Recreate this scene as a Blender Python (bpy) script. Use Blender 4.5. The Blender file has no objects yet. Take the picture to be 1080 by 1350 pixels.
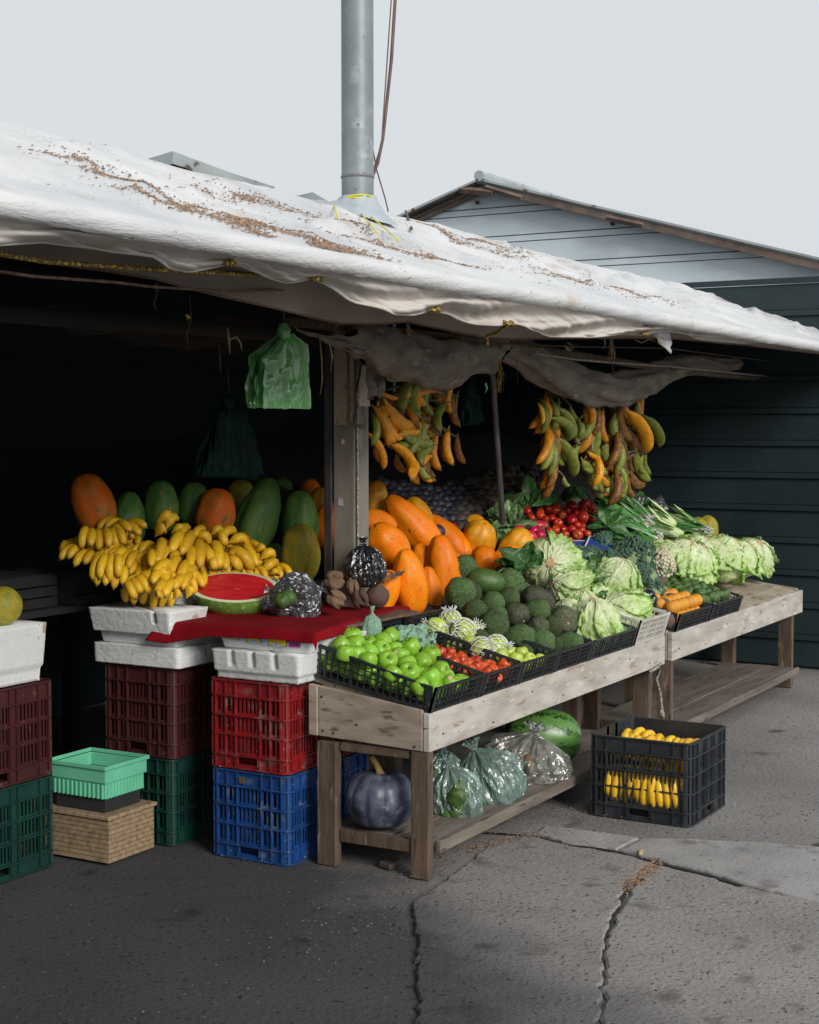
import bpy, math, random
from math import sin, cos, tan, pi, radians, sqrt, atan, atan2, floor, exp
from mathutils import Vector, Matrix, Quaternion, noise
random.seed(11)
SC = bpy.context.scene
COL = SC.collection

# ------------------------------------------------------------------ camera
FPX, CX, CY, HZ, EYE = 2030.0, 540.0, 675.0, 565.0, 1.6
PITCH = atan((CY - HZ) / FPX)
TH = radians(29.7)                      # the counter front (world X) runs 29.7 deg to the right of the view
RGT = Vector((sin(TH), -cos(TH), 0))
FWD = Vector((cos(TH) * cos(PITCH), sin(TH) * cos(PITCH), -sin(PITCH)))
UPV = Vector((cos(TH) * sin(PITCH), sin(TH) * sin(PITCH), cos(PITCH)))
CAM = Vector((-4.698962, -2.599903, EYE))
cam_data = bpy.data.cameras.new('camera')
cam_data.sensor_fit = 'HORIZONTAL'; cam_data.sensor_width = 36.0
cam_data.lens = 36.0 * FPX / 1080.0
cam_data.clip_start = 0.05; cam_data.clip_end = 600
cam = bpy.data.objects.new('camera', cam_data); COL.objects.link(cam)
cam.matrix_world = Matrix(((RGT.x, UPV.x, -FWD.x, CAM.x), (RGT.y, UPV.y, -FWD.y, CAM.y), (RGT.z, UPV.z, -FWD.z, CAM.z), (0, 0, 0, 1)))
SC.camera = cam

# ------------------------------------------------------------------ light
SUN_DIR = Vector((-0.50, -1.0, 0.52)).normalized()    # towards the sun
w = bpy.data.worlds.new('World'); SC.world = w; w.use_nodes = True
nt = w.node_tree; nt.nodes.clear()
sky = nt.nodes.new('ShaderNodeTexSky'); sky.sky_type = 'NISHITA'; sky.sun_disc = False
sky.sun_elevation = math.asin(SUN_DIR.z); sky.sun_rotation = atan2(SUN_DIR.x, SUN_DIR.y)
sky.air_density = 1.5; sky.dust_density = 4.0
hs = nt.nodes.new('ShaderNodeHueSaturation'); hs.inputs['Saturation'].default_value = 0.25
mx = nt.nodes.new('ShaderNodeMixRGB'); mx.inputs['Fac'].default_value = 0.93
mx.inputs['Color2'].default_value = (7.25, 7.6, 7.95, 1)      # flat pale overcast
bg = nt.nodes.new('ShaderNodeBackground'); bg.inputs['Strength'].default_value = 0.1
wo = nt.nodes.new('ShaderNodeOutputWorld')
nt.links.new(sky.outputs[0], hs.inputs['Color']); nt.links.new(hs.outputs[0], mx.inputs['Color1'])
nt.links.new(mx.outputs[0], bg.inputs[0]); nt.links.new(bg.outputs[0], wo.inputs[0])
sl = bpy.data.lights.new('sun', 'SUN'); sl.energy = 2.7; sl.angle = radians(22); sl.color = (1, 0.95, 0.88)
so = bpy.data.objects.new('sun', sl); COL.objects.link(so)
so.rotation_euler = SUN_DIR.to_track_quat('Z', 'Y').to_euler(); so.location = (0, -4, 6)
SC.view_settings.view_transform = 'Standard'; SC.view_settings.look = 'None'
SC.view_settings.exposure = 0.0; SC.view_settings.gamma = 1.0
SC.view_settings.use_curve_mapping = False
SC.render.engine = 'CYCLES'
try:
    SC.cycles.max_bounces = 6; SC.cycles.transparent_max_bounces = 16
except Exception: pass

# ------------------------------------------------------------------ measuring helpers
def ray(px, py):
    return FWD + RGT * ((px - CX) / FPX) + UPV * (-(py - CY) / FPX)
def atY(px, py, y):
    r = ray(px, py); return CAM + r * ((y - CAM.y) / r.y)
def atX(px, py, x):
    r = ray(px, py); return CAM + r * ((x - CAM.x) / r.x)
def atZ(px, py, z):
    r = ray(px, py); return CAM + r * ((z - CAM.z) / r.z)
def slope(px, py, z0=0.66, k=0.5):      # the sloping face of the heaps
    r = ray(px, py); return CAM + r * ((z0 + k * CAM.y - CAM.z) / (r.z - k * r.y))
def mpp(p): return (p - CAM).dot(FWD) / FPX      # metres per pixel at a point

# ------------------------------------------------------------------ object helpers
def tag(o, label=None, cat=None, group=None, kind=None):
    if label: o['label'] = label
    if cat: o['category'] = cat
    if group: o['group'] = group
    if kind: o['kind'] = kind
    return o
def empty(name, label, cat, loc=(0, 0, 0), rot=None, group=None):
    o = bpy.data.objects.new(name, None); COL.objects.link(o); o.empty_display_size = 0.05
    o.location = loc
    if rot is not None: o.rotation_euler = rot.to_euler() if hasattr(rot, 'to_euler') else rot
    return tag(o, label, cat, group)
class MB:
    def __init__(s): s.v = []; s.f = []; s.a = []; s.mi = []
    def add(s, v, f, a=None, m=0):
        n = len(s.v); s.v += [tuple(p) for p in v]; s.f += [tuple(i + n for i in q) for q in f]
        s.a += (a if a is not None else [0.0] * len(v)); s.mi += [m] * len(f); return s
    def box(s, x0, x1, y0, y1, z0, z1, fn=None, m=0):
        v = [(x, y, z) for z in (z0, z1) for y in (y0, y1) for x in (x0, x1)]
        if fn: v = [fn(*p) for p in v]
        return s.add(v, [(0, 2, 3, 1), (4, 5, 7, 6), (0, 1, 5, 4), (2, 6, 7, 3), (0, 4, 6, 2), (1, 3, 7, 5)], m=m)
    def tube(s, pts, r, n=8, m=0, a=None):
        pts = [Vector(p) for p in pts]; rs = r if isinstance(r, (list, tuple)) else [r] * len(pts)
        V = []; F = []; up = Vector((0.13, 0.21, 0.97)); A = []
        for i, p in enumerate(pts):
            t = (pts[min(i + 1, len(pts) - 1)] - pts[max(i - 1, 0)]).normalized()
            x = t.cross(up)
            if x.length < 0.1: x = t.cross(Vector((1, 0, 0)))
            x.normalize(); y = t.cross(x)
            up = y.cross(t) if False else up
            for k in range(n):
                c = 2 * pi * k / n; V.append(p + (x * cos(c) + y * sin(c)) * rs[i]); A.append(i / max(1, len(pts) - 1))
        for i in range(len(pts) - 1):
            for k in range(n):
                F.append((i * n + k, i * n + (k + 1) % n, (i + 1) * n + (k + 1) % n, (i + 1) * n + k))
        F.append(tuple(range(n))[::-1]); F.append(tuple((len(pts) - 1) * n + k for k in range(n)))
        return s.add(V, F, A, m)
    def mesh(s, name, mats, smooth=False):
        me = bpy.data.meshes.new(name); me.from_pydata(s.v, [], s.f); me.update()
        for m in (mats if isinstance(mats, (list, tuple)) else [mats]): me.materials.append(m)
        if any(s.mi): me.polygons.foreach_set('material_index', s.mi)
        if smooth: me.polygons.foreach_set('use_smooth', [True] * len(me.polygons))
        if any(s.a):
            at = me.attributes.new('t', 'FLOAT', 'POINT'); at.data.foreach_set('value', s.a)
        return me
    def build(s, name, mats, parent=None, smooth=False, bevel=0):
        return link(name, s.mesh(name, mats, smooth), parent, bevel=bevel)
def link(name, me, parent=None, loc=None, mat=None, bevel=0):
    o = bpy.data.objects.new(name, me); COL.objects.link(o)
    if parent: o.parent = parent
    if mat is not None: o.matrix_local = mat if parent else mat
    if loc is not None: o.location = loc
    if bevel:
        b = o.modifiers.new('bevel', 'BEVEL'); b.width = bevel; b.segments = 2; b.limit_method = 'ANGLE'
    return o
def copy_tree(o, parent=None):
    c = o.copy(); COL.objects.link(c); c.parent = parent
    for ch in list(o.children): copy_tree(ch, c)
    return c
def grid(nu, nv, fn, closed_u=False):   # fn(u,v) -> point, u,v in 0..1
    V = []; F = []
    for j in range(nv + 1):
        for i in range(nu if closed_u else nu + 1):
            V.append(fn(i / nu, j / nv))
    W = nu if closed_u else nu + 1
    for j in range(nv):
        for i in range(nu):
            i2 = (i + 1) % nu if closed_u else i + 1
            F.append((j * W + i, j * W + i2, (j + 1) * W + i2, (j + 1) * W + i))
    return V, F
def nz(x, y=0, z=0): return noise.noise(Vector((x, y, z)))
def lerp(a, b, t): return a + (b - a) * t
def interp(tab, x):
    if x <= tab[0][0]: return tab[0][1]
    for (a, p), (b, q) in zip(tab, tab[1:]):
        if x <= b: return lerp(p, q, (x - a) / (b - a))
    return tab[-1][1]
def frame(z, x=None):                   # rotation whose local Z is z and local X is near x
    z = Vector(z).normalized(); x = Vector(x if x is not None else (1, 0.2, 0.1))
    x = x - z * x.dot(z)
    if x.length < 1e-3: x = z.orthogonal()
    x.normalize(); y = z.cross(x)
    return Matrix(((x.x, y.x, z.x), (x.y, y.y, z.y), (x.z, y.z, z.z)))
def scr(a, tilt=0):                     # direction: a degrees from screen-right, tilt away from the viewer
    a = radians(a); return (RGT * cos(a) + Vector((0, 0, 1)) * sin(a) + Vector((cos(TH), sin(TH), 0)) * tilt).normalized()
def M4(loc, rot3=None, s=1.0):
    m = Matrix.Translation(Vector(loc))
    if rot3 is not None: m = m @ rot3.to_4x4()
    if isinstance(s, (int, float)): return m @ Matrix.Scale(s, 4)
    return m @ Matrix.Diagonal((s[0], s[1], s[2], 1))
def rrot(amount=pi):
    return Matrix.Rotation(random.uniform(-amount, amount), 3, 'X') @ Matrix.Rotation(random.uniform(-pi, pi), 3, 'Z') @ Matrix.Rotation(random.uniform(-amount, amount), 3, 'Y')

# ------------------------------------------------------------------ materials
def pm(name, c1, c2=None, scale=6, rough=0.6, bump=0.0, bscale=30, spot=None, tramp=None, stretch=(1, 1, 1), rand=0.0,
       detail=4, lo=0.35, hi=0.65, spec=0.5, sss=0, trans=0, coat=0, metallic=0, wear=None, bstretch=None, roughvar=0.0):
    m = bpy.data.materials.new(name); m.use_nodes = True; nt = m.node_tree; N = nt.nodes; L = nt.links
    P = N['Principled BSDF']; P.inputs['Roughness'].default_value = rough; P.inputs['Metallic'].default_value = metallic
    P.inputs['Specular IOR Level'].default_value = spec
    if sss:
        P.inputs['Subsurface Weight'].default_value = sss; P.inputs['Subsurface Radius'].default_value = (0.02, 0.01, 0.005); P.inputs['Subsurface Scale'].default_value = 0.5
    if coat: P.inputs['Coat Weight'].default_value = coat; P.inputs['Coat Roughness'].default_value = 0.15
    tc = N.new('ShaderNodeTexCoord'); co = tc.outputs['Object']
    mp = N.new('ShaderNodeMapping'); mp.inputs['Scale'].default_value = stretch; L.new(co, mp.inputs[0])
    oi = N.new('ShaderNodeObjectInfo')
    if rand:
        ad = N.new('ShaderNodeVectorMath'); ad.operation = 'MULTIPLY_ADD'
        L.new(oi.outputs['Random'], ad.inputs[0]); ad.inputs[1].default_value = (13, 7, 5); L.new(mp.outputs[0], ad.inputs[2]); vec = ad.outputs[0]
    else: vec = mp.outputs[0]
    def noise_(sc, d=4, v=None):
        n = N.new('ShaderNodeTexNoise'); n.inputs['Scale'].default_value = sc; n.inputs['Detail'].default_value = d; L.new(v or vec, n.inputs['Vector']); return n.outputs['Fac']
    def ramp(f, a, b, ca=(0, 0, 0, 1), cb=(1, 1, 1, 1)):
        r = N.new('ShaderNodeValToRGB'); r.color_ramp.elements[0].position = a; r.color_ramp.elements[1].position = b
        r.color_ramp.elements[0].color = ca; r.color_ramp.elements[1].color = cb; L.new(f, r.inputs[0]); return r.outputs[0]
    def mix(f, a, b):
        x = N.new('ShaderNodeMixRGB'); 
        if isinstance(f, (int, float)): x.inputs[0].default_value = f
        else: L.new(f, x.inputs[0])
        for i, c in ((1, a), (2, b)):
            if isinstance(c, tuple): x.inputs[i].default_value = (*c[:3], 1)
            else: L.new(c, x.inputs[i])
        return x.outputs[0]
    col = mix(ramp(noise_(scale, detail), lo, hi), c1, c2 or c1)
    if tramp:                            # [(pos,colour)...] along attribute t, blended where colour given
        at = N.new('ShaderNodeAttribute'); at.attribute_name = 't'
        for (p0, p1, c) in tramp:
            col = mix(ramp(at.outputs['Fac'], p0, p1), col, c) if p0 < p1 else mix(ramp(at.outputs['Fac'], p1, p0, (1, 1, 1, 1), (0, 0, 0, 1)), col, c)
    for sp in (spot if isinstance(spot, list) else [spot] if spot else []):
        c, s, th, *rest = sp
        wd = rest[0] if rest else 0.04
        col = mix(ramp(noise_(s, 3), th, th + wd), col, c)
    if rand:
        h = N.new('ShaderNodeHueSaturation'); L.new(col, h.inputs['Color'])
        mr = N.new('ShaderNodeMapRange'); L.new(oi.outputs['Random'], mr.inputs[0]); mr.inputs[3].default_value = 1 - rand; mr.inputs[4].default_value = 1 + rand
        L.new(mr.outputs[0], h.inputs['Value'])
        mr2 = N.new('ShaderNodeMapRange'); L.new(oi.outputs['Random'], mr2.inputs[0]); mr2.inputs[3].default_value = 0.5; mr2.inputs[4].default_value = 0.5 + rand * 0.05
        L.new(mr2.outputs[0], h.inputs['Hue']); col = h.outputs[0]
    L.new(col, P.inputs['Base Color'])
    if roughvar:
        mr = N.new('ShaderNodeMapRange'); L.new(noise_(scale * 3, 3), mr.inputs[0]); mr.inputs[3].default_value = rough - roughvar; mr.inputs[4].default_value = rough + roughvar; L.new(mr.outputs[0], P.inputs['Roughness'])
    if bump:
        b = N.new('ShaderNodeBump'); b.inputs['Strength'].default_value = 1.0; b.inputs['Distance'].default_value = bump
        if bstretch:
            mp2 = N.new('ShaderNodeMapping'); mp2.inputs['Scale'].default_value = bstretch; L.new(co, mp2.inputs[0]); L.new(noise_(bscale, 5, mp2.outputs[0]), b.inputs['Height'])
        else: L.new(noise_(bscale, 5), b.inputs['Height'])
        L.new(b.outputs[0], P.inputs['Normal'])
    out = N['Material Output']
    if trans:                            # thin translucent sheet
        tr = N.new('ShaderNodeBsdfTranslucent'); L.new(col, tr.inputs[0])
        ms = N.new('ShaderNodeMixShader'); ms.inputs[0].default_value = trans; L.new(P.outputs[0], ms.inputs[1]); L.new(tr.outputs[0], ms.inputs[2]); L.new(ms.outputs[0], out.inputs[0])
    return m
def plastic(name, c, clear=0.4, rough=0.15, bump=0.004, bscale=25, bs=(1, 1, 1), tl=0.35):   # thin crinkled film
    m = pm(name, c, tuple(x * 0.75 for x in c), 8, rough, bump, bscale, bstretch=bs, trans=tl, spec=0.6)
    nt = m.node_tree; N = nt.nodes; L = nt.links; out = N['Material Output']
    sh = out.inputs[0].links[0].from_socket
    t = N.new('ShaderNodeBsdfTransparent'); t.inputs[0].default_value = (*(min(1, 0.5 + x * 0.6) for x in c), 1)
    ms = N.new('ShaderNodeMixShader'); ms.inputs[0].default_value = clear
    L.new(sh, ms.inputs[1]); L.new(t.outputs[0], ms.inputs[2])
    gl = N.new('ShaderNodeBsdfGlossy'); gl.inputs['Roughness'].default_value = rough
    bump_n = [n for n in N if n.type == 'BUMP']
    if bump_n: L.new(bump_n[0].outputs[0], gl.inputs['Normal'])
    m2 = N.new('ShaderNodeMixShader'); fr = N.new('ShaderNodeFresnel'); fr.inputs[0].default_value = 1.85
    if bump_n: L.new(bump_n[0].outputs[0], fr.inputs['Normal'])
    L.new(fr.outputs[0], m2.inputs[0]); L.new(ms.outputs[0], m2.inputs[1]); L.new(gl.outputs[0], m2.inputs[2]); L.new(m2.outputs[0], out.inputs[0])
    return m
M = {}
M['asphalt'] = pm('asphalt', (0.25, 0.238, 0.23), (0.175, 0.167, 0.163), 1.3, 0.9, 0.006, 60, spot=[((0.26, 0.25, 0.245), 0.9, 0.55, 0.25), ((0.03, 0.026, 0.022), 3.2, 0.63, 0.1), ((0.22, 0.2, 0.18), 90, 0.66), ((0.035, 0.03, 0.026), 55, 0.64)], detail=8)
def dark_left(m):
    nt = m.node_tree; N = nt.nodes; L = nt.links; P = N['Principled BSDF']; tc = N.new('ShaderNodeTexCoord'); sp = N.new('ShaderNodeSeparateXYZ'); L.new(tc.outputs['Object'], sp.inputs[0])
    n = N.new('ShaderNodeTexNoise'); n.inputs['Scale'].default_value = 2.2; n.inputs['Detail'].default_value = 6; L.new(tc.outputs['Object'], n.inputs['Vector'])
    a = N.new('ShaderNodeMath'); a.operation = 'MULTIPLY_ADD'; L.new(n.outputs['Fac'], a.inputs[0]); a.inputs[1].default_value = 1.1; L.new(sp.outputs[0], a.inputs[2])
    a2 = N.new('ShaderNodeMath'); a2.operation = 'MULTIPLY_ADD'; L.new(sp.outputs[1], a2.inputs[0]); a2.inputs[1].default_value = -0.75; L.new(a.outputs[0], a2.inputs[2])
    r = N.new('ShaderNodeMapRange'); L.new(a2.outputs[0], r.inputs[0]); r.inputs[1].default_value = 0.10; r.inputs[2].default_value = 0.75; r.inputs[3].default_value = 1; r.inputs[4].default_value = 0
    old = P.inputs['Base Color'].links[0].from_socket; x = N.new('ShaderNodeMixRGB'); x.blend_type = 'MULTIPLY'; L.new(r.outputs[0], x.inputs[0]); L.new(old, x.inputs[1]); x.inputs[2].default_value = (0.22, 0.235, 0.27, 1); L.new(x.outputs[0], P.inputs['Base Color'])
pass      # the mask darkens the ground colour towards the left and back
M['concrete'] = pm('concrete_slab', (0.265, 0.25, 0.24), (0.19, 0.18, 0.174), 1.6, 0.9, 0.006, 60, spot=[((0.27, 0.26, 0.255), 0.9, 0.52, 0.25), ((0.3, 0.29, 0.28), 95, 0.64, 0.03), ((0.05, 0.045, 0.04), 70, 0.64, 0.03), ((0.08, 0.07, 0.06), 40, 0.66), ((0.12, 0.11, 0.10), 5, 0.6, 0.12)], detail=8)
dark_left(M['asphalt']); dark_left(M['concrete'])      # darker, bluer tone on the left of ground and slabs, noisy edge
M['concrete_pale'] = pm('pale_mortar_patch', (0.33, 0.32, 0.315), (0.25, 0.243, 0.24), 4, 0.9, 0.004, 70, spot=[((0.1, 0.09, 0.085), 40, 0.66), ((0.15, 0.14, 0.135), 6, 0.6, 0.12)], detail=8)
M['wood_pale'] = pm('weathered_pale_wood', (0.50, 0.47, 0.43), (0.36, 0.325, 0.285), 5, 0.75, 0.0015, 40, spot=[((0.27, 0.19, 0.13), 7, 0.60, 0.10), ((0.10, 0.07, 0.05), 23, 0.70, 0.03), ((0.6, 0.58, 0.55), 9, 0.6, 0.15)], stretch=(1, 1, 4), detail=8, rand=0.08, bstretch=(1, 1, 8))
M['wood_side'] = pm('dirty_pale_wood', (0.40, 0.335, 0.27), (0.28, 0.22, 0.17), 6, 0.8, 0.0015, 40, spot=[((0.17, 0.11, 0.08), 9, 0.60, 0.08), ((0.06, 0.04, 0.03), 30, 0.72, 0.02)], stretch=(1, 1, 4), detail=8, rand=0.08, bstretch=(1, 1, 8))
M['wood_brown'] = pm('brown_timber', (0.135, 0.09, 0.062), (0.07, 0.046, 0.032), 9, 0.8, 0.002, 50, spot=[((0.04, 0.03, 0.02), 20, 0.64, 0.06), ((0.23, 0.19, 0.15), 14, 0.64, 0.08)], stretch=(3, 3, 0.5), detail=8, rand=0.15, bstretch=(5, 5, 0.5))
M['wood_shelf'] = pm('shelf_board', (0.19, 0.16, 0.135), (0.11, 0.09, 0.075), 5, 0.85, 0.002, 40, spot=[((0.04, 0.03, 0.025), 12, 0.62, 0.07)], stretch=(0.5, 4, 4), detail=8, bstretch=(0.6, 6, 6), rand=0.1)
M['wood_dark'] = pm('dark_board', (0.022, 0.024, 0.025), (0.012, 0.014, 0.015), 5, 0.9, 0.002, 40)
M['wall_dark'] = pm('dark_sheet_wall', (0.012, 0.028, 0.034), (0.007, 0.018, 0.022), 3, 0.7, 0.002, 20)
M['siding'] = pm('pale_blue_siding', (0.66, 0.75, 0.80), (0.55, 0.64, 0.69), 1.2, 0.55, 0.001, 20, spot=[((0.75, 0.8, 0.83), 3, 0.58, 0.2), ((0.2, 0.2, 0.2), 30, 0.74, 0.02)], stretch=(1, 1, 3), detail=7)
M['siding_edge'] = pm('siding_lap', (0.11, 0.14, 0.155), (0.07, 0.09, 0.1), 3, 0.7)
M['roof_grey'] = pm('grey_sheet_roof', (0.40, 0.45, 0.46), (0.28, 0.32, 0.33), 3, 0.6, 0.002, 25, spot=((0.1, 0.07, 0.05), 12, 0.64, 0.06))
M['rafter'] = pm('weathered_rafter', (0.16, 0.115, 0.095), (0.09, 0.065, 0.055), 6, 0.85, 0.003, 30, rand=0.3)
M['galv'] = pm('galvanised_pole', (0.25, 0.285, 0.30), (0.19, 0.22, 0.235), 6, 0.5, 0.001, 30, spot=[((0.34, 0.37, 0.39), 9, 0.58, 0.12), ((0.13, 0.14, 0.14), 30, 0.67)], metallic=0.25, detail=8)
M['steel'] = pm('dull_steel_tube', (0.23, 0.23, 0.25), (0.13, 0.13, 0.14), 8, 0.5, 0.001, 40, metallic=0.4)
M['post'] = pm('painted_post', (0.25, 0.232, 0.20), (0.17, 0.156, 0.133), 9, 0.8, 0.001, 40, spot=[((0.11, 0.09, 0.08), 9, 0.6, 0.08)], stretch=(1, 1, 0.35), detail=8)
M['cream'] = pm('peeling_cream_paint', (0.50, 0.43, 0.33), (0.42, 0.36, 0.27), 9, 0.6, 0.001, 50, spot=((0.2, 0.15, 0.1), 40, 0.66))
M['paper_scrap'] = pm('paper_scrap', (0.62, 0.52, 0.60), (0.5, 0.35, 0.48), 40, 0.8)
M['tarp'] = pm('white_tarp', (0.66, 0.67, 0.68), (0.56, 0.57, 0.58), 2.2, 0.38, 0.0025, 30, spot=[((0.46, 0.48, 0.51), 1.3, 0.54, 0.2), ((0.45, 0.36, 0.28), 3.2, 0.60, 0.14), ((0.36, 0.27, 0.2), 38, 0.69, 0.03)], detail=8, bstretch=(1.5, 6, 6))
M['flap'] = pm('grey_white_tarp_flap', (0.72, 0.675, 0.63), (0.60, 0.55, 0.505), 3, 0.5, 0.003, 12, spot=[((0.33, 0.26, 0.21), 4, 0.62, 0.15)], detail=7, bstretch=(1.5, 5, 5), trans=0.12)
M['flap_brown'] = pm('brown_stained_tarp', (0.30, 0.235, 0.19), (0.20, 0.16, 0.13), 3, 0.7, 0.003, 14, detail=7, trans=0.1)
M['drape'] = pm('dark_shade_cloth', (0.24, 0.20, 0.17), (0.14, 0.118, 0.10), 6, 0.9, 0.004, 30, spot=((0.30, 0.26, 0.22), 12, 0.6, 0.1), detail=8, stretch=(1, 1, 3))
M['rope_y'] = pm('yellow_rope', (0.72, 0.50, 0.06), (0.16, 0.1, 0.03), 130, 0.7, 0.002, 90, lo=0.42, hi=0.5)
M['rope_w'] = pm('pale_rope', (0.5, 0.47, 0.4), (0.2, 0.18, 0.15), 120, 0.8, 0.002, 90, lo=0.42, hi=0.5)
M['rope_b'] = pm('brown_cord', (0.17, 0.10, 0.07), (0.07, 0.04, 0.03), 90, 0.85)
M['twine_y'] = pm('bright_yellow_twine', (0.75, 0.70, 0.04), (0.6, 0.55, 0.04), 60, 0.6)
M['straw'] = pm('dry_fibre', (0.42, 0.31, 0.19), (0.25, 0.17, 0.1), 50, 0.85, rand=0.2)
M['cable'] = pm('old_cable', (0.09, 0.055, 0.05), (0.16, 0.1, 0.09), 10, 0.6)
M['debris'] = pm('dry_leaf_litter', (0.36, 0.25, 0.17), (0.17, 0.105, 0.07), 45, 0.9)
M['black_plastic'] = pm('black_crate_plastic', (0.018, 0.022, 0.028), (0.03, 0.034, 0.038), 12, 0.42, 0.0006, 60, spot=((0.09, 0.09, 0.085), 40, 0.68, 0.06), roughvar=0.1)
M['red_plastic'] = pm('red_crate_plastic', (0.27, 0.008, 0.012), (0.17, 0.009, 0.011), 7, 0.45, 0.0006, 60, spot=[((0.20, 0.085, 0.08), 16, 0.56, 0.16), ((0.06, 0.02, 0.02), 7, 0.6, 0.12), ((0.4, 0.25, 0.23), 60, 0.69, 0.03)], detail=7, roughvar=0.1)
M['blue_plastic'] = pm('blue_crate_plastic', (0.009, 0.062, 0.24), (0.010, 0.042, 0.155), 7, 0.45, 0.0006, 60, spot=[((0.09, 0.13, 0.20), 16, 0.59, 0.14), ((0.01, 0.03, 0.09), 7, 0.6, 0.12), ((0.25, 0.3, 0.38), 60, 0.69, 0.03)], detail=7, roughvar=0.1)
M['maroon_plastic'] = pm('maroon_crate_plastic', (0.065, 0.012, 0.013), (0.045, 0.010, 0.010), 7, 0.5, 0.0006, 60, spot=((0.1, 0.07, 0.06), 22, 0.64, 0.1))
M['green_plastic'] = pm('dark_green_crate_plastic', (0.005, 0.045, 0.034), (0.004, 0.028, 0.023), 7, 0.5, 0.0006, 60)
M['mint_plastic'] = pm('mint_plastic', (0.16, 0.55, 0.36), (0.13, 0.47, 0.3), 7, 0.4)
M['white_plastic'] = pm('white_basket_plastic', (0.62, 0.60, 0.57), (0.5, 0.47, 0.44), 12, 0.5)
M['foam'] = pm('styrofoam', (0.70, 0.72, 0.72), (0.60, 0.62, 0.62), 5, 0.85, 0.002, 150, spot=[((0.38, 0.33, 0.27), 14, 0.65, 0.08), ((0.12, 0.1, 0.08), 60, 0.73, 0.02)], detail=8)
M['cloth_red'] = pm('red_cloth', (0.24, 0.003, 0.010), (0.17, 0.002, 0.007), 10, 0.95, 0.001, 300, spec=0.15)
M['carton_blue'] = pm('blue_carton', (0.02, 0.06, 0.30), (0.02, 0.05, 0.24), 9, 0.5)
M['carton_white'] = pm('white_carton_edge', (0.65, 0.66, 0.68), (0.55, 0.56, 0.58), 9, 0.6)
M['nail'] = pm('rusty_nail', (0.05, 0.03, 0.02), (0.09, 0.05, 0.03), 40, 0.7)
# produce
M['apple_g'] = pm('green_apple_skin', (0.27, 0.49, 0.035), (0.18, 0.40, 0.025), 14, 0.27, 0.0004, 60, spot=[((0.5, 0.62, 0.25), 260, 0.66, 0.03), ((0.40, 0.55, 0.10), 5, 0.58, 0.2)], rand=0.16, sss=0.05, tramp=[(0.12, 0.0, (0.14, 0.16, 0.04))])
M['apple_y'] = pm('yellow_green_apple_skin', (0.52, 0.62, 0.12), (0.40, 0.52, 0.08), 16, 0.3, 0.0003, 60, rand=0.12, tramp=[(0.12, 0.0, (0.3, 0.22, 0.05))])
M['apple_r'] = pm('red_apple_skin', (0.50, 0.012, 0.012), (0.70, 0.26, 0.04), 17, 0.26, 0.0003, 60, lo=0.52, hi=0.66, rand=0.2, tramp=[(0.16, 0.0, (0.55, 0.38, 0.10))])
M['tomato'] = pm('tomato_skin', (0.48, 0.012, 0.012), (0.38, 0.010, 0.010), 10, 0.2, rand=0.2)
M['tomato_o'] = pm('orange_tomato_skin', (0.60, 0.07, 0.015), (0.46, 0.02, 0.012), 10, 0.2, rand=0.2)
M['radish'] = pm('radish_skin', (0.60, 0.018, 0.085), (0.48, 0.01, 0.06), 14, 0.3, rand=0.15, tramp=[(0.9, 1.0, (0.7, 0.4, 0.4))])
M['papaya_o'] = pm('orange_papaya_skin', (0.88, 0.165, 0.002), (0.80, 0.23, 0.004), 8, 0.45, 0.0008, 25, spot=[((0.07, 0.03, 0.012), 20, 0.675, 0.02), ((0.10, 0.045, 0.015), 8, 0.70, 0.015), ((0.34, 0.10, 0.01), 55, 0.655, 0.04), ((0.78, 0.33, 0.01), 3.5, 0.56, 0.25), ((0.50, 0.10, 0.004), 7, 0.62, 0.18)], spec=0.3, rand=0.13, detail=6, tramp=[(0.05, 0.0, (0.16, 0.09, 0.03))])
M['papaya_y'] = pm('yellow_papaya_skin', (0.76, 0.29, 0.006), (0.56, 0.25, 0.012), 8, 0.45, 0.0008, 25, spot=[((0.08, 0.06, 0.02), 20, 0.67, 0.04), ((0.24, 0.24, 0.03), 9, 0.60, 0.15), ((0.75, 0.22, 0.02), 7, 0.64, 0.1)], rand=0.13, detail=6, tramp=[(0.07, 0.0, (0.10, 0.12, 0.02))])
M['papaya_yg'] = pm('ripening_papaya_skin', (0.42, 0.32, 0.03), (0.22, 0.24, 0.04), 7, 0.5, 0.0008, 25, spec=0.25, spot=[((0.05, 0.04, 0.02), 26, 0.67, 0.03), ((0.52, 0.2, 0.02), 6, 0.60, 0.15)], stretch=(1, 1, 0.5), rand=0.1, detail=6)
M['papaya_g'] = pm('green_papaya_skin', (0.045, 0.13, 0.035), (0.10, 0.18, 0.035), 6, 0.5, 0.0008, 25, spec=0.25, spot=[((0.50, 0.16, 0.02), 4.5, 0.66, 0.1)], stretch=(1.3, 1.3, 0.5), rand=0.1, detail=5)
M['papaya_rg'] = pm('blushed_papaya_skin', (0.64, 0.10, 0.01), (0.40, 0.14, 0.02), 5, 0.5, 0.0008, 25, spec=0.25, spot=[((0.11, 0.13, 0.04), 5, 0.60, 0.1), ((0.05, 0.03, 0.02), 24, 0.68, 0.03)], stretch=(1.3, 1.3, 0.6), rand=0.1)
M['soursop'] = pm('soursop_skin', (0.045, 0.105, 0.028), (0.12, 0.18, 0.06), 13, 0.6, 0.005, 90, spot=[((0.20, 0.24, 0.10), 11, 0.60, 0.12), ((0.035, 0.03, 0.02), 90, 0.62, 0.04)], rand=0.35)
M['soursop_b'] = pm('bruised_soursop_skin', (0.06, 0.05, 0.035), (0.10, 0.13, 0.06), 9, 0.6, 0.002, 120, spot=[((0.16, 0.19, 0.1), 12, 0.64, 0.1)], rand=0.3)
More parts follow.
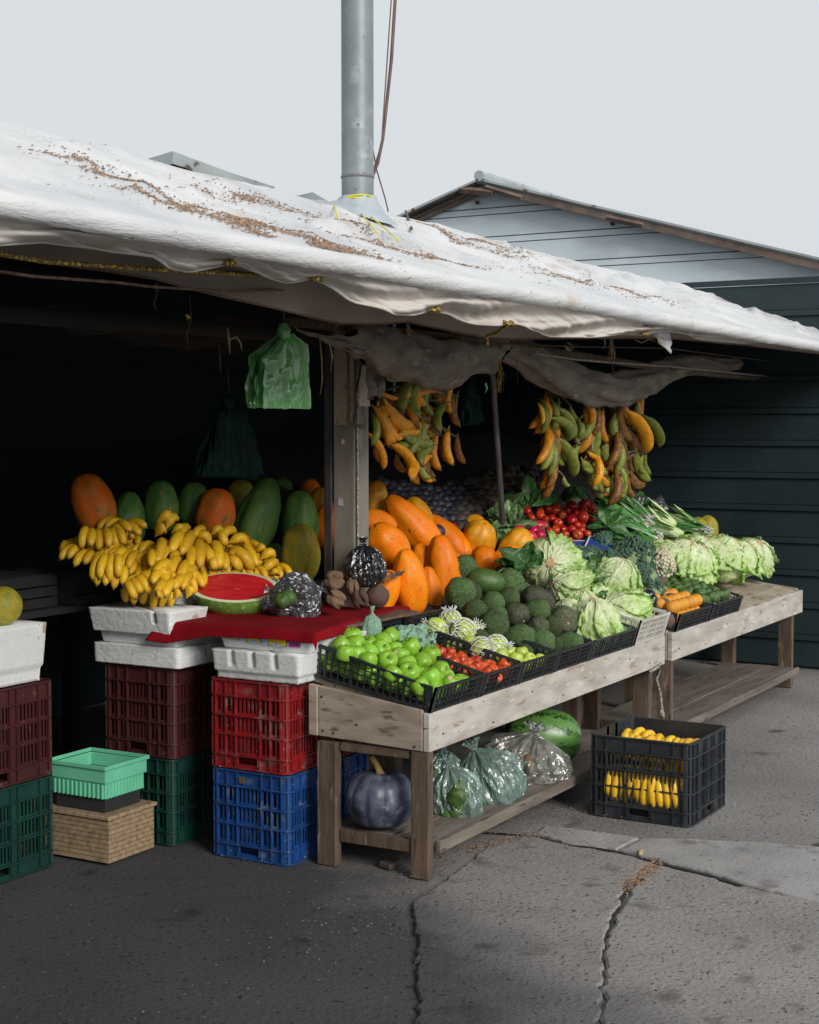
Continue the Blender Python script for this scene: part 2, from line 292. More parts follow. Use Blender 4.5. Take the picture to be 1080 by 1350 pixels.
M['spike'] = pm('soursop_spike', (0.012, 0.014, 0.008), (0.03, 0.035, 0.015), 30, 0.7, rand=0.3)
M['avocado'] = pm('dark_green_smooth_skin', (0.035, 0.10, 0.02), (0.075, 0.14, 0.03), 14, 0.35, 0.001, 70, spot=((0.2, 0.24, 0.12), 60, 0.68, 0.05))
M['core_tan'] = pm('cut_stem_tan', (0.62, 0.42, 0.24), (0.45, 0.28, 0.14), 40, 0.7)
M['lettuce'] = pm('lettuce_leaf', (0.40, 0.60, 0.13), (0.62, 0.76, 0.40), 26, 0.42, 0.004, 75, tramp=[(0.60, 0.05, (0.82, 0.86, 0.62)), (0.74, 0.98, (0.17, 0.40, 0.035))], rand=0.1, trans=0.2)
M['lettuce_core'] = pm('lettuce_heart', (0.62, 0.72, 0.38), (0.44, 0.58, 0.22), 24, 0.45, 0.008, 60, rand=0.08)
M['leaf_dark'] = pm('dark_leaf', (0.035, 0.11, 0.028), (0.07, 0.18, 0.045), 20, 0.45, 0.003, 50, rand=0.2, trans=0.15)
M['leaf_mid'] = pm('mid_green_leaf', (0.09, 0.19, 0.06), (0.17, 0.29, 0.11), 22, 0.45, 0.003, 50, rand=0.2, trans=0.2, tramp=[(0.2, 0.0, (0.45, 0.5, 0.3))])
M['leaf_blade'] = pm('onion_leaf', (0.06, 0.21, 0.045), (0.11, 0.29, 0.07), 12, 0.4, tramp=[(0.16, 0.0, (0.75, 0.75, 0.6))], rand=0.2, trans=0.1)
M['broccoli'] = pm('broccoli_florets', (0.042, 0.095, 0.06), (0.07, 0.14, 0.09), 22, 0.8, 0.003, 220, rand=0.2)
M['stalk_pale'] = pm('pale_stalk', (0.25, 0.34, 0.16), (0.18, 0.27, 0.12), 12, 0.6)
M['cauli'] = pm('cauliflower_curd', (0.66, 0.62, 0.48), (0.55, 0.50, 0.36), 22, 0.8, 0.003, 200)
M['beet'] = pm('beet_skin', (0.14, 0.085, 0.07), (0.09, 0.04, 0.05), 14, 0.7, 0.002, 60, rand=0.2)
M['aubergine'] = pm('aubergine_skin', (0.018, 0.014, 0.035), (0.03, 0.02, 0.05), 7, 0.18)
M['root'] = pm('earthy_root_skin', (0.30, 0.19, 0.115), (0.19, 0.115, 0.07), 18, 0.9, 0.005, 60, spot=((0.10, 0.06, 0.04), 34, 0.62, 0.05), rand=0.15)
M['root_dark'] = pm('dark_root_skin', (0.13, 0.075, 0.055), (0.08, 0.05, 0.04), 18, 0.85, 0.004, 60, rand=0.1)
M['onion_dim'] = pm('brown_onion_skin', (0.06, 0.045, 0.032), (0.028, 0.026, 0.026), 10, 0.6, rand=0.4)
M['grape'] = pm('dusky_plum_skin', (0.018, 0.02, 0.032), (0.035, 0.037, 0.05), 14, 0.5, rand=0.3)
M['pumpkin'] = pm('slate_pumpkin_skin', (0.028, 0.036, 0.058), (0.11, 0.125, 0.18), 15, 0.42, 0.002, 50, spot=[((0.014, 0.018, 0.026), 11, 0.50, 0.3), ((0.16, 0.18, 0.25), 30, 0.60, 0.12), ((0.35, 0.25, 0.15), 26, 0.73, 0.03)], detail=8)
M['pump_stem'] = pm('tan_pumpkin_stem', (0.50, 0.30, 0.11), (0.34, 0.2, 0.08), 40, 0.8, 0.002, 80)
M['wm_skin'] = pm('striped_melon_rind', (0.085, 0.21, 0.045), (0.13, 0.27, 0.065), 14, 0.32, spot=None)
M['wm_rind'] = pm('cut_melon_rind', (0.20, 0.36, 0.06), (0.11, 0.24, 0.045), 30, 0.22, 0.002, 40, spot=((0.35, 0.47, 0.16), 45, 0.6, 0.08))
M['wm_white'] = pm('melon_white_rind', (0.66, 0.70, 0.50), (0.6, 0.66, 0.42), 20, 0.4)
M['wm_red'] = pm('melon_flesh', (0.62, 0.030, 0.035), (0.50, 0.012, 0.020), 14, 0.22, 0.002, 30, spot=[((0.72, 0.16, 0.13), 12, 0.62, 0.1)], stretch=(0.6, 2, 1))
BT = [(0.90, 0.985, (0.06, 0.035, 0.015)), (0.10, 0.0, (0.17, 0.18, 0.04))]
M['ban_y'] = pm('banana_skin', (0.80, 0.49, 0.022), (0.70, 0.38, 0.016), 12, 0.42, 0.0005, 30, spot=[((0.10, 0.045, 0.015), 62, 0.685, 0.02), ((0.06, 0.03, 0.01), 24, 0.72, 0.02)], rand=0.12, tramp=BT)
M['ban_o'] = pm('ripe_plantain_skin', (0.80, 0.33, 0.008), (0.62, 0.20, 0.006), 12, 0.45, 0.0008, 30, spot=[((0.05, 0.022, 0.01), 42, 0.66, 0.02), ((0.04, 0.02, 0.01), 18, 0.68, 0.03)], rand=0.2, tramp=BT, stretch=(1, 1, 0.6))
M['ban_g'] = pm('green_plantain_skin', (0.13, 0.17, 0.030), (0.27, 0.27, 0.04), 10, 0.45, 0.0008, 30, spot=[((0.03, 0.02, 0.01), 40, 0.69, 0.02)], rand=0.25, tramp=BT)
M['ban_b'] = pm('overripe_plantain_skin', (0.33, 0.13, 0.02), (0.12, 0.05, 0.02), 14, 0.5, 0.001, 30, spot=[((0.02, 0.01, 0.008), 26, 0.60, 0.05)], rand=0.25, tramp=BT)
M['ban_stalk'] = pm('banana_stalk', (0.14, 0.10, 0.05), (0.08, 0.055, 0.03), 20, 0.85, 0.003, 60)
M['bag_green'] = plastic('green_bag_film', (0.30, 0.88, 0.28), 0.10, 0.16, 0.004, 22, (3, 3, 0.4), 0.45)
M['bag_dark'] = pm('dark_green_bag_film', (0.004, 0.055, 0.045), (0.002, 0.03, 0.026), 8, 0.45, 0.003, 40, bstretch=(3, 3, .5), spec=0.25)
M['bag_mint'] = plastic('mint_bag_film', (0.60, 0.86, 0.78), 0.60, 0.20, 0.010, 30, (1, 1, 0.3), 0.4)
M['bag_clear'] = plastic('clear_bag_film', (0.72, 0.76, 0.68), 0.74, 0.20, 0.010, 28, (1, 1, 0.4), 0.3)
M['bag_black'] = plastic('black_bag_film', (0.02, 0.022, 0.03), 0.22, 0.2, 0.009, 34, (1, 1, 0.4), 0.05)
M['bag_grey'] = plastic('smoky_bag_film', (0.14, 0.15, 0.18), 0.5, 0.2, 0.009, 34, (1, 1, 0.4), 0.2)
M['tissue'] = pm('green_tissue_paper', (0.32, 0.52, 0.38), (0.24, 0.42, 0.3), 14, 0.7, 0.004, 30, trans=0.2)
M['foam_net'] = pm('white_foam_net', (0.78, 0.80, 0.78), (0.7, 0.72, 0.7), 20, 0.6)
M['sticker'] = pm('pink_fruit_sticker', (0.75, 0.10, 0.22), (0.85, 0.8, 0.75), 160, 0.5, lo=0.48, hi=0.52)
M['dark'] = pm('dark_canvas', (0.02, 0.02, 0.02), (0.03, 0.028, 0.026), 5, 0.9)
def wm_stripes(m):                       # dark wavy stripes running pole to pole
    nt = m.node_tree; N = nt.nodes; L = nt.links; P = N['Principled BSDF']
    tc = N.new('ShaderNodeTexCoord'); sp = N.new('ShaderNodeSeparateXYZ'); L.new(tc.outputs['Object'], sp.inputs[0])
    a = N.new('ShaderNodeMath'); a.operation = 'ARCTAN2'; L.new(sp.outputs[1], a.inputs[0]); L.new(sp.outputs[0], a.inputs[1])
    n = N.new('ShaderNodeTexNoise'); n.inputs['Scale'].default_value = 22; L.new(tc.outputs['Object'], n.inputs['Vector'])
    b = N.new('ShaderNodeMath'); b.operation = 'MULTIPLY_ADD'; L.new(n.outputs['Fac'], b.inputs[0]); b.inputs[1].default_value = 0.75; L.new(a.outputs[0], b.inputs[2])
    c = N.new('ShaderNodeMath'); c.operation = 'MULTIPLY'; L.new(b.outputs[0], c.inputs[0]); c.inputs[1].default_value = 11
    s = N.new('ShaderNodeMath'); s.operation = 'SINE'; L.new(c.outputs[0], s.inputs[0])
    r = N.new('ShaderNodeValToRGB'); r.color_ramp.elements[0].position = 0.55; r.color_ramp.elements[1].position = 0.85; L.new(s.outputs[0], r.inputs[0])
    old = P.inputs['Base Color'].links[0].from_socket
    x = N.new('ShaderNodeMixRGB'); L.new(r.outputs[0], x.inputs[0]); L.new(old, x.inputs[1]); x.inputs[2].default_value = (0.018, 0.07, 0.02, 1); L.new(x.outputs[0], P.inputs['Base Color'])
wm_stripes(M['wm_skin'])

# ================================================================== GROUND
def ground():
    b = MB()
    # fine near the stall, coarse to the horizon
    xs = [-300, -100, -40, -15, -8] + [-5 + 0.25 * i for i in range(61)] + [12, 20, 40, 100, 300]
    ys = [-300, -100, -40, -15] + [-6 + 0.25 * i for i in range(49)] + [8, 15, 40, 100, 300]
    V = [(x, y, 0.006 * nz(x * .8, y * .8, 3) * (1 if abs(x) < 12 and abs(y) < 8 else 0) - 0.006) for y in ys for x in xs]; W = len(xs)
    F = [(j * W + i, j * W + i + 1, (j + 1) * W + i + 1, (j + 1) * W + i) for j in range(len(ys) - 1) for i in range(W - 1)]
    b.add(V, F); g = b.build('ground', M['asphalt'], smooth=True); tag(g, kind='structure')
    # broken slabs: outline in ground metres, traced along the cracks
    def G(px, py): p = atZ(px, py, 0); return (p.x, p.y)
    def ragged(pts, amp, seed):
        out = []
        for i, (a, c) in enumerate(zip(pts, pts[1:] + pts[:1])):
            n = max(2, int(math.dist(a, c) / 0.035))
            for k in range(n):
                t = k / n; x = lerp(a[0], c[0], t); y = lerp(a[1], c[1], t)
                d = (0 if k == 0 else 1) * amp
                out.append((x + d * nz(x * 17, y * 17, seed), y + d * nz(x * 17, y * 17, seed + 9)))
        return out
    def slab(pts, top, seed, amp=0.02):
        o = ragged(pts, amp, seed); n = len(o); cx = sum(p[0] for p in o) / n; cy = sum(p[1] for p in o) / n
        b = MB(); V = [(x, y, -0.03) for x, y in o] + [(x, y, top - 0.006) for x, y in o] + [(lerp(x, cx, .02), lerp(y, cy, .02), top) for x, y in o]
        F = [(i, (i + 1) % n, n + (i + 1) % n, n + i) for i in range(n)] + [(n + i, n + (i + 1) % n, 2 * n + (i + 1) % n, 2 * n + i) for i in range(n)] + [tuple(range(2 * n, 3 * n))]
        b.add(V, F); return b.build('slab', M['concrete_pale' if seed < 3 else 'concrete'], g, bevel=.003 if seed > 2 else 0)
    slab([G(707, 1101), G(752, 1113), G(776, 1116), G(812, 1121), G(842, 1106), G(800, 1100), G(720, 1090)], 0.006, 1, .012)
    slab([G(816, 1122), G(846, 1107), G(900, 1108), G(1000, 1112), G(1150, 1125), G(1200, 1190), G(1080, 1192), G(975, 1165), G(930, 1150), G(862, 1134)], 0.007, 2, .014)
    slab([G(700, 1103), G(752, 1116), G(778, 1119), G(812, 1125), G(861, 1138), G(842, 1152), G(823, 1168), G(796, 1240), G(783, 1500), G(560, 1500), G(545, 1190), G(590, 1160), G(640, 1120)], 0.008, 3)
    slab([G(864, 1140), G(930, 1156), G(980, 1172), G(1250, 1215), G(1400, 1400), G(1250, 1500), G(786, 1500), G(799, 1240), G(832, 1172), G(850, 1154)], 0.006, 4)
    for k, (P_, w_) in enumerate((([(640, 1098), (705, 1102), (752, 1115), (777, 1117), (814, 1123), (861, 1136), (930, 1153), (980, 1168)], .016), ([(861, 1137), (846, 1152), (828, 1170), (797, 1236), (785, 1320), (775, 1480)], .012))):
        b = MB(); pts = [Vector((*G(*q), 0)) for q in P_]; V = []; n = 60
        for i in range(n + 1):
            f = i / n * (len(pts) - 1); j = min(int(f), len(pts) - 2); q = lerp(pts[j], pts[j + 1], f - j); d = (pts[j + 1] - pts[j]).normalized(); s_ = Vector((-d.y, d.x, 0)); ww = w_ * (.6 + .6 * abs(nz(i * .5, k)))
            V += [q + s_ * ww + Vector((0, 0, .0005)), q + Vector((0, 0, .003)), q - s_ * ww + Vector((0, 0, .0005))]
        b.add(V, [(i * 3 + a, i * 3 + a + 1, i * 3 + a + 4, i * 3 + a + 3) for i in range(n) for a in (0, 1)]); b.build('crack_fill', M['wood_dark'], g, smooth=True)
    # litter and grit
    b = MB()
    def flake(x, y, s, z=0.006):
        a = random.random() * 7; q = [(x + s * cos(a + c) * random.uniform(.5, 1), y + s * sin(a + c) * random.uniform(.5, 1), z + random.uniform(0, s * .5)) for c in (0, 1.9, 3.6, 5)]
        top = [(p[0], p[1], p[2] + s * .3) for p in q]
        b.add(q + top, [(4, 5, 6, 7), (0, 1, 5, 4), (1, 2, 6, 5), (2, 3, 7, 6), (3, 0, 4, 7)])
    for _ in range(1500):
        x = random.gauss(0.9, 0.9); y = random.gauss(-0.05, 0.14)
        flake(x, y, random.uniform(.0015, .005))
    for _ in range(900):
        t = random.random(); p = G(lerp(862, 815, t) + random.gauss(0, 8), lerp(1142, 1172, t) + random.gauss(0, 6)); flake(p[0], p[1], random.uniform(.002, .008), 0.004)
    for _ in range(1800):
        x = random.uniform(-2.5, 4); y = random.uniform(-2.6, 1); flake(x, y, random.uniform(.001, .0035))
    for _ in range(350):
        t = random.random(); p = G(lerp(620, 712, t) + random.gauss(0, 10), lerp(1122, 1098, t) + random.gauss(0, 3)); flake(p[0], p[1], random.uniform(.002, .006))
    lit = b.build('ground_litter', M['debris']); tag(lit, 'dry leaf bits and grit scattered on the cracked ground', 'litter', kind='stuff')
    p = atZ(844, 1127, 0.012); b = MB(); b.tube([(0, 0, 0), (.02, .008, .004), (.045, 0, 0)], [.004, .014, .003], 6)
    o = b.build('dry_leaf', M['straw']); o.location = p; tag(o, 'single curled tan leaf lying on the crack in the concrete', 'leaf')
ground()

# ================================================================== FAR GABLED SHED
def gable():
    X0 = 8.0
    shed = empty('gabled_shed', 'pale blue sheet sided shed with a low gable roof behind the stall', 'shed', (X0, 4, 0))
    def L(p): return (p[0] - X0, p[1] - 4, p[2])
    pk = (3.80, 3.785)
    def roofz(y): return pk[1] - (y - pk[0]) * 0.325 if y > pk[0] else pk[1] - (pk[0] - y) * 0.285
    y0, y1 = 0.2, 6.6
    step = 0.262; z = 1.2
    while z < pk[1]:
        def clip(za, zb, xo, mat, nm):
            # horizontal strip between za and zb under the roof line
            ya = max(y0, pk[0] - (pk[1] - za) / 0.285); yb = min(y1, pk[0] + (pk[1] - za) / 0.325)
            yc = max(y0, pk[0] - (pk[1] - zb) / 0.285); yd = min(y1, pk[0] + (pk[1] - zb) / 0.325)
            if zb > pk[1]: yc = yd = pk[0]; zb = pk[1]
            if yb - ya < .05: return
            if yc > yd: yc = yd = pk[0]
            b = MB(); V = []
            for x in (X0 + xo, X0 + 0.03):
                V += [L((x, ya, za)), L((x, yb, za)), L((x, yd, zb)), L((x, yc, zb))]
            b.add(V, [(0, 3, 2, 1), (4, 5, 6, 7), (0, 1, 5, 4), (1, 2, 6, 5), (2, 3, 7, 6), (3, 0, 4, 7)])
            return b.build(nm, M[mat], shed)
        clip(z, z + 0.050, 0.0, 'siding_edge' if False else 'siding', 'siding_rib')
        clip(z + 0.054, z + 0.060, 0.022, 'siding_edge', 'lap_joint')
        clip(z + 0.061, z + step - 0.008, 0.006, 'siding', 'siding_sheet')
        clip(z + step - 0.0075, z + step - 0.001, 0.024, 'siding_edge', 'lap_joint')
        z += step
    # roof: left slope underside shows, long sheets
    def slab(ya, yb, xa, xb, th, nm, mt, dz=0, parent=shed):
        b = MB(); V = []
        for x in (xa, xb):
            for y in (ya, yb):
                for t in (0, th): V.append(L((x, y, roofz(y) + dz + t)))
        b.add(V, [(0, 1, 3, 2), (4, 6, 7, 5), (0, 4, 5, 1), (2, 3, 7, 6), (0, 2, 6, 4), (1, 5, 7, 3)]); return b.build(nm, M[mt], parent)
    for i in range(8):
        xa = X0 - .22 + i * .9
        slab(pk[0] + .01, 7.0, xa, xa + .885, .02, 'roof_sheet', 'roof_grey', .05)
        slab(0.0, pk[0] - .01, xa + (.04 if i == 0 else 0), xa + .885, .02, 'roof_sheet', 'roof_grey', .05)
    for k in range(3):   # thin ribs under the left overhang
        x = X0 - .18 + k * .05; slab(pk[0] + .04, 6.9, x, x + .012, .012, 'roof_rib', 'rafter', .036)
    slab(pk[0] + .02, 6.9, X0 - .05, X0 - .02, .05, 'rafter', 'rafter', -.02)
    slab(0.0, pk[0] - .05, X0 - .16, X0 - .12, .065, 'rafter', 'rafter', -.03)
    b = MB(); V0 = L((X0 - .20, pk[0], 0)); b.tube([(V0[0] - .02, V0[1], pk[1] + .09), (5, V0[1], pk[1] + .09)], .05, 8); b.build('ridge_cap', M['roof_grey'], shed)
    for (px, py, px2, py2, w) in ((607, 250, 650, 254, .034), (640, 247, 688, 261, .026), (800, 287, 848, 297, .026)):
        b = MB(); a = Vector(L(atX(px, py, X0 - .20))); c = Vector(L(atX(px2, py2, X0 - .19))); b.tube([a, c], w, 4); b.build('ridge_board', M['rafter'], shed)
    for px, py in ((630, 267), (808, 295)):
        b = MB(); a = Vector(L(atX(px, py, X0 - .005))); b.tube([a, a + Vector((-.02, 0, 0))], .018, 6); b.build('bolt', M['nail'], shed)
gable()
def wood_box(parent, nm, x0, x1, y0, y1, z0, z1, mat, bev=.003, fn=None):
    cx, cy, cz = (x0 + x1) / 2, (y0 + y1) / 2, (z0 + z1) / 2
    b = MB(); b.box(x0 - cx, x1 - cx, y0 - cy, y1 - cy, z0 - cz, z1 - cz, (lambda x, y, z: tuple(Vector(fn(x + cx, y + cy, z + cz)) - Vector((cx, cy, cz)))) if fn else None)
    o = b.build(nm, M[mat], parent, bevel=bev); px = parent.location if parent else Vector((0, 0, 0))
    o.location = Vector((cx, cy, cz)) - px; return o

# ================================================================== STALL SHELL
XR = 5.45; XL = -4.2
def RZ(y): return 2.085 + 0.36 * (y + 0.3)      # canopy slope
def shell():
    r = empty('end_wall', 'dark sheet wall closing the far right end of the stall', 'wall', (XR, 0, 0))
    z = 0.02
    while z < 2.45:
        h = 0.215
        ya = -.05; 
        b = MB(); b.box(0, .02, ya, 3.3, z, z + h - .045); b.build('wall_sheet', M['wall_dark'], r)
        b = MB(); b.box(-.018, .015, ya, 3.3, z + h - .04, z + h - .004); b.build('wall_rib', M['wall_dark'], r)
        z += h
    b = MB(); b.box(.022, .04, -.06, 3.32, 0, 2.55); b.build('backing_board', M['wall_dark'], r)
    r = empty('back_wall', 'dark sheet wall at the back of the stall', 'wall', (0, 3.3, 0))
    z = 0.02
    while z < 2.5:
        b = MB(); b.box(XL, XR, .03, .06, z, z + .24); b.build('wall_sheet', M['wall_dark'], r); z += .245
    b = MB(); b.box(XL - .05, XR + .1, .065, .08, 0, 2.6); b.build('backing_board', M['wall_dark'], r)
    r = empty('unseen_partition', 'unseen dark board partition at the left end of the stall', 'wall', (XL, 0, 0))  # unseen end wall, added to keep the stall interior dark
    for k in range(14):
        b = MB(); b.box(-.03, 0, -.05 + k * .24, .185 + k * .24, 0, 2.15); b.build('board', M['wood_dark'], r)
    # lower inner roof behind the canopy
    b = MB()
    for k in range(11):
        x = XL + k * .88; b.box(x, x + .87, 1.12, 3.4, 2.42, 2.44, lambda x, y, z: (x, y, z + .15 - .05 * (y - 1.1)))
    o = b.build('inner_roof', M['wood_dark']); tag(o, 'dark low roof over the inside of the stall', 'roof')
shell()

def canopy():
    c = empty('canopy', 'sagging white tarpaulin awning with leaf litter, wrapped round a front pole', 'awning', (0, -.3, 2.085))
    O = Vector((0, -.3, 2.085))
    def top(u, v):
        x = lerp(XL, XR, u); y = lerp(1.14, -.3, v)
        z = RZ(y)
        sag = max(0, sin(pi * min(1, v * 1.06))) ** .7
        z += sag * (0.035 * nz(x * .9, y * 1.5, 1) + .018 * nz(x * 2.4 + y * 2, y * 4 - x * .8, 5) + 0.030 * max(0, 1 - abs(nz(x * 1.3 - y * 2.4, y * 1.3, 8)) * 7) + 0.010 * max(0, 1 - abs(nz(x * 2.2 + y * 3.5, y * 1.6, 18)) * 7) - 0.02 * max(0, 1 - abs(nz(x * 1.1 - y * 1.2, y * 2.4, 28)) * 6))
        z += .03 * max(0, nz(x * .7, 0, 9)) * (1 - v) ** 2
        wk = min(1, max(0, (v - .45) / .5)) * min(1, (1 - v) * 14); z += (.006 * nz(x * 6 + y * 3, y * 2.5, 21) + .003 * nz(x * 16 + y * 9, y * 3, 22)) * wk + .006 * nz(x * 5 - y * 9, y * 6, 23) * min(1, (1 - v) * 14)
        return Vector((x, y, z)) - O
    V, F = grid(760, 70, top)
    b = MB(); b.add(V, F)
    # wrap round the pole
    def wrap(u, v):
        x = lerp(XL, XR, u); a = radians(lerp(88, -75, v))
        e = min(1, v * 5); r = .029 + e * (.0022 * nz(x * 14 + v * 9, v * 1, 2) + .003 * nz(x * 3, 3, v) + .0012 * nz(x * 34 + v * 14, v, 5))
        return Vector((x, -.3 - r * cos(a) - .004, 2.085 - .028 + r * sin(a) + e * .008 * nz(x * .8, 4, 4))) - O
    V2, F2 = grid(1100, 12, wrap)
    n = len(b.v); b.add(V2, F2)
    W = 421
    b.build('tarp', M['tarp'], c, smooth=True)
    b = MB(); b.tube([(XL - .1, 0, -.03), (XR + .05, 0, -.03)], .022, 10); b.build('front_pole', M['steel'], c, smooth=True)
    # front flap tied back with scalloped hem
    hem = [(60, 318), (150, 330), (201, 338), (228, 352), (256, 357), (285, 352), (303, 347), (323, 349), (352, 362), (384, 372), (405, 369), (417, 366), (430, 372), (470, 398), (514, 414), (540, 415), (560, 411), (574, 408), (592, 413), (625, 427), (650, 429), (672, 426), (700, 436), (735, 443), (780, 444), (820, 440), (850, 441), (880, 436), (930, 447), (980, 452), (1030, 448), (1090, 462), (1180, 470)]
    hp = [atY(px, py, -.235) for px, py in hem]
    xt = [(p.x, p.z) for p in hp]
    yt = [(p.x, (0.02 if i % 5 else .05)) for i, p in enumerate(hp)]
    z_ = xt[0][1]; xt = [(XL, z_), (-3.9, z_ - .05), (-3.5, z_ + .01), (-3.2, z_ - .055), (-2.9, z_ - .02), (-2.7, z_ + .01), (-2.45, z_ - .045)] + [q for q in xt if q[0] > -2.3]
    x0, x1 = XL, XR - .03
    def flap(u, v):
        x = lerp(x0, x1, u); zt = 2.048; hz = interp(xt, x)
        y = lerp(-.318, -.235, v ** .8); z = lerp(zt, hz, v ** .9)
        f = sin(pi * v); k = 0; y += .006 * nz(x * 18 - v * 7, v * 2, 33) * f
        y += .035 * nz(x * 2.4 + v * 2.2, v * 1.2, 9) * min(1, v * 2) + .016 * nz(x * 9 - v * 5, v * 1.4, 6) * v + .010 * (1 - 3 * abs(nz(x * 4 + v * 3.5, v * .8, 44))) * v
        return Vector((x, y, z)) - O
    b = MB(); V, F = grid(900, 22, flap); b.add(V, F); o = b.build('front_flap', M['flap'], c, smooth=True)
    s = o.modifiers.new('solid', 'SOLIDIFY'); s.thickness = .002
    b = MB(); b.tube([flap(i / 400, 1.0) for i in range(401)], .0045, 6); b.build('hem_cord', M['flap'], c, smooth=True)
    hem2 = [(60, 345), (150, 357), (201, 367), (255, 381), (320, 397), (371, 410), (417, 420), (449, 426), (500, 427), (540, 424), (575, 432), (610, 440), (640, 445), (700, 447), (760, 446), (800, 446), (880, 446), (980, 455), (1180, 478)]
    hp2 = [atY(px, py, -.06) for px, py in hem2]; xt2 = [(p.x, p.z) for p in hp2]; a0, a1 = XL, XR - .03
    def flap2(u, v):
        x = lerp(a0, a1, u); z = lerp(2.11, interp(xt2, x), v); y = lerp(-.22, -.06, v) + .03 * nz(x * 2.5 + v * 2, v, 13) * v
        z += .02 * nz(x * 2.2, v * 2, 12) * sin(pi * v) + .006 * nz(x * 9, v * 3, 3) * (1 - v ** 5)
        return Vector((x, y, z)) - O
    b = MB(); V, F = grid(400, 14, flap2); b.add(V, F); b.build('inner_flap', M['flap_brown'], c, smooth=True)
    b = MB(); b.tube([flap2(i / 300, 1.0) for i in range(301)], .0035, 6); b.build('hem_cord', M['rope_b'], c)
    b = MB(); b.tube([Vector((XL, -.13, 2.03)) - O] + [Vector(atY(px, py, -.13)) - O for px, py in ((60, 345), (201, 355), (260, 358), (330, 362), (430, 367))], .006, 6); b.build('lacing_rope', M['rope_y'], c, smooth=True)
    b = MB(); b.tube([Vector((XL, -.10, 2.0)) - O] + [Vector(atY(px, py, -.10)) - O for px, py in ((40, 364), (150, 372), (201, 378), (300, 384), (400, 381), (434, 376))], .004, 6); b.build('lacing_rope', M['rope_b'], c, smooth=True)
    for px, py in ((303, 347), (417, 367), (574, 408), (672, 426), (850, 440)):
        q = atY(px, py, -.25) - O; b = MB()
        b.tube([q + Vector((-.05, .0, .004)), q + Vector((-.03, -.008, -.004)), q + Vector((0, -.01, .002)), q + Vector((.02, -.006, -.004)), q + Vector((.045, .02, .004))], .0065, 6)
        b.tube([q + Vector((-.02, -.012, .008)), q + Vector((-.012, -.014, -.010))], .004, 6); b.build('tie_knot', M['rope_y'], c, smooth=True)
    q = atY(672, 426, -.25) - O; q2 = atY(642, 443, -.12) - O
    b = MB(); b.tube([q, lerp(q, q2, .5) + Vector((0, 0, -.008)), q2, q2 + Vector((.005, 0, -.03))], .006, 6); b.build('tie_rope', M['rope_y'], c, smooth=True)
    # side hanging corner flap near the far right
    q = [atY(858, 440, -.2), atY(884, 436, -.2), atY(884, 466, -.2)]
    def tri(u, v): return lerp(lerp(q[0], q[1], u), q[2], v) - O + Vector((0, .02 * nz(u * 3, v * 3, 2), 0))
    b = MB(); V, F = grid(8, 8, tri); b.add(V, F); o = b.build('corner_flap', M['tarp'], c, smooth=True); s = o.modifiers.new('s', 'SOLIDIFY'); s.thickness = .003
    # leaf litter on the cloth
    b = MB()
    def spot(x, y, s):
        u = (x - XL) / (XR - XL); v = (1.14 - y) / 1.44
        p = top(u, v) + Vector((0, 0, .003)); a = random.random() * 7
        q = [p + Vector((s * 1.6 * cos(a), s * 1.6 * sin(a), 0)), p + Vector((-s * .5 * sin(a), s * .5 * cos(a), 0)), p - Vector((s * 1.6 * cos(a), s * 1.6 * sin(a), 0)), p + Vector((s * .5 * sin(a), -s * .5 * cos(a), 0))]
        q.append(p + Vector((0, 0, s * .8))); b.add(q, [(0, 1, 4), (1, 2, 4), (2, 3, 4), (3, 0, 4)])
    def band(P, n, wd):                 # P: pixel path on the canopy plane
        pts = []
        for px, py in P:
            r = ray(px, py); t = (RZ(0) - .36 * 0 + .36 * CAM.y - CAM.z) / (r.z - .36 * r.y); pts.append(CAM + r * t)
        for _ in range(n):
            k = random.random() * (len(pts) - 1); i = int(k); p = lerp(pts[i], pts[i + 1], k - i)
            x = p.x + random.gauss(0, .12); y = p.y + random.gauss(0, wd)
            if -.28 < y < 1.1 and nz(x * 4.5, y * 8, 6) + random.uniform(-.3, .25) > -.02: spot(x, y, random.uniform(.0015, .0062))
    band([(100, 215), (201, 252), (260, 278), (340, 305), (420, 322), (470, 338)], 6500, .055)
    band([(170, 165), (235, 212), (300, 235), (360, 248)], 1500, .03)
    band([(290, 257), (330, 265)], 900, .04)
    band([(350, 262), (410, 285), (470, 305)], 1100, .04)
    band([(470, 312), (540, 335), (640, 355)], 900, .03)
    band([(575, 312), (620, 322), (700, 348)], 1500, .05)
    band([(720, 360), (780, 372), (830, 384)], 1200, .06)
    band([(850, 392), (870, 402)], 300, .05)
    for _ in range(1800):
        x = random.uniform(-4, 5.3); y = random.uniform(-.20, 1.1)
        if nz(x * 1.5, y * 3, 16) > .02: spot(x, y, random.uniform(.0012, .004))
    b.build('leaf_litter', M['debris'], c)['kind'] = 'stuff'
    return top
CTOP = canopy()
def cplane(px, py):
    r = ray(px, py); t = (RZ(0) + .36 * CAM.y - CAM.z) / (r.z - .36 * r.y); return CAM + r * t

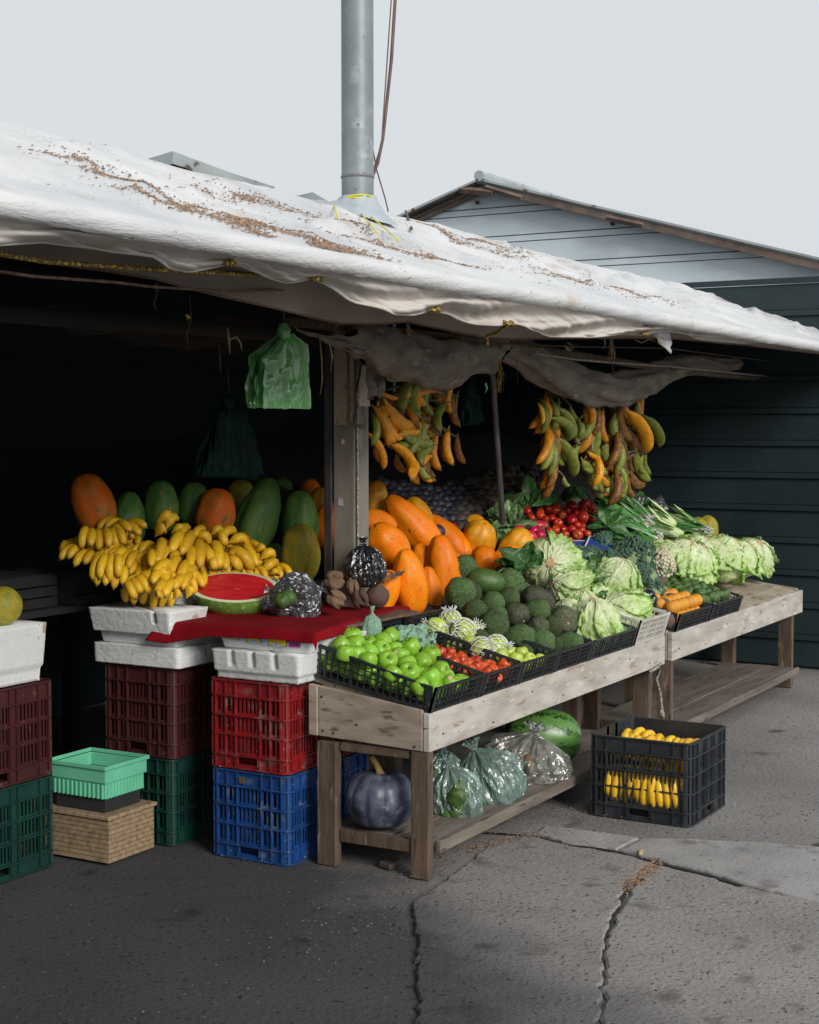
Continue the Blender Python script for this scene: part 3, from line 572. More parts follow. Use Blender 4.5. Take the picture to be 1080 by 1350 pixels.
# things resting on or rising above the canopy
def above():
    # dark sheet edge peeping over the ridge
    for lab, P, dz in (('long grey roofing sheet edge peeking over the canopy ridge at left', [(228, 199), (300, 226), (362, 246)], .03), ('small bent sheet corner peeking over the canopy ridge beside the pole', [(392, 258), (412, 253), (434, 266)], .02)):
        pts = [atY(px, py, 1.3) for px, py in P]
        b = MB(); V = []
        for i, p in enumerate(pts):
            for dy in (0, .35):
                for h in (0, -.05 if i == 1 or len(P) == 3 else -.01): V.append((p.x, p.y + dy, p.z + h - dy * .15))
        F = []
        for i in range(len(pts) - 1):
            a = i * 4; c = a + 4; F += [(a, c, c + 1, a + 1), (a + 2, a + 3, c + 3, c + 2), (a, a + 2, c + 2, c), (a + 1, c + 1, c + 3, a + 3)]
        F += [(0, 1, 3, 2), (len(V) - 4, len(V) - 2, len(V) - 1, len(V) - 3)]
        b.add(V, F); o = b.build('roofing_sheet', M['roof_grey']); tag(o, lab, 'roofing sheet')
    base = Vector((.775, .80, 0))
    # main post under the canopy (square, worn paint), round galvanised pole above
    p = empty('post', 'square painted stall post with peeling cream paint, standing behind the red cloth', 'post', base)
    b = MB()
    h = .056; ch = .012
    ring = [(-h + ch, -h), (h - ch, -h), (h, -h + ch), (h, h), (-h, h), (-h, -h + ch)]
    n = len(ring); V = [(x, y, z) for z in (0, 2.38) for x, y in ring]; F = [(i, (i + 1) % n, n + (i + 1) % n, n + i) for i in range(n)] + [tuple(range(n))[::-1], tuple(range(n, 2 * n))]
    b.add(V, F); b.build('shaft', M['post'], p, bevel=.004)
    def patch(face, a0, a1, z0, z1, seed, mat='cream', nm='paint_patch', off=.0016):
        b = MB(); k = 60; V = []
        for i in range(k + 1):
            z = lerp(z0, z1, i / k); wv = .022 * nz(z * 9, seed) + .014 * nz(z * 33, seed + 3) + .006 * nz(z * 90, seed + 5)
            for a in (a0 if seed % 2 else a0 + wv * (1 if 0 < i < k else .3), a1 + wv if seed % 2 else a1):
                for o in (0, off): V.append((a, -h - o, z) if face == 'y' else (-h - o, a, z))
        F = []
        for i in range(k):
            q = i * 4; F += [(q + 1, q + 3, q + 7, q + 5), (q, q + 1, q + 5, q + 4), (q + 2, q + 6, q + 7, q + 3)]
        b.add(V, F); b.build(nm, M[mat], p)
    def pz(py): return atY(460, py, .75).z
    patch('x', -.01, .05, pz(560), pz(458), 2)
    patch('x', -.046, -.028, pz(556), pz(460), 3)
    patch('y', -.034, .05, pz(535), pz(470), 5); patch('y', -.034, .05, pz(480), pz(455), 4)
    for (px, py, s) in ((452, 582, .011), (449, 662, .017)):
        q = atX(px, py, base.x - h - .003) - base
        b = MB(); V = [(q.x, q.y + s * .7, q.z + s), (q.x, q.y - s * .3, q.z + s * .9), (q.x, q.y - s * .8, q.z - s), (q.x, q.y + s * .7, q.z - s * .9)]
        V += [(x + .002, y, z) for x, y, z in V]; b.add(V, [(0, 1, 2, 3), (4, 7, 6, 5), (0, 4, 5, 1), (1, 5, 6, 2), (2, 6, 7, 3), (3, 7, 4, 0)]); b.build('paper_scrap', M['paper_scrap'], p)
    b = MB(); b.tube([(-h + .004 + .003 * nz(z * 5), -h - .004, z) for z in [.84 + .05 * i for i in range(24)]], .0042, 6); o = b.build('cord', M['rope_w'], None, smooth=True); o.location = base; tag(o, 'thin pale rope running down the corner of the painted post', 'rope')
    P = [(463, 424), (466, 440), (464, 452), (470, 470), (475, 485), (473, 500), (468, 520), (470, 540), (466, 550), (467, 560), (478, 564)]
    b = MB(); pts = [atY(px, py, .735) for px, py in P]; b.tube(pts, .004, 6); b.tube([p_ + Vector((.004, -.004, .01 * (i % 3))) for i, p_ in enumerate(pts)], .0035, 6)
    o = b.build('twisted_cord', M['cable'], smooth=True); tag(o, 'twisted black cord hanging down the face of the painted post', 'cord')
    b = MB(); b.tube([(.825, .95, 0), (.825, .95, 2.35)], .018, 10); o = b.build('thin_pipe', M['steel'], smooth=True); tag(o, 'thin dark pipe standing just behind the painted post', 'pipe')
    # galvanised pole above the canopy
    t = cplane(458, 292); g = empty('utility_pole', 'grey galvanised round pole rising through the white awning', 'pole', (base.x + .05, base.y, 2.2))
    b = MB(); r = .0675; V, F = grid(28, 12, lambda u, v: (r * cos(2 * pi * u), r * sin(2 * pi * u), v * 3.2), True); b.add(V, F); b.build('shaft', M['galv'], g, smooth=True)
    zj = atY(457, 232, .8).z - 2.2
    b = MB(); V, F = grid(28, 4, lambda u, v: ((r + .004 * sin(pi * v)) * cos(2 * pi * u), (r + .004 * sin(pi * v)) * sin(2 * pi * u), zj + v * .012), True); b.add(V, F); b.build('joint_ring', M['steel'], g, smooth=True)
    # plastic wrapped at its foot, tied with yellow twine
    zc = RZ(.8)
    def sk(u, v):
        a = 2 * pi * u; rr = lerp(.075, .17, v ** 1.6) + .008 * nz(cos(a) * 3, sin(a) * 3, v * 3)
        x = .83 + rr * cos(a) * 1.0; y = .8 + rr * sin(a)
        return (x, y, lerp(zc + .085, RZ(y) + .018, v ** .8) + .006 * nz(a * 3, v * 4))
    b = MB(); V, F = grid(60, 16, sk, True); b.add(V, F); o = b.build('wrapping_sheet', pm('grey_blue_film', (.42, .47, .52), (.34, .39, .44), 9, .4, .004, 40), smooth=True); tag(o, 'grey plastic sheet wrapped round the foot of the utility pole', 'wrapping')
    b = MB(); zt = zc + .075
    for k in range(3):
        b.tube([(.83 + .077 * cos(a), .8 + .077 * sin(a), zt - .012 * k + .008 * sin(a * 2 + k)) for a in [2 * pi * i / 24 for i in range(25)]], .0035, 5)
    for P in ([(470, 280), (478, 295), (488, 308), (497, 318)], [(474, 280), (492, 298), (508, 312), (523, 327)], [(438, 272), (440, 285), (444, 298)]):
        b.tube([cplane(*q) + Vector((-.01, -.015, .022)) for q in P], .003, 5)
    o = b.build('yellow_twine', M['twine_y'], smooth=True); tag(o, 'bright yellow twine knotted round the foot of the utility pole', 'twine')
    # cables
    for i, (P, rr) in enumerate((([(474, -60), (478, 80), (482, 182), (479, 215), (477, 240)], .006), ([(525, -60), (516, 80), (505, 182), (498, 215), (483, 252), (470, 278)], .0075), ([(470, -60), (489, 182), (497, 225), (508, 262), (512, 279)], .003), ([(520, -60), (503, 190), (487, 240), (478, 262)], .003))):
        b = MB(); pts = [atY(px, py, .86) for px, py in P]; b.tube(pts, rr, 6); o = b.build('hanging_cable', M['cable'], smooth=True)
        tag(o, ['short brown cable running straight down beside the utility pole', 'thick curved dark cable reaching the foot of the utility pole', 'thin wire slanting down to the awning right of the utility pole', 'thin looping wire close beside the utility pole'][i], 'cable')
    b = MB(); b.tube([cplane(535, 283) + Vector((0, 0, .02)), cplane(543, 308) + Vector((0, 0, .02))], .006, 5); o = b.build('twig', M['rope_b']); tag(o, 'short dark twig lying on the white awning', 'twig')
above()

# ================================================================== COUNTER
def deck(y): return .598 + .185 * y if y < .52 else .598 + .185 * .52
def table(X0, X1, lab, first=True):
    t = empty('display_table', lab, 'table', (X0, 0, 0))
    wood_box(t, 'front_apron', X0 + .001, X1, -.0, .026, .459, .598, 'wood_pale')
    fn = lambda x, y, z: (x, y, z if z < .55 else .600 + .118 * y)
    sy = .467
    def side(x0, x1, y0, y1, nm):
        cx = (x0 + x1) / 2; cy = (y0 + y1) / 2; cz = .53
        b = MB(); V = []
        for (y, zb, zt) in ((y0, .459 + .016 * y0 / .5, .604 + .118 * y0), (y1, .459 + .016 * y1 / .5, .604 + .118 * y1)):
            for x in (x0, x1): V += [(x - cx, y - cy, zb - cz), (x - cx, y - cy, zt - cz)]
        b.add(V, [(0, 1, 3, 2), (4, 6, 7, 5), (0, 4, 5, 1), (2, 3, 7, 6), (0, 2, 6, 4), (1, 5, 7, 3)])
        o = b.build(nm, M['wood_side'], t, bevel=.003); o.location = Vector((cx - X0, cy, cz))
    side(X0, X0 + .025, .029, .465, 'side_apron'); side(X0 - .006, X0 + .02, .467, .505, 'side_apron')
    side(X1 - .028, X1 - .003, .029, .50, 'side_apron')
    n = 5
    for k in range(n):
        y0 = .03 + k * .096
        wood_box(t, 'top_board', X0 + .028, X1 - .03, y0, y0 + .092, -.018, 0, 'wood_side', .002, lambda x, y, z: (x, y, z + .592 + .185 * y))
    for (x0, x1, y0, y1) in ((X0 + .004, X0 + .042, .006, .078), (X0 - .012, X0 + .03, .385, .465), (X1 - .13, X1 - .085, .03, .115), (X1 - .13, X1 - .085, .40, .48)):
        wood_box(t, 'leg', x0, x1, y0, y1, 0, .457, 'wood_brown')
    wood_box(t, 'leg_cleat', X0 + .012, X0 + .030, .09, .38, .425, .4575, 'wood_brown')
    for k in range(3):
        y0 = .002 + k * .152
        wood_box(t, 'shelf_board', X0 + .052 if k == 0 else X0 + .052, X1 - .14, y0, y0 + .149, .112, .13 + .002 * (k % 2), 'wood_shelf', .003)
    wood_box(t, 'shelf_edge', X0 + .046, X1 - .135, -.021, -.002, .092, .1345, 'wood_shelf', .003)
    wood_box(t, 'shelf_rail', X0 + .012, X0 + .034, .082, .382, .088, .134, 'wood_brown')
    for (x, z) in ((.10, .51), (.5, .485), (.85, .55), (1.15, .49), (1.6, .50), (1.9, .545), (2.15, .49)):
        b = MB(); b.tube([(x, 0, z), (x, -.0025, z)], .0045, 6); b.build('nail_head', M['nail'], t)
    for (y, z) in ((.06, .475), (.40, .49), (.445, .495), (.30, .53), (.45, .62)):
        b = MB(); b.tube([(0, y, z), (-.0025, y, z)], .005, 6); b.build('nail_head', M['nail'], t)
    return t
table(0, 2.36, 'pale weathered wooden display table with a lower shelf, nearest the viewer')
table(2.46, 4.8, 'second wooden display table further along, beyond the roped corner')
b = MB(); P = [(868, 878), (870, 884), (866, 895), (871, 915), (874, 938), (873, 943)]
b.tube([atY(px, py, -.012) for px, py in P], .0055, 6); q = atY(867, 879, -.012)
b.tube([q + Vector((-.10, 0, -.012)), q + Vector((-.05, -.006, -.004)), q, q + Vector((.02, -.01, .012)), q + Vector((.045, 0, .006))], .007, 6)
b.tube([atY(872, 936, -.014), atY(874, 946, -.014)], .012, 6)
o = b.build('tied_rope', M['rope_w'], smooth=True); tag(o, 'dirty white rope knotted at the right corner of the display table', 'rope')

# bench and sloping boards behind the counter
def bench():
    t = empty('display_bench', 'dark sloping board rack holding the heaps behind the table', 'rack', (.76, .54, 0))
    for k in range(11):
        y0 = .56 + k * .155
        wood_box(t, 'slope_board', 1.45 if k > 1 else .78, 5.4, y0, y0 + .15, -.015, 0, 'wood_dark', 0, lambda x, y, z: (x, y, z + .512 + .465 * y))
    for x in (.79, 2.0, 3.5, 5.3):
        wood_box(t, 'leg', x, x + .06, .60, .66, 0, .76, 'wood_brown', 0); wood_box(t, 'leg', max(x, 1.5), max(x, 1.5) + .06, 2.15, 2.21, 0, 1.48, 'wood_dark', 0)
    t = empty('back_bench', 'dark low bench behind the bananas and green papayas', 'bench', (-3, 1.2, 0))
    for k in range(5):
        wood_box(t, 'board', -4.1, 1.44, 1.14 + k * .26 + .24, 1.14 + k * .26 + .495, .86, .885, 'wood_dark', 0) if k else wood_box(t, 'board', .95, 1.44, 1.02, 1.375, .86, .885, 'wood_dark', 0)
    for x in (-3, -1.2, .6): wood_box(t, 'leg', x, x + .06, 2.2, 2.26, 0, .858, 'wood_dark', 0)
bench()

# ================================================================== CRATES
def panel(b, w, h, cols, T, top=.0, bands=((.17, .40), (.43, .64), (.67, .88)), handle=None, th=.004):
    """one wall of a stacking crate: u 0..w, z 0..h, outward +n.  cols = rib positions; T maps (u,z,n)->point"""
    def bx(u0, u1, z0, z1, n0, n1):
        v = [T(u, z, n) for n in (n0, n1) for z in (z0, z1) for u in (u0, u1)]
        b.add(v, [(0, 2, 3, 1), (4, 5, 7, 6), (0, 1, 5, 4), (2, 6, 7, 3), (0, 4, 6, 2), (1, 3, 7, 5)])
    rows = [0, .15] + [bb[1] + .012 for bb in bands] ; 
    zs = [0.012, .155] + [.385, .60, .815, .985]
    for z in zs: bx(0, w, z * h - .004, z * h + .002, th, .014)
    for u in cols: bx(u - .002, u + .002, .01 * h, .985 * h, th, .013)
    # solid backing rows
    for (za, zb, slots) in ((0.01, .155, handle), (.155, .385, 1), (.385, .60, 1), (.60, .815, 1), (.815, .99, 0)):
        for (ua, ub) in zip(cols, cols[1:]):
            if slots == 1 and ub - ua > .035:
                A, B = za * h + .010, zb * h - .010
                bx(ua, ub, za * h, A, 0, th); bx(ua, ub, B, zb * h, 0, th)
                n = max(2, int((ub - ua) / .0165)); p = (ub - ua) / n
                for k in range(n + 1):
                    c = ua + k * p; bx(max(ua, c - .0042), min(ub, c + .0042), A, B, 0.0005, th - .0005)
            elif slots and slots != 1 and ua < slots < ub:
                g0, g1 = ua + .008, ub - .008
                bx(ua, g0, za * h, zb * h, 0, th); bx(g1, ub, za * h, zb * h, 0, th); bx(g0, g1, za * h, za * h + .014, 0, th)
                bx(g0 - .002, g0 + .002, za * h + .012, zb * h - .004, th, .014); bx(g1 - .002, g1 + .002, za * h + .012, zb * h - .004, th, .014)
            else: bx(ua, ub, za * h, zb * h, 0, th)
def stack_crate(name, lab, mat, x0, y0, z0, L=.58, W=.36, H=.335, group='tall plastic crates'):
    t = empty(name, lab, 'crate', (x0 + L / 2, y0 + W / 2, z0), group=group)
    r = .035; hl, hw = L / 2, W / 2
    mt = M[mat]
    def cols(w): return [0.0, .045, w * .5 - .055, w * .5 + .055, w - .045, w]
    for sgn in (-1, 1):
        b = MB(); w = W - 2 * r
        panel(b, w, H, cols(w), (lambda s: (lambda u, z, n: (s * (hl - .014 + n), s * (-(w / 2) + u), z)))(sgn), handle=w / 2); b.build('side_panel', mt, t)
        b = MB(); w2 = L - 2 * r
        cl = [0, .05, .16, w2 / 2 - .06, w2 / 2 + .06, w2 - .16, w2 - .05, w2]
        panel(b, w2, H, cl, (lambda s: (lambda u, z, n: (s * (w2 / 2 - u), s * (hw - .014 + n), z)))(sgn), handle=w2 / 2); b.build('side_panel', mt, t)
    for sx in (-1, 1):
        for sy in (-1, 1):
            b = MB(); cx, cy = sx * (hl - r), sy * (hw - r); K = 7
            def arc(rr, z0_, z1_, a0=0, a1=1, th=.004):
                V = []
                for i in range(K):
                    a = pi / 2 * lerp(a0, a1, i / (K - 1))
                    for q in (rr, rr - th):
                        for z in (z0_, z1_): V.append((cx + sx * q * cos(a), cy + sy * q * sin(a), z))
                F = []
                for i in range(K - 1):
                    q = i * 4; F += [(q, q + 4, q + 5, q + 1), (q + 2, q + 3, q + 7, q + 6), (q + 1, q + 5, q + 7, q + 3), (q, q + 2, q + 6, q + 4)]
                F += [(0, 1, 3, 2), (q + 4, q + 6, q + 7, q + 5)]
                if sx * sy < 0: F = [f[::-1] for f in F]
                b.add(V, F)
            arc(r - .010, 0.003, H - .003)
            for z in (.012, .155, .385, .60, .815, .985): arc(r, z * H - .004, z * H + .002, th=.012)
            arc(r - .001, .004, H * .98, .46, .54, th=.012); arc(r - .001, .004, H * .98, .0, .05, th=.012); arc(r - .001, .004, H * .98, .95, 1, th=.012)
            b.build('corner', mt, t)
    b = MB(); b.box(-hl + .016, hl - .016, -hw + .016, hw - .016, .004, .012); b.build('crate_floor', mt, t)
    return t
stack_crate('plastic_crate', 'blue plastic crate on the ground beneath the red one', 'blue_plastic', -.10, .53, 0)
stack_crate('plastic_crate', 'bright red plastic crate stacked on the blue crate', 'red_plastic', -.10, .535, .337)
stack_crate('plastic_crate', 'dark green plastic crate on the ground beneath the maroon one', 'green_plastic', -.09, 1.07, 0)
stack_crate('plastic_crate', 'maroon plastic crate stacked on the dark green crate', 'maroon_plastic', -.085, 1.065, .337, H=.35)
stack_crate('plastic_crate', 'dark green crate at the far left of the picture, on the ground', 'green_plastic', -1.06, 1.30, 0)
stack_crate('plastic_crate', 'maroon crate at the far left of the picture, stacked on a dark green one', 'maroon_plastic', -1.06, 1.30, .337, H=.35)
BLUE = [o_ for o_ in COL.objects if o_.get('label', '').startswith('blue plastic crate on')][0]
b = MB(); b.box(-.2915, -.289, .015, .042, .285, .31); o = b.build('faded_sticker', M['rafter'], BLUE)
bc = stack_crate('banana_crate', 'black plastic crate full of bananas on the ground at right', 'black_plastic', 1.16, -.56, 0, L=.46, W=.45, H=.34, group=None)

# small things at the left edge
def mint():
    p = atZ(208, 1113, 0)
    t = empty('wooden_box', 'small light wooden box standing on the ground at the left edge', 'box', (-.275, 1.28, 0))
    b = MB()
    for k in range(9): b.box(-.13, .13, -.16, -.15, .005 + k * .0175, .02 + k * .0175); b.box(.12, .13, -.15, .15, .005 + k * .0175, .02 + k * .0175); b.box(-.13, -.12, -.15, .15, .005 + k * .0175, .02 + k * .0175)
    b.build('slatted_side', M['straw'], t)['kind'] = 'stuff'
    wood_box(t, 'lid', -.275 - .14, -.275 + .14, 1.28 - .17, 1.28 + .16, .165, .18, 'straw', .003)
    t = empty('mint_basket', 'small mint green plastic basket above the wooden box at the left edge', 'basket', (-.275, 1.28, .235))
    b = MB()
    for z0, z1, r in ((.0, .06, .0), (.06, .11, .008), (.11, .125, .016)):
        b.box(-.11 - r, .11 + r, -.13 - r, -.125 - r, z0, z1); b.box(-.11 - r, .11 + r, .125 + r, .13 + r, z0, z1); b.box(.105 + r, .11 + r, -.125 - r, .125 + r, z0, z1); b.box(-.11 - r, -.105 - r, -.125 - r, .125 + r, z0, z1)
    b.box(-.10, .10, -.12, .12, 0, .006); b.build('basket_wall', M['mint_plastic'], t, bevel=.002)
    b = MB()
    for k in range(12): b.box(-.10 + k * .018, -.096 + k * .018, -.134, -.13, .0, .055); b.box(-.116, -.11, -.12 + k * .021, -.114 + k * .021, 0, .055)
    b.build('rib', M['mint_plastic'], t)['kind'] = 'stuff'
    t = empty('carton', 'plain brown carton holding up the mint basket at the left edge', 'carton', (-.275, 1.28, .18))
    wood_box(t, 'carton_body', -.275 - .10, -.275 + .10, 1.28 - .12, 1.28 + .12, .181, .234, 'wood_dark', .002)
mint()

def foam_box(lab, x0, x1, y0, y1, z0, z1, notches=(), name='foam_box', taper=.015, rim=.0, rot=0, notch_side='x', seed=0, crumble=0):
    cx, cy = (x0 + x1) / 2, (y0 + y1) / 2; hx, hy = (x1 - x0) / 2, (y1 - y0) / 2; H = z1 - z0
    t = empty(name, lab, 'foam box', (cx, cy, z0), (0, 0, rot), group='white foam boxes')
    r = .022; N = 240; NZ = 18
    per = 4 * (hx + hy) - 8 * r + 2 * pi * r
    def pt(s):
        s = (s % 1) * per
        segs = [(2 * hy - 2 * r, 0), (pi * r / 2, 1), (2 * hx - 2 * r, 0), (pi * r / 2, 1), (2 * hy - 2 * r, 0), (pi * r / 2, 1), (2 * hx - 2 * r, 0), (pi * r / 2, 1)]
        # start at (-hx, hy-r) going -y
        pos = Vector((-hx, hy - r)); d = 270
        for L_, k in segs:
            if s <= L_:
                if k == 0:
                    a = radians(d); return pos + Vector((cos(a), sin(a))) * s, Vector((cos(a - pi / 2), sin(a - pi / 2)))
                a = radians(d); c = pos + Vector((cos(a + pi / 2), sin(a + pi / 2))) * r; ph = s / r
                n = Vector((cos(a - pi / 2 + ph), sin(a - pi / 2 + ph))); return c + n * r, n
            a = radians(d)
            if k == 0: pos = pos + Vector((cos(a), sin(a))) * L_
            else:
                c = pos + Vector((cos(a + pi / 2), sin(a + pi / 2))) * r; n = Vector((cos(a), sin(a))); pos = c + n * r; d += 90
            s -= L_
        return pos, Vector((-1, 0))
    def fn(u, v):
        p, n = pt(u); z = v * H; off = -taper * (1 - v)
        if rim and v < .24: off -= rim
        s = u * per
        for c in notches:
            dd = abs(s - c); 
            if dd < .010 and v > .45: off -= .014 * sqrt(max(0, 1 - (dd / .010) ** 2)) * min(1, (v - .45) / .06)
        off += .0015 * nz(p.x * 60, p.y * 60, v * 9 + seed)
        if crumble and v < .12: z += crumble * max(0, nz(s * 40, seed)) 
        q = p + n * off; return (q.x, q.y, z)
    b = MB(); V, F = grid(N, NZ, fn, True); b.add(V, F)
    b.f.append(tuple(range(N))[::-1]); b.f.append(tuple(range(NZ * N, NZ * N + N))); b.mi += [0, 0]
    o = b.build('box_shell', M['foam'], t, smooth=True)
    return t
foam_box('white foam box with three notches on top of the bright red crate', -.115, .42, .47, .875, .673, .782, notches=(.075, .17, .27), rim=.010, crumble=.008, seed=3)
lb = foam_box('thin white foam tray with a printed label, under the red cloth', -.075, .43, .455, .86, .7835, .823, taper=.012, seed=5)
foam_box('lower white foam box on the maroon crate at left', -.10, .45, 1.03, 1.46, .688, .765, taper=.004, notches=(.58,), seed=8)
foam_box('dark gapped white foam lid between the two boxes on the maroon crate', -.085, .43, 1.05, 1.44, .767, .812, taper=.012, seed=12)
foam_box('upper white foam box holding the bananas at left', -.13, .12, 1.045, 1.46, .8135, .905, taper=.02, notches=(.31, .40), rim=0, seed=9)
foam_box('white foam box under the bananas, hidden behind the cut melon', .16, .92, 1.24, 1.55, .887, .945, taper=.01, seed=14)
foam_box('white foam box at the far left of the picture holding bananas', -1.07, -.53, 1.28, 1.66, .69, .90, taper=.02, notches=(.1, .2), rim=.01, seed=19)

# printed label on the tray: blue panel, yellow letters with dark edge (hanging upside down), magenta panel
def label():
    x = -.0765
    def plate(nm, y0, y1, z0, z1, mat, xo=0.0):
        b = MB(); b.box(x - .0004 - xo, x + .0006 - xo, y1, y0, z0, z1); b.build(nm, mat, None)
        o = COL.objects[-1] if False else bpy.data.objects[-1]
    blue = pm('label_blue', (0.32, 0.50, 0.66), (0.28, 0.45, 0.6), 40, .6); mag = pm('label_magenta', (0.42, 0.07, 0.28), (0.36, 0.06, 0.24), 40, .6)
    yel = pm('label_yellow', (0.78, 0.55, 0.02), (0.7, 0.48, 0.02), 40, .6); blk = pm('label_black', (0.02, 0.015, 0.02), (0.03, 0.02, 0.02), 40, .6); tan_ = pm('label_print', (0.55, 0.5, 0.42), (0.2, 0.17, 0.13), 60, .8, stretch=(1, 6, .5), lo=.45, hi=.55)
    def yz(px, py): p = atX(px, py, x); return p.y, p.z
    def poly(nm, pts, mat, k):
        b = MB(); n = len(pts); V = [(x - .0008 * k - q, *yz(*p)) for q in (0, .0006) for p in pts]
        b.add(V, [tuple(range(n)), tuple(range(n, 2 * n))[::-1]] + [(i, (i + 1) % n, n + (i + 1) % n, n + i) for i in range(n)])
        o = b.build(nm, mat, lb); o.matrix_parent_inverse = Matrix.Translation(-lb.location); return o
    poly('label_panel', [(322, 836), (378, 838), (378, 853.5), (323, 846.5)], blue, 1)
    poly('label_panel', [(380.5, 840), (396.5, 841), (396.3, 854), (380.6, 853)], mag, 1)
    poly('label_print', [(292, 837), (320, 838), (320, 845), (293, 841)], tan_, 1)
    # X-like letter and M-like letter, seen upside down
    X_ = [(325, 845.3), (332.5, 835), (339, 840), (345.8, 847), (340.5, 846.6), (334.5, 841.5), (329.5, 845.6)]
    X2 = [(338, 840.5), (345, 835), (346, 838), (340.5, 842)]
    Mm = [(355, 849.5), (355.4, 838), (378, 839), (377.8, 852), (370.8, 851.3), (370.3, 846), (366, 849.6), (361.5, 845), (360.8, 849.8)]
    def grow(P, d):
        cx = sum(p[0] for p in P) / len(P); cy = sum(p[1] for p in P) / len(P)
        return [(p[0] + d * (1 if p[0] > cx else -1), p[1] + d * (1 if p[1] > cy else -1) * .7) for p in P]
    for P in (X_, Mm): poly('letter_edge', grow(P, .9), blk, 2); poly('letter', P, yel, 3)
    # little gill lines on the magenta panel
    for k in range(3): poly('print_line', [(383, 847.5 + k * 1.8), (394, 848.2 + k * 1.8), (394, 848.7 + k * 1.8), (383, 848 + k * 1.8)], blk, 2)
label()

# ------------------------------------------------------------------ low slatted fruit crates on the table
TILT = atan(.185)
def low_crate(lab, x0, x1, hf=.088, hb=.128, L=.54, mat='black_plastic', name='fruit_crate', group='low black fruit crates on the table'):
    t = empty(name, lab, 'crate', ((x0 + x1) / 2, .0, .600), (TILT, 0, 0), group=group)
    W = x1 - x0 - .006; hw = W / 2; mt = M[mat]; fl = .012
    def H(y): return lerp(hf, hb, y / L)
    def wall(P0, P1, out):                      # P along the wall bottom, 2D
        b = MB(); P0 = Vector(P0); P1 = Vector(P1); out = Vector(out); ln = (P1 - P0).length; n = max(8, int(ln / .027)); d = (P1 - P0) / ln
        def bx(s0, s1, za, zb, n0, n1, absz=False):
            V = []
            for nn in (n0, n1):
                for k in (0, 1):
                    for s in (s0, s1):
                        q = P0 + d * s; h = H(q.y); z = (za, zb)[k] * h if not absz else (za, zb)[k]
                        flare = out * (fl * z / .11 + nn); V.append((q.x + flare.x, q.y + flare.y, z))
            b.add(V, [(0, 2, 3, 1), (4, 5, 7, 6), (0, 1, 5, 4), (2, 6, 7, 3), (0, 4, 6, 2), (1, 3, 7, 5)])
        bx(0, ln, .90, 1.0, -.004, .006); bx(0, ln, .93, 1.02, -.002, .010)
        bx(0, ln, 0, .09, -.002, .005)
        for f in (.30, .50, .70): bx(0, ln, f, f + .035, -.001, .004)
        for k in range(n + 1):
            s = ln * k / n; wd = .0045 if k % 4 == 0 else .0018
            bx(max(0, s - wd), min(ln, s + wd), 0.02, .93, -.003, .0035 if k % 4 else .006)
        for s in (0, ln): bx(max(0, s - .018), min(ln, s + .018), 0, 1.03, -.003, .008)
        return b
    wall((-hw, 0.004), (hw, 0.004), (0, -1)).build('end_panel', mt, t)
    wall((-hw, L), (hw, L), (0, 1)).build('end_panel', mt, t)
    wall((-hw + .012, .006), (-hw + .012, L), (-1, 0)).build('long_panel', mt, t)
    wall((hw - .012, .006), (hw - .012, L), (1, 0)).build('long_panel', mt, t)
    b = MB(); 
    for k in range(9): x = lerp(-hw + .014, hw - .014, k / 8); b.box(x - .004, x + .004, .01, L - .01, .003, .009)
    for k in range(11): y = lerp(.012, L - .012, k / 10); b.box(-hw + .014, hw - .014, y - .004, y + .004, .009, .012)
    b.build('crate_floor', mt, t)
    return t
low_crate('low black crate heaped with green apples at the front corner of the table', .0, .385, hf=.092, hb=.128)
low_crate('low black crate holding small red apples, second from the front corner', .388, .71)
low_crate('low black crate with foam netted fruit and yellow green apples, third from the corner', .713, 1.05)
low_crate('low black crate full of soursops, fourth from the front corner', 1.053, 1.42)
low_crate('low black crate under the lettuces, last of the black row', 1.423, 1.93)
# white basket
low_crate('white plastic lattice basket of beets at the right end of the table', 1.95, 2.33, hf=.12, hb=.13, mat='white_plastic', name='white_basket', group='baskets on the table')
low_crate('low black crate on the second table, nearer one', 2.50, 2.98, group='crates on the second table')
low_crate('low black crate on the second table, farther one', 3.0, 3.5, group='crates on the second table')

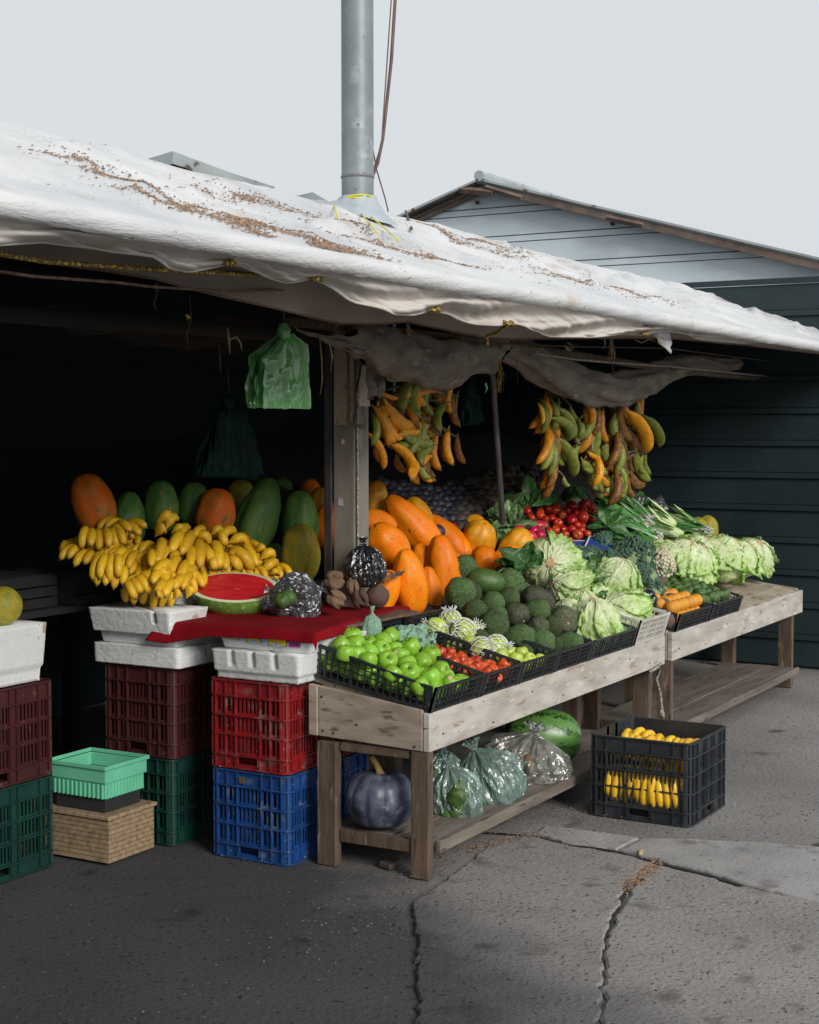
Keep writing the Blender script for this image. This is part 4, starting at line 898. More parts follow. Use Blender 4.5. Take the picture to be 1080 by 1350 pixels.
# ------------------------------------------------------------------ red cloth and its board
def cloth():
    t = empty('cover_board', 'wooden board hidden under the red cloth', 'board', (.5, .75, .82))
    wood_box(t, 'board', -.04, .76, .47, 1.11, .844, .856, 'wood_brown', 0)
    base = Vector((.4, .8, .86))
    def yf(x): return interp([(-.12, .42), (-.04, .43), (.3, .50), (.7, .56), (1.08, .67), (1.15, .69)], x)
    def zt(x, y): return .8635 - .03 * max(0, (x - .6) / .5) + .004 * nz(x * 5, y * 5, 2) + .003 * nz(x * 14, y * 9, 5)
    def fn(u, v):
        # u across x (first bit hangs down the -x side), v front to back
        yb = 1.13; 
        s = u * 1.30 - .10          # arc length in x
        x = -.086 + max(s, 0); y = lerp(yf(x), lerp(yb, .92, max(0, x - .7) / .5), max(0, (v - .08) / .92))
        z = zt(x, y)
        fv = v / .08
        if v < .08:                 # front lip hangs a little, lifted by the crates
            z -= (1 - fv) * .030 * (1 + .5 * nz(x * 6, 3)); y -= (1 - fv) * .012 
        if s < 0:
            drop = .036 + .040 * max(0, min(1, (y - .90) / .15)); k = -s / .10; wv = .5 + .5 * nz(y * 3.1, 8)
            dd = drop * (1 + .14 * sin(y * 9))
            z -= dd * k; x -= .010 * k + .012 * k * nz(y * 7, 2) + (.05 * k * max(0, y - .9) * 3)
            y += .05 * k * max(0, y - .9) * 3
        return Vector((x, y, z)) - base
    b = MB(); V, F = grid(150, 80, fn); b.add(V, F); o = b.build('red_cloth', M['cloth_red'], smooth=True); o.location = base
    sm = o.modifiers.new('s', 'SOLIDIFY'); sm.thickness = .004; sm.offset = 1
    tag(o, 'dark red cloth draped over the foam boxes beside the apple crate', 'cloth')
cloth()

# ================================================================== PRODUCE SHAPES
def lathe(prof, N=28, ribs=0, amp=0.0, namp=0.0, nsc=3.0, seed=0, sub=1, bend=0.0, exp=1.0):
    # prof: (r, z) bottom -> top, resampled smooth; t = 0 at the top (stem)
    n = len(prof); P = []
    for i in range((n - 1) * sub + 1):
        f = i / sub; k = min(int(f), n - 2); t = f - k
        p0 = prof[max(k - 1, 0)]; p1 = prof[k]; p2 = prof[k + 1]; p3 = prof[min(k + 2, n - 1)]
        q = [0.5 * (2 * p1[d] + (p2[d] - p0[d]) * t + (2 * p0[d] - 5 * p1[d] + 4 * p2[d] - p3[d]) * t * t + (3 * p1[d] - p0[d] - 3 * p2[d] + p3[d]) * t ** 3) for d in (0, 1)]
        P.append((max(q[0], 0), q[1]))
    V = []; F = []; A = []
    for i, (r, z) in enumerate(P):
        for k in range(N):
            a = 2 * pi * k / N; rr = r
            if ribs: rr *= 1 - amp * (1 - abs(cos(ribs * a / 2 + seed)) ** exp)
            rr *= 1 + namp * nz(cos(a) * nsc, sin(a) * nsc + seed * 3.1, z * nsc * 3)
            V.append((rr * cos(a) + bend * z * z, rr * sin(a), z)); A.append(1 - i / (len(P) - 1) + 1e-4)
    for i in range(len(P) - 1):
        for k in range(N): F.append((i * N + k, i * N + (k + 1) % N, (i + 1) * N + (k + 1) % N, (i + 1) * N + k))
    F.append(tuple(range(N))[::-1]); F.append(tuple((len(P) - 1) * N + k for k in range(N)))
    b = MB(); b.add(V, F, A); return b
APPLE = [(0.0, -.38), (.12, -.40), (.25, -.43), (.38, -.38), (.47, -.22), (.505, 0), (.48, .20), (.40, .34), (.27, .41), (.14, .39), (.06, .30), (.0, .27)]
PAPAYA = [(0, -.5), (.10, -.49), (.26, -.45), (.41, -.34), (.50, -.15), (.495, .02), (.43, .20), (.33, .34), (.20, .45), (.10, .49), (.04, .485), (0, .47)]
PAPAYA2 = [(0, -.5), (.14, -.49), (.32, -.43), (.46, -.28), (.50, -.05), (.48, .15), (.40, .33), (.26, .44), (.12, .49), (.05, .48), (0, .465)]
BALL = [(0, -.5), (.15, -.477), (.29, -.405), (.40, -.30), (.475, -.155), (.5, 0), (.475, .155), (.40, .30), (.29, .405), (.15, .477), (0, .5)]
TOM = [(0, -.42), (.16, -.43), (.33, -.38), (.45, -.22), (.5, 0), (.46, .2), (.36, .35), (.2, .42), (.08, .40), (0, .37)]
SOUR = [(0, -.52), (.10, -.50), (.24, -.44), (.38, -.30), (.47, -.1), (.50, .10), (.45, .28), (.34, .41), (.18, .48), (.06, .47), (0, .45)]
CACHE = {}
def mesh_of(key, fn):
    if key not in CACHE: CACHE[key] = fn()
    return CACHE[key]
def apple_mesh(mat, v): return mesh_of(('apple', mat, v), lambda: lathe(APPLE, 26, 5, .03, .05, 2, v, 2).mesh('apple', M[mat], True))
def stem_mesh(): return mesh_of('stem', lambda: MB().tube([(0, 0, .28), (.01, 0, .38), (.04, .01, .47)], [.03, .022, .03], 6).mesh('stem', M['rope_b'], True))
def sticker_mesh():
    def f():
        b = MB(); V = []; F = []
        for i in range(4):
            for k in range(10):
                a = 2 * pi * k / 10; d = .19 * i / 3; p = Vector((1, d * cos(a), d * sin(a) * 1.2))* 1.0; p = p.normalized() * .535; V.append(tuple(p))
        for i in range(3):
            for k in range(10): F.append((i * 10 + k, i * 10 + (k + 1) % 10, (i + 1) * 10 + (k + 1) % 10, (i + 1) * 10 + k))
        b.add(V, F); return b.mesh('sticker', M['sticker'], True)
    return mesh_of('sticker', f)
TOCAM = lambda p: (CAM - p).normalized()

def apple(p, d, mat, label, group, up=None, sticker=None, stem=True, name='apple', mesh=None, cat='apple', squash=1.0):
    up = up if up is not None else (Vector((random.gauss(0, .5), random.gauss(0, .5), 1)))
    R = frame(up, (random.random() - .5, random.random() - .5, random.random() - .5))
    me = mesh or apple_mesh(mat, random.randint(0, 3))
    o = link(name, me); o.matrix_world = M4(p, R, (d, d, d * squash)); tag(o, label, cat, group)
    if stem:
        s = link('stem', stem_mesh(), o)
    if sticker is not None:
        s = link('sticker', sticker_mesh(), o); q = R.inverted() @ Vector(sticker); s.matrix_local = frame(q.cross(Vector((0, 0, 1)) if abs(q.z) < .9 else Vector((0, 1, 0))), q).to_4x4()
    return o

# ------------------------------------------------------------------ green apples (front corner crate)
GA = [(290, 270, 60), (310, 318, 62), (315, 370, 52), (455, 348, 63), (470, 300, 58), (515, 268, 56), (500, 412, 62), (575, 378, 54), (635, 330, 60), (615, 428, 56), (628, 482, 66), (705, 417, 58), (755, 376, 60), (755, 508, 60), (815, 466, 55), (875, 545, 54), (225, 318, 36), (385, 312, 40), (385, 405, 40), (530, 485, 45), (540, 345, 36), (250, 365, 48), (390, 360, 45), (690, 560, 50)]
GL = ['green apple at the top left of the front crate, leaning on its back corner', 'green apple with its stem hollow turned right, left part of the front crate', 'pale green apple low against the left rim of the front crate', 'large shiny green apple, upper left of centre in the front crate', 'green apple tucked behind the large shiny one in the front crate', 'highest green apple, just right of the tissue wrapped one',
 'green apple showing its stem hollow, middle of the front crate', 'green apple with a tiny pink sticker in the middle of the front crate', 'green apple below the crumpled tissue paper in the front crate', 'green apple directly above the one with the big sticker', 'front green apple with its hollow up and a big pink and white sticker', 'green apple right of centre under two others in the front crate', 'green apple nearest the red apples, upper right of the front crate', 'green apple at the front right, beside the big stickered one', 'green apple with its stem hollow facing right, right edge of the front crate', 'green apple with a pink mottled sticker at the front right corner',
 'green apple half hidden against the left rim of the front crate', 'green apple mostly hidden behind the tissue wrapped apple', 'green apple mostly hidden low on the left between two others', 'green apple low at the front rim left of the stickered one', 'small visible piece of a green apple wedged in the upper middle', 'green apple low behind the slats at the left end of the crate', 'green apple hidden in the gap left of the large shiny one', 'green apple low at the rim under the big stickered one']
def zpt(x, y, ox, oy, s): return (ox + x / s, oy + y / s)
for i, ((x, y, r), lab) in enumerate(zip(GA, GL)):
    px, py = zpt(x, y, 400, 780, 4.5); rp = r / 4.5
    # depth: crate interior plane, front edge at Y 0
    p = slope(px, py, .672, .32); p = p + TOCAM(p) * 0.0
    d = 2 * rp * mpp(p) * 1.02; d = max(d, .068)
    up = {1: scr(0, -.4), 6: scr(80, -1.1), 10: scr(95, -.9), 14: scr(10, -.6), 15: scr(60, -.2)}.get(i)
    st = {7: scr(135, -1.2), 10: scr(-70, -1.0), 15: scr(100, -1.0)}.get(i)
    apple(p, d, 'apple_g', lab, 'green apples in the front crate', up, st)
for k in range(40):                       # lower layer seen through the slats
    i, j = k % 5, k // 5
    x = .045 + i * .068 + random.uniform(-.006, .006); y = .042 + j * .065
    z = deck(y) + .052 + random.uniform(0, .006)
    apple(Vector((x, y, z)), .068, 'apple_g', 'green apple in the bottom layer of the front crate, seen through its slats', 'green apples in the bottom layer', stem=False)
# tissue-wrapped one and loose tissue
def crumple(nm, lab, cat, px, py, w, h, dep, mat, seed, neck=False, amp=.22):
    p = slope(px, py, *dep) if isinstance(dep, tuple) else atY(px, py, dep); s = mpp(p)
    prof = [(0, -.5), (.2, -.48), (.38, -.38), (.49, -.15), (.47, .1), (.33, .3), (.12, .42), (.06, .5), (.10, .62), (.14, .7)] if neck else [(0, -.5), (.3, -.42), (.5, -.12), (.46, .18), (.28, .42), (0, .5)]
    b = lathe(prof, 36, 9 if neck else 7, .10, amp, 3.2, seed, 3)
    V = [(x * (1 + .12 * nz(x * 6, y * 6, z * 6 + seed)), y, z + .05 * nz(x * 9, y * 9, seed)) for x, y, z in b.v]; b.v = V
    o = b.build(nm, M[mat], smooth=False); o.matrix_world = M4(p, frame(scr(88, .1), TOCAM(p)), (w * s, w * s, h * s)); tag(o, lab, cat); return o
crumple('wrapped_apple', 'apple wrapped in green tissue with a twisted top, back of the front crate', 'wrapped apple', 490, 826, 28, 38, (.672, .36), 'tissue', 4, True, .1)
def tissue_sheet(px, py, w, h, dep, lab, seed):
    p = slope(px, py, *dep); s = mpp(p)
    def fn(u, v):
        x = (u - .5) * w * s; y = (v - .5) * h * s; e = 1 + .35 * nz(u * 4, v * 4, seed)
        return (x * e, y * e, .022 * nz(u * 5, v * 5, seed) + .012 * nz(u * 13, v * 13, seed + 2) - .10 * (x * x + y * y) * 30 * .3)
    b = MB(); V, F = grid(26, 26, fn); b.add(V, F); o = b.build('tissue_paper', M['tissue'], smooth=False); sm = o.modifiers.new('s', 'SOLIDIFY'); sm.thickness = .0008
    o.matrix_world = M4(p, frame((TOCAM(p) + Vector((0, 0, 1.3))).normalized(), RGT)); tag(o, lab, 'tissue')
tissue_sheet(540, 836, 48, 40, (.69, .32), 'large crumpled green tissue paper at the back of the apple crate', 3)
tissue_sheet(560, 845, 30, 34, (.675, .32), 'smaller crumpled green tissue sheet overhanging the red apples', 8)
# ------------------------------------------------------------------ red apples
RA = [(115, 645, 40), (185, 648, 38), (160, 690, 40), (205, 722, 46), (265, 705, 34), (280, 748, 42), (315, 778, 48), (372, 752, 46), (475, 777, 52), (568, 742, 52), (130, 715, 32), (430, 820, 34), (520, 830, 34), (340, 825, 34)]
RL = ['orange red small apple at the back left of the second crate', 'bright red small apple at the back of the second crate, near the divider', 'dark red apple wedged behind the front ones in the second crate', 'deep red shiny apple left of the orange ones in the second crate', 'small orange red apple beside the divider wall in the second crate', 'orange apple behind the one with the stem hollow, second crate', 'orange apple with its stem hollow facing the viewer, second crate', 'red and orange apple in the middle of the second crate front', 'yellow orange apple at the front rim of the second crate', 'yellow red apple perched on the rim between second and third crates', 'red apple just right of the green apples, second crate', 'red apple behind the slats at the front of the second crate, left one', 'red apple behind the slats at the front of the second crate, right one', 'red apple low in the front corner of the second crate']
for i, ((x, y, r), lab) in enumerate(zip(RA, RL)):
    px, py = zpt(x, y, 560, 740, 5.4); p = slope(px, py, .655, .30); d = 2 * r / 5.4 * mpp(p)
    apple(p, d, 'apple_r', lab, 'small red apples in the second crate', scr(-70, -1.5) if i == 6 else None)
for k in range(30):
    i, j = k % 5, k // 5; x = .43 + i * .06; y = .04 + j * .062
    apple(Vector((x, y, deck(y) + .05)), .058, 'apple_r', 'red apple in the bottom layer of the second crate, seen through its slats', 'red apples in the bottom layer', stem=False)
# ------------------------------------------------------------------ netted fruit and yellow green apples
YA = [(540, 682, 58), (650, 692, 50), (690, 652, 50), (745, 697, 48), (605, 652, 34), (500, 640, 30)]
YL = ['yellow green apple at the left of the pair by the third crate rim', 'yellow green apple in the front middle of the third crate', 'green apple highest in the third crate, under the soursops', 'green apple at the right end of the third crate rim', 'small yellow green apple hidden behind the two front ones', 'yellow green apple peeping out beside the white foam net']
for i, ((x, y, r), lab) in enumerate(zip(YA, YL)):
    px, py = zpt(x, y, 560, 740, 5.4); p = slope(px, py, .66, .30); d = 2 * r / 5.4 * mpp(p)
    apple(p, d, 'apple_y', lab, 'yellow green apples in the third crate')
for k in range(30):
    i, j = k % 5, k // 5; x = .755 + i * .062; y = .04 + j * .062
    apple(Vector((x, y, deck(y) + .045)), .058, 'apple_y', 'yellow green apple in the bottom layer of the third crate, seen through its slats', 'yellow green apples in the bottom layer', stem=False)
def net_mesh(seed, frill=.35, n=13):
    b = MB()
    for s in (-1, 1):
        for k in range(n):
            pts = []
            for i in range(26):
                t = i / 25; th_ = lerp(.16 * pi, .97 * pi, t); a = 2 * pi * k / n + s * t * 1.5
                r = .53 * sin(th_) + (.0 if t > .1 else 0); z = -.53 * cos(th_)
                if t > .86: r = .53 * sin(.86 * .81 * pi + .16 * pi) * (1 + frill * (t - .86) / .14); z = lerp(-.53 * cos(lerp(.16 * pi, .97 * pi, .86)), .62 + .05 * sin(k * 3 + seed), (t - .86) / .14)
                pts.append((r * cos(a), r * sin(a), z))
            b.tube(pts, .018, 4)
    return b
for i, (x, y, r, lab, up, fr) in enumerate([(182, 425, 80, 'foam netted fruit standing highest, back of the third crate', scr(95, .2), .5), (268, 500, 94, 'large foam netted fruit in the middle of the third crate', scr(160, -.6), .3),
        (402, 622, 82, 'foam netted fruit low at the front of the third crate', scr(20, -.4), .3), (510, 608, 84, 'white foam net bundle on the right, against the soursops', scr(-15, -.5), .8), (345, 500, 70, 'foam netted fruit half hidden behind the large one', scr(50, .5), .6), (80, 472, 80, 'flattened white foam net at the back left of the third crate', scr(170, .4), 1.0), (318, 580, 58, 'partly unwrapped brownish green fruit between two netted ones', None, 0)]):
    px, py = zpt(x, y, 560, 740, 5.4); p = slope(px, py, .665, .34); d = 2 * r / 5.4 * mpp(p)
    if i == 6:
        apple(p, d * .9, 'apple_y', lab, None, scr(200, -1.0)); continue
    t = empty('netted_fruit', lab, 'netted fruit', p, None, 'foam netted fruit in the third crate'); 
    R = frame(up, TOCAM(p)); t.rotation_euler = R.to_euler()
    f = link('fruit', apple_mesh('apple_y', i % 4), t); f.scale = (d * .93,) * 3
    sm = net_mesh(i, fr).mesh('foam_net', M['foam_net'], True); g = link('foam_net', sm, t); g.scale = (d, d * (.7 if i == 5 else 1), d)
# ------------------------------------------------------------------ soursops
def soursop_mesh(v, mat='soursop'):
    def f():
        b = lathe(SOUR, 34, 3, .05, .13, 1.6, v, 3)
        n = 150; pts = []
        for k in range(n):
            z = 1 - 2 * (k + .5) / n; a = k * 2.39996; q = sqrt(1 - z * z)
            zz = z * .49; r = interp([(q_[1], q_[0]) for q_ in SOUR], zz)
            r *= 1 - .05 * (1 - abs(cos(3 * a / 2 + v)))
            r *= 1 + .13 * nz(cos(a) * 1.6, sin(a) * 1.6 + v * 3.1, zz * 4.8)
            p = Vector((r * cos(a), r * sin(a), zz)); nn = Vector((cos(a), sin(a), z * .9)).normalized()
            t = nn.orthogonal().normalized(); u = nn.cross(t); s = .024
            V = [p + t * s - nn * .006, p + u * s - nn * .006, p - t * s - nn * .006, p - u * s - nn * .006, p + nn * .055 + Vector((0, 0, -.02))]
            b.add(V, [(0, 1, 4), (1, 2, 4), (2, 3, 4), (3, 0, 4)], None if False else [.5] * 5, 1)
        me = b.mesh('soursop', [M[mat], M['spike']], True); return me
    return mesh_of(('sour', v, mat), f)
SP = [ # px, py, w px, l px, screen angle of stem, mat, label
 (609, 751, 34, 38, 40, 'soursop', 'soursop topmost on the left of the heap'),
 (607, 783, 41, 40, 80, 'soursop', 'round soursop at the left edge of the heap, beside the papayas'),
 (675, 770, 36, 40, 130, 'soursop', 'bumpy soursop behind the avocado like one, near the lettuce'),
 (649, 796, 32, 30, 30, 'soursop', 'pale flat topped soursop in the middle of the heap'),
 (671, 789, 30, 26, 0, 'soursop', 'small green soursop with a stub at its right end'),
 (625, 808, 32, 34, 60, 'soursop', 'dim soursop low at the left over the netted fruit'),
 (652, 826, 40, 38, 90, 'soursop', 'dark green soursop at the lower left of the heap'),
 (680, 810, 34, 36, -40, 'soursop_b', 'brown blotched soursop with its orange stem scar at lower right'),
 (706, 806, 32, 36, 10, 'soursop', 'soursop behind the brown spiky one, centre right'),
 (711, 791, 32, 46, 150, 'soursop_b', 'dark brown spiny soursop under the big lettuce'),
 (742, 818, 40, 38, -20, 'soursop_b', 'dark brown spiny soursop facing us with an orange stem dot'),
 (686, 840, 34, 38, 0, 'soursop', 'pointed soursop with fine white spikes at the front'),
 (713, 850, 36, 38, 70, 'soursop', 'large pale spiny soursop at the front edge of the heap'),
 (728, 829, 26, 32, 80, 'soursop', 'pale green soursop lobe left of the dark spiny one'),
 (709, 829, 30, 30, 60, 'soursop_b', 'brownish soursop lobe above the large front one'),
 (748, 848, 28, 40, 10, 'soursop', 'pale soursop lying at the right end by the crate rim'),
 (733, 852, 18, 24, 90, 'soursop', 'small bright soursop tip at the front right rim'),
 (665, 812, 30, 32, 60, 'soursop', 'hidden soursop in the gap at the centre of the heap'),
 (628, 780, 32, 32, 60, 'soursop', 'shaded soursop behind the round one on the left'),
 (695, 780, 30, 32, 60, 'soursop', 'shaded soursop just under the largest lettuce'),
 (640, 842, 28, 30, 60, 'soursop', 'shaded soursop wedged beside the netted fruit'),
 (700, 862, 26, 30, 60, 'soursop', 'soursop low behind the crate rim at the front'),
 (727, 862, 26, 30, 60, 'soursop', 'soursop low behind the crate rim near its right end')]
for i, (px, py, wv, lv, an, mt, lab) in enumerate(SP):
    hid = i >= 17; p = slope(px, py, .655, .45)
    if hid: p = p + Vector((.05, .06, -.02))
    s = mpp(p)
    o = link('soursop', soursop_mesh(i % 4, mt)); o.matrix_world = M4(p, frame(scr(an, random.uniform(-.5, -.1)), TOCAM(p)), (wv * s, wv * s, lv * s * 1.12)); tag(o, lab, 'soursop', 'soursops heaped on the table')
    if i in (7, 10):
        c = link('stem_scar', mesh_of('scar', lambda: lathe([(0, -.5), (.5, -.5), (.5, .3), (.3, .5), (0, .5)], 10).mesh('stem_scar', M['core_tan'], True)))
        dirn = scr(an, -.9 if i == 7 else -3); o.matrix_world = M4(p, frame(dirn, TOCAM(p)), (wv * s, wv * s, lv * s)); c.parent = o; c.matrix_local = M4((0, 0, .465), None, (.1, .1, .06))
p = slope(641, 766, .66, .45); s = mpp(p)
o = link('avocado', lathe(PAPAYA2, 26, 0, 0, .05, 2, 3, 2).mesh('avocado', M['avocado'], True)); o.matrix_world = M4(p, frame(scr(165, -.1), TOCAM(p)), (33 * s, 33 * s, 50 * s)); tag(o, 'smooth dark green avocado lying across the top of the soursop heap', 'avocado')

# ------------------------------------------------------------------ papayas
def papaya_mesh(mat, v, kind=0): return mesh_of(('pap', mat, v, kind), lambda: lathe([PAPAYA, PAPAYA2][kind], 36, 5, .11, .09, 1.5, v, 3, exp=.7).mesh('papaya', M[mat], True))
PP = [ # px,py,w,l,angle(stem end), tilt, Y, mat, kind, label
 (546, 694, 46, 108, 132, -.1, .95, 'papaya_o', 0, 'long orange papaya lying slantwise on top of the orange pile'),
 (540, 768, 50, 92, 98, -.15, .66, 'papaya_o', 0, 'upright orange papaya at the front, beside the dark root'),
 (566, 779, 34, 66, 95, -.1, .70, 'papaya_o', 0, 'narrow orange papaya pressed against the right of the front upright one'),
 (511, 719, 52, 68, 125, -.35, .82, 'papaya_o', 1, 'plump orange papaya just right of the painted post'),
 (585, 752, 50, 96, 98, -.1, .74, 'papaya_o', 0, 'upright orange papaya left of the soursops with a brown scar'),
 (591, 712, 40, 84, 130, .1, .98, 'papaya_o', 0, 'orange papaya leaning behind the soursops with a white scuff'),
 (496, 692, 40, 56, 160, 0, .98, 'papaya_o', 1, 'orange papaya half hidden right behind the post'),
 (495, 658, 34, 50, 85, 0, 1.15, 'papaya_y', 1, 'yellow papaya standing highest right behind the post'),
 (552, 678, 32, 50, 120, .1, 1.10, 'papaya_y', 1, 'yellow papaya behind the long slanting orange one'),
 (504, 782, 42, 66, 60, 0, .72, 'papaya_o', 1, 'orange papaya low behind the dark root and black bag'),
 (561, 745, 36, 60, 110, .1, .84, 'papaya_o', 1, 'orange papaya in the gap behind the front upright one'),
 (630, 713, 48, 60, 75, -.55, .88, 'papaya_y', 1, 'round yellow orange papaya with its nipple end up, right of the pile'),
 (620, 700, 34, 50, 50, .3, 1.02, 'papaya_y', 1, 'darker yellow papaya behind the round yellow orange one'),
 (638, 741, 38, 44, 92, 0, .76, 'papaya_o', 1, 'orange papaya top showing just above the soursops'),
 (680, 722, 44, 56, 60, -.2, .72, 'papaya_y', 1, 'pointed yellow papaya below the radishes'),
 (668, 739, 38, 48, 40, .1, .66, 'papaya_o', 1, 'orange papaya end between soursops and leafy lettuce'),
 (608, 735, 36, 60, 100, .2, .92, 'papaya_o', 1, 'orange papaya shaded behind the heap left of the soursops'),
 (604, 780, 38, 50, 90, .2, .74, 'papaya_o', 1, 'orange papaya low behind the topmost soursop'),
 (284, 677, 52, 68, 78, 0, 1.50, 'papaya_rg', 1, 'orange red blushed papaya standing behind the banana pile'),
 (341, 683, 58, 112, 72, .1, 1.42, 'papaya_g', 0, 'tall green papaya with an orange streak behind the bananas'),
 (394, 690, 52, 88, 90, 0, 1.35, 'papaya_g', 1, 'rounded green papaya left of the post'),
 (396, 730, 52, 80, 90, -.05, 1.20, 'papaya_yg', 1, 'yellow green papaya standing in front, left of the post'),
 (411, 652, 30, 42, 100, 0, 1.62, 'papaya_o', 1, 'small orange papaya top showing left behind the post'),
 (421, 672, 34, 60, 85, 0, 1.50, 'papaya_y', 1, 'yellow papaya close beside the left edge of the post'),
 (432, 693, 34, 64, 85, 0, 1.36, 'papaya_o', 1, 'shaded orange papaya touching the post on its left'),
 (320, 726, 34, 50, 100, .1, 1.42, 'papaya_rg', 1, 'orange papaya end low behind the bananas'),
 (362, 738, 32, 44, 100, .1, 1.42, 'papaya_g', 1, 'dim green papaya at the right end of the banana pile'),
 (318, 655, 38, 46, 90, .1, 1.75, 'papaya_yg', 1, 'dim papaya between the blushed and the tall green ones'),
 (372, 652, 34, 46, 90, .1, 1.75, 'papaya_g', 1, 'dim green papaya far behind between two green ones'),
 (254, 665, 44, 60, 85, .1, 1.65, 'papaya_g', 1, 'dark green papaya in shadow left of the blushed one'),
 (212, 668, 46, 70, 90, .1, 1.6, 'papaya_g', 1, 'dark green papaya behind the bananas near the left'),
 (168, 690, 52, 84, 84, .1, 1.6, 'papaya_g', 0, 'dark green papaya at the far left behind the bananas'),
 (122, 664, 56, 82, 110, .1, 1.65, 'papaya_rg', 1, 'blushed papaya at the far left edge behind the bananas')]
for i, (px, py, wv, lv, an, tl, Yd, mt, kd, lab) in enumerate(PP):
    p = atY(px, py, Yd); s = mpp(p)
    o = link('papaya', papaya_mesh(mt, i % 3, kd)); o.matrix_world = M4(p, frame(scr(an, tl), TOCAM(p)), (wv * s, wv * s, lv * s)); tag(o, lab, 'papaya', 'papayas piled on the stall')
# props lifting the back row of papayas
for (x, y, w_, d_, h_, lab) in ((.55, 1.46, .34, .34, .13, 'low wooden box propping up the green papayas'), (.0, 1.62, .6, .34, .13, 'low wooden box propping up the blushed papaya'), (-.75, 1.68, .7, .34, .13, 'low wooden box under the far left papayas'), (1.0, 1.45, .3, .5, .16, 'low wooden box propping the papayas behind the post'), ):
    t = empty('fruit_box', lab, 'box', (x, y, .886))
    for k in range(3): wood_box(t, 'slat', x, x + w_, y, y + .01, .89 + k * h_ / 3, .89 + (k + .85) * h_ / 3, 'wood_dark', 0)
    wood_box(t, 'end', x, x + .01, y + .011, y + d_, .89, .887 + h_, 'wood_dark', 0); wood_box(t, 'end', x + w_ - .01, x + w_, y + .011, y + d_, .89, .887 + h_, 'wood_dark', 0)
    wood_box(t, 'base_board', x + .011, x + w_ - .011, y + .011, y + d_, .889 + h_ - .015, .889 + h_, 'wood_dark', 0)

# ------------------------------------------------------------------ bananas
def banana_mesh(mat, bow=.16, key=0):
    bow_ = bow; bow = bow * 1.35
    def f():
        n = 22; N = 7; V = []; A = []; F = []
        for i in range(n):
            t = i / (n - 1)
            rr = interp([(0, .17), (.06, .19), (.12, .40), (.20, .82), (.32, 1), (.68, 1), (.84, .86), (.92, .58), (.955, .32), (.975, .24), (1, .2)], t)
            zc = t - .5 + .04 * sin(pi * t); xc = 4 * bow * t * (1 - t)
            tx = 4 * bow * (1 - 2 * t); ang = atan(tx)
            for k in range(N):
                a = 2 * pi * k / N + .3; q = rr * (1 + .05 * cos(5 * a))
                u = q * cos(a) * .5; v_ = q * sin(a) * .5
                V.append((u * cos(ang), v_, u * -sin(ang), xc, zc)); A.append(t + 1e-4)
        for i in range(n - 1):
            for k in range(N): F.append((i * N + k, i * N + (k + 1) % N, (i + 1) * N + (k + 1) % N, (i + 1) * N + k))
        F.append(tuple(range(N))[::-1]); F.append(tuple((n - 1) * N + k for k in range(N)))
        asp = .24
        b = MB(); b.add([(u * asp + xc, v_ * asp, zc + w_ * asp) for u, v_, w_, xc, zc in V], F, A)
        return b.mesh('banana', M[mat], True)
    return mesh_of(('ban', mat, bow_), f)
def banana(A, B, r, side, mat, parent, bow=.16):
    """banana from stem A to tip B (world), radius r, bulging towards vector side"""
    L = (B - A).length; me = banana_mesh(mat, bow)
    R = frame(B - A, side); k = 2 * r / .24
    o = link('banana', me, parent); m = M4(lerp(A, B, .5), R, (k, k, L))
    # bow must follow length, width the radius: x scale blends
    m = M4(lerp(A, B, .5), R, (max(k, L * .8), k, L))
    o.matrix_local = parent.matrix_world.inverted() @ m if parent else m
    return o
BP = [(60, 350, 152, 318, 27), (110, 392, 192, 332, 27), (50, 430, 122, 402, 32), (140, 412, 240, 398, 22),
 (85, 455, 68, 590, 28), (205, 425, 148, 525, 29), (145, 525, 100, 565, 24), (265, 425, 205, 535, 30), (260, 430, 385, 470, 28),
 (300, 460, 318, 612, 30), (262, 500, 260, 625, 24), (340, 510, 392, 585, 25), (385, 470, 430, 612, 30), (400, 460, 520, 405, 27), (365, 425, 450, 400, 22),
 (455, 495, 630, 620, 33), (460, 470, 585, 462, 27), (450, 530, 560, 560, 20), (560, 470, 655, 600, 24), (615, 520, 692, 505, 22), (645, 565, 740, 540, 27), (655, 640, 755, 585, 27), (700, 650, 775, 640, 18),
 (470, 560, 560, 620, 27), (440, 540, 470, 620, 24), (380, 590, 410, 615, 24), (520, 440, 600, 480, 24),
 (140, 600, 50, 650, 27), (195, 570, 155, 645, 27), (240, 590, 195, 680, 26), (150, 640, 115, 715, 26), (105, 660, 48, 695, 25), (215, 680, 165, 730, 25), (120, 705, 68, 755, 23), (185, 715, 118, 770, 27), (270, 660, 220, 730, 25), (110, 600, 60, 615, 20), (285, 625, 240, 665, 22), (180, 540, 160, 590, 22),
 (60, 790, 120, 770, 25), (150, 790, 220, 765, 25), (230, 785, 290, 740, 25), (40, 520, 45, 600, 22), (330, 400, 270, 430, 22), (250, 395, 210, 435, 24), (420, 420, 470, 480, 24)]
HL = ['hand of yellow bananas at the upper left of the pile', 'hand of short bananas hanging at the left of the pile', 'hand of bananas arching over the middle of the pile', 'hand of bananas at the top right of the pile, behind the cut melon', 'hand of speckled bananas at the right end of the pile', 'hand of small bananas just behind the cut melon', 'hand of bananas with tips towards us, left middle of the pile', 'hand of bananas at the bottom left on the foam box', 'hand of shaded bananas along the foam box rim', 'hand of bananas half hidden at the back of the pile']
grp = [range(0, 4), range(4, 8), range(8, 13), range(13, 18), range(18, 23), range(23, 27), range(27, 33), range(33, 39), range(39, 43), range(43, 46)]
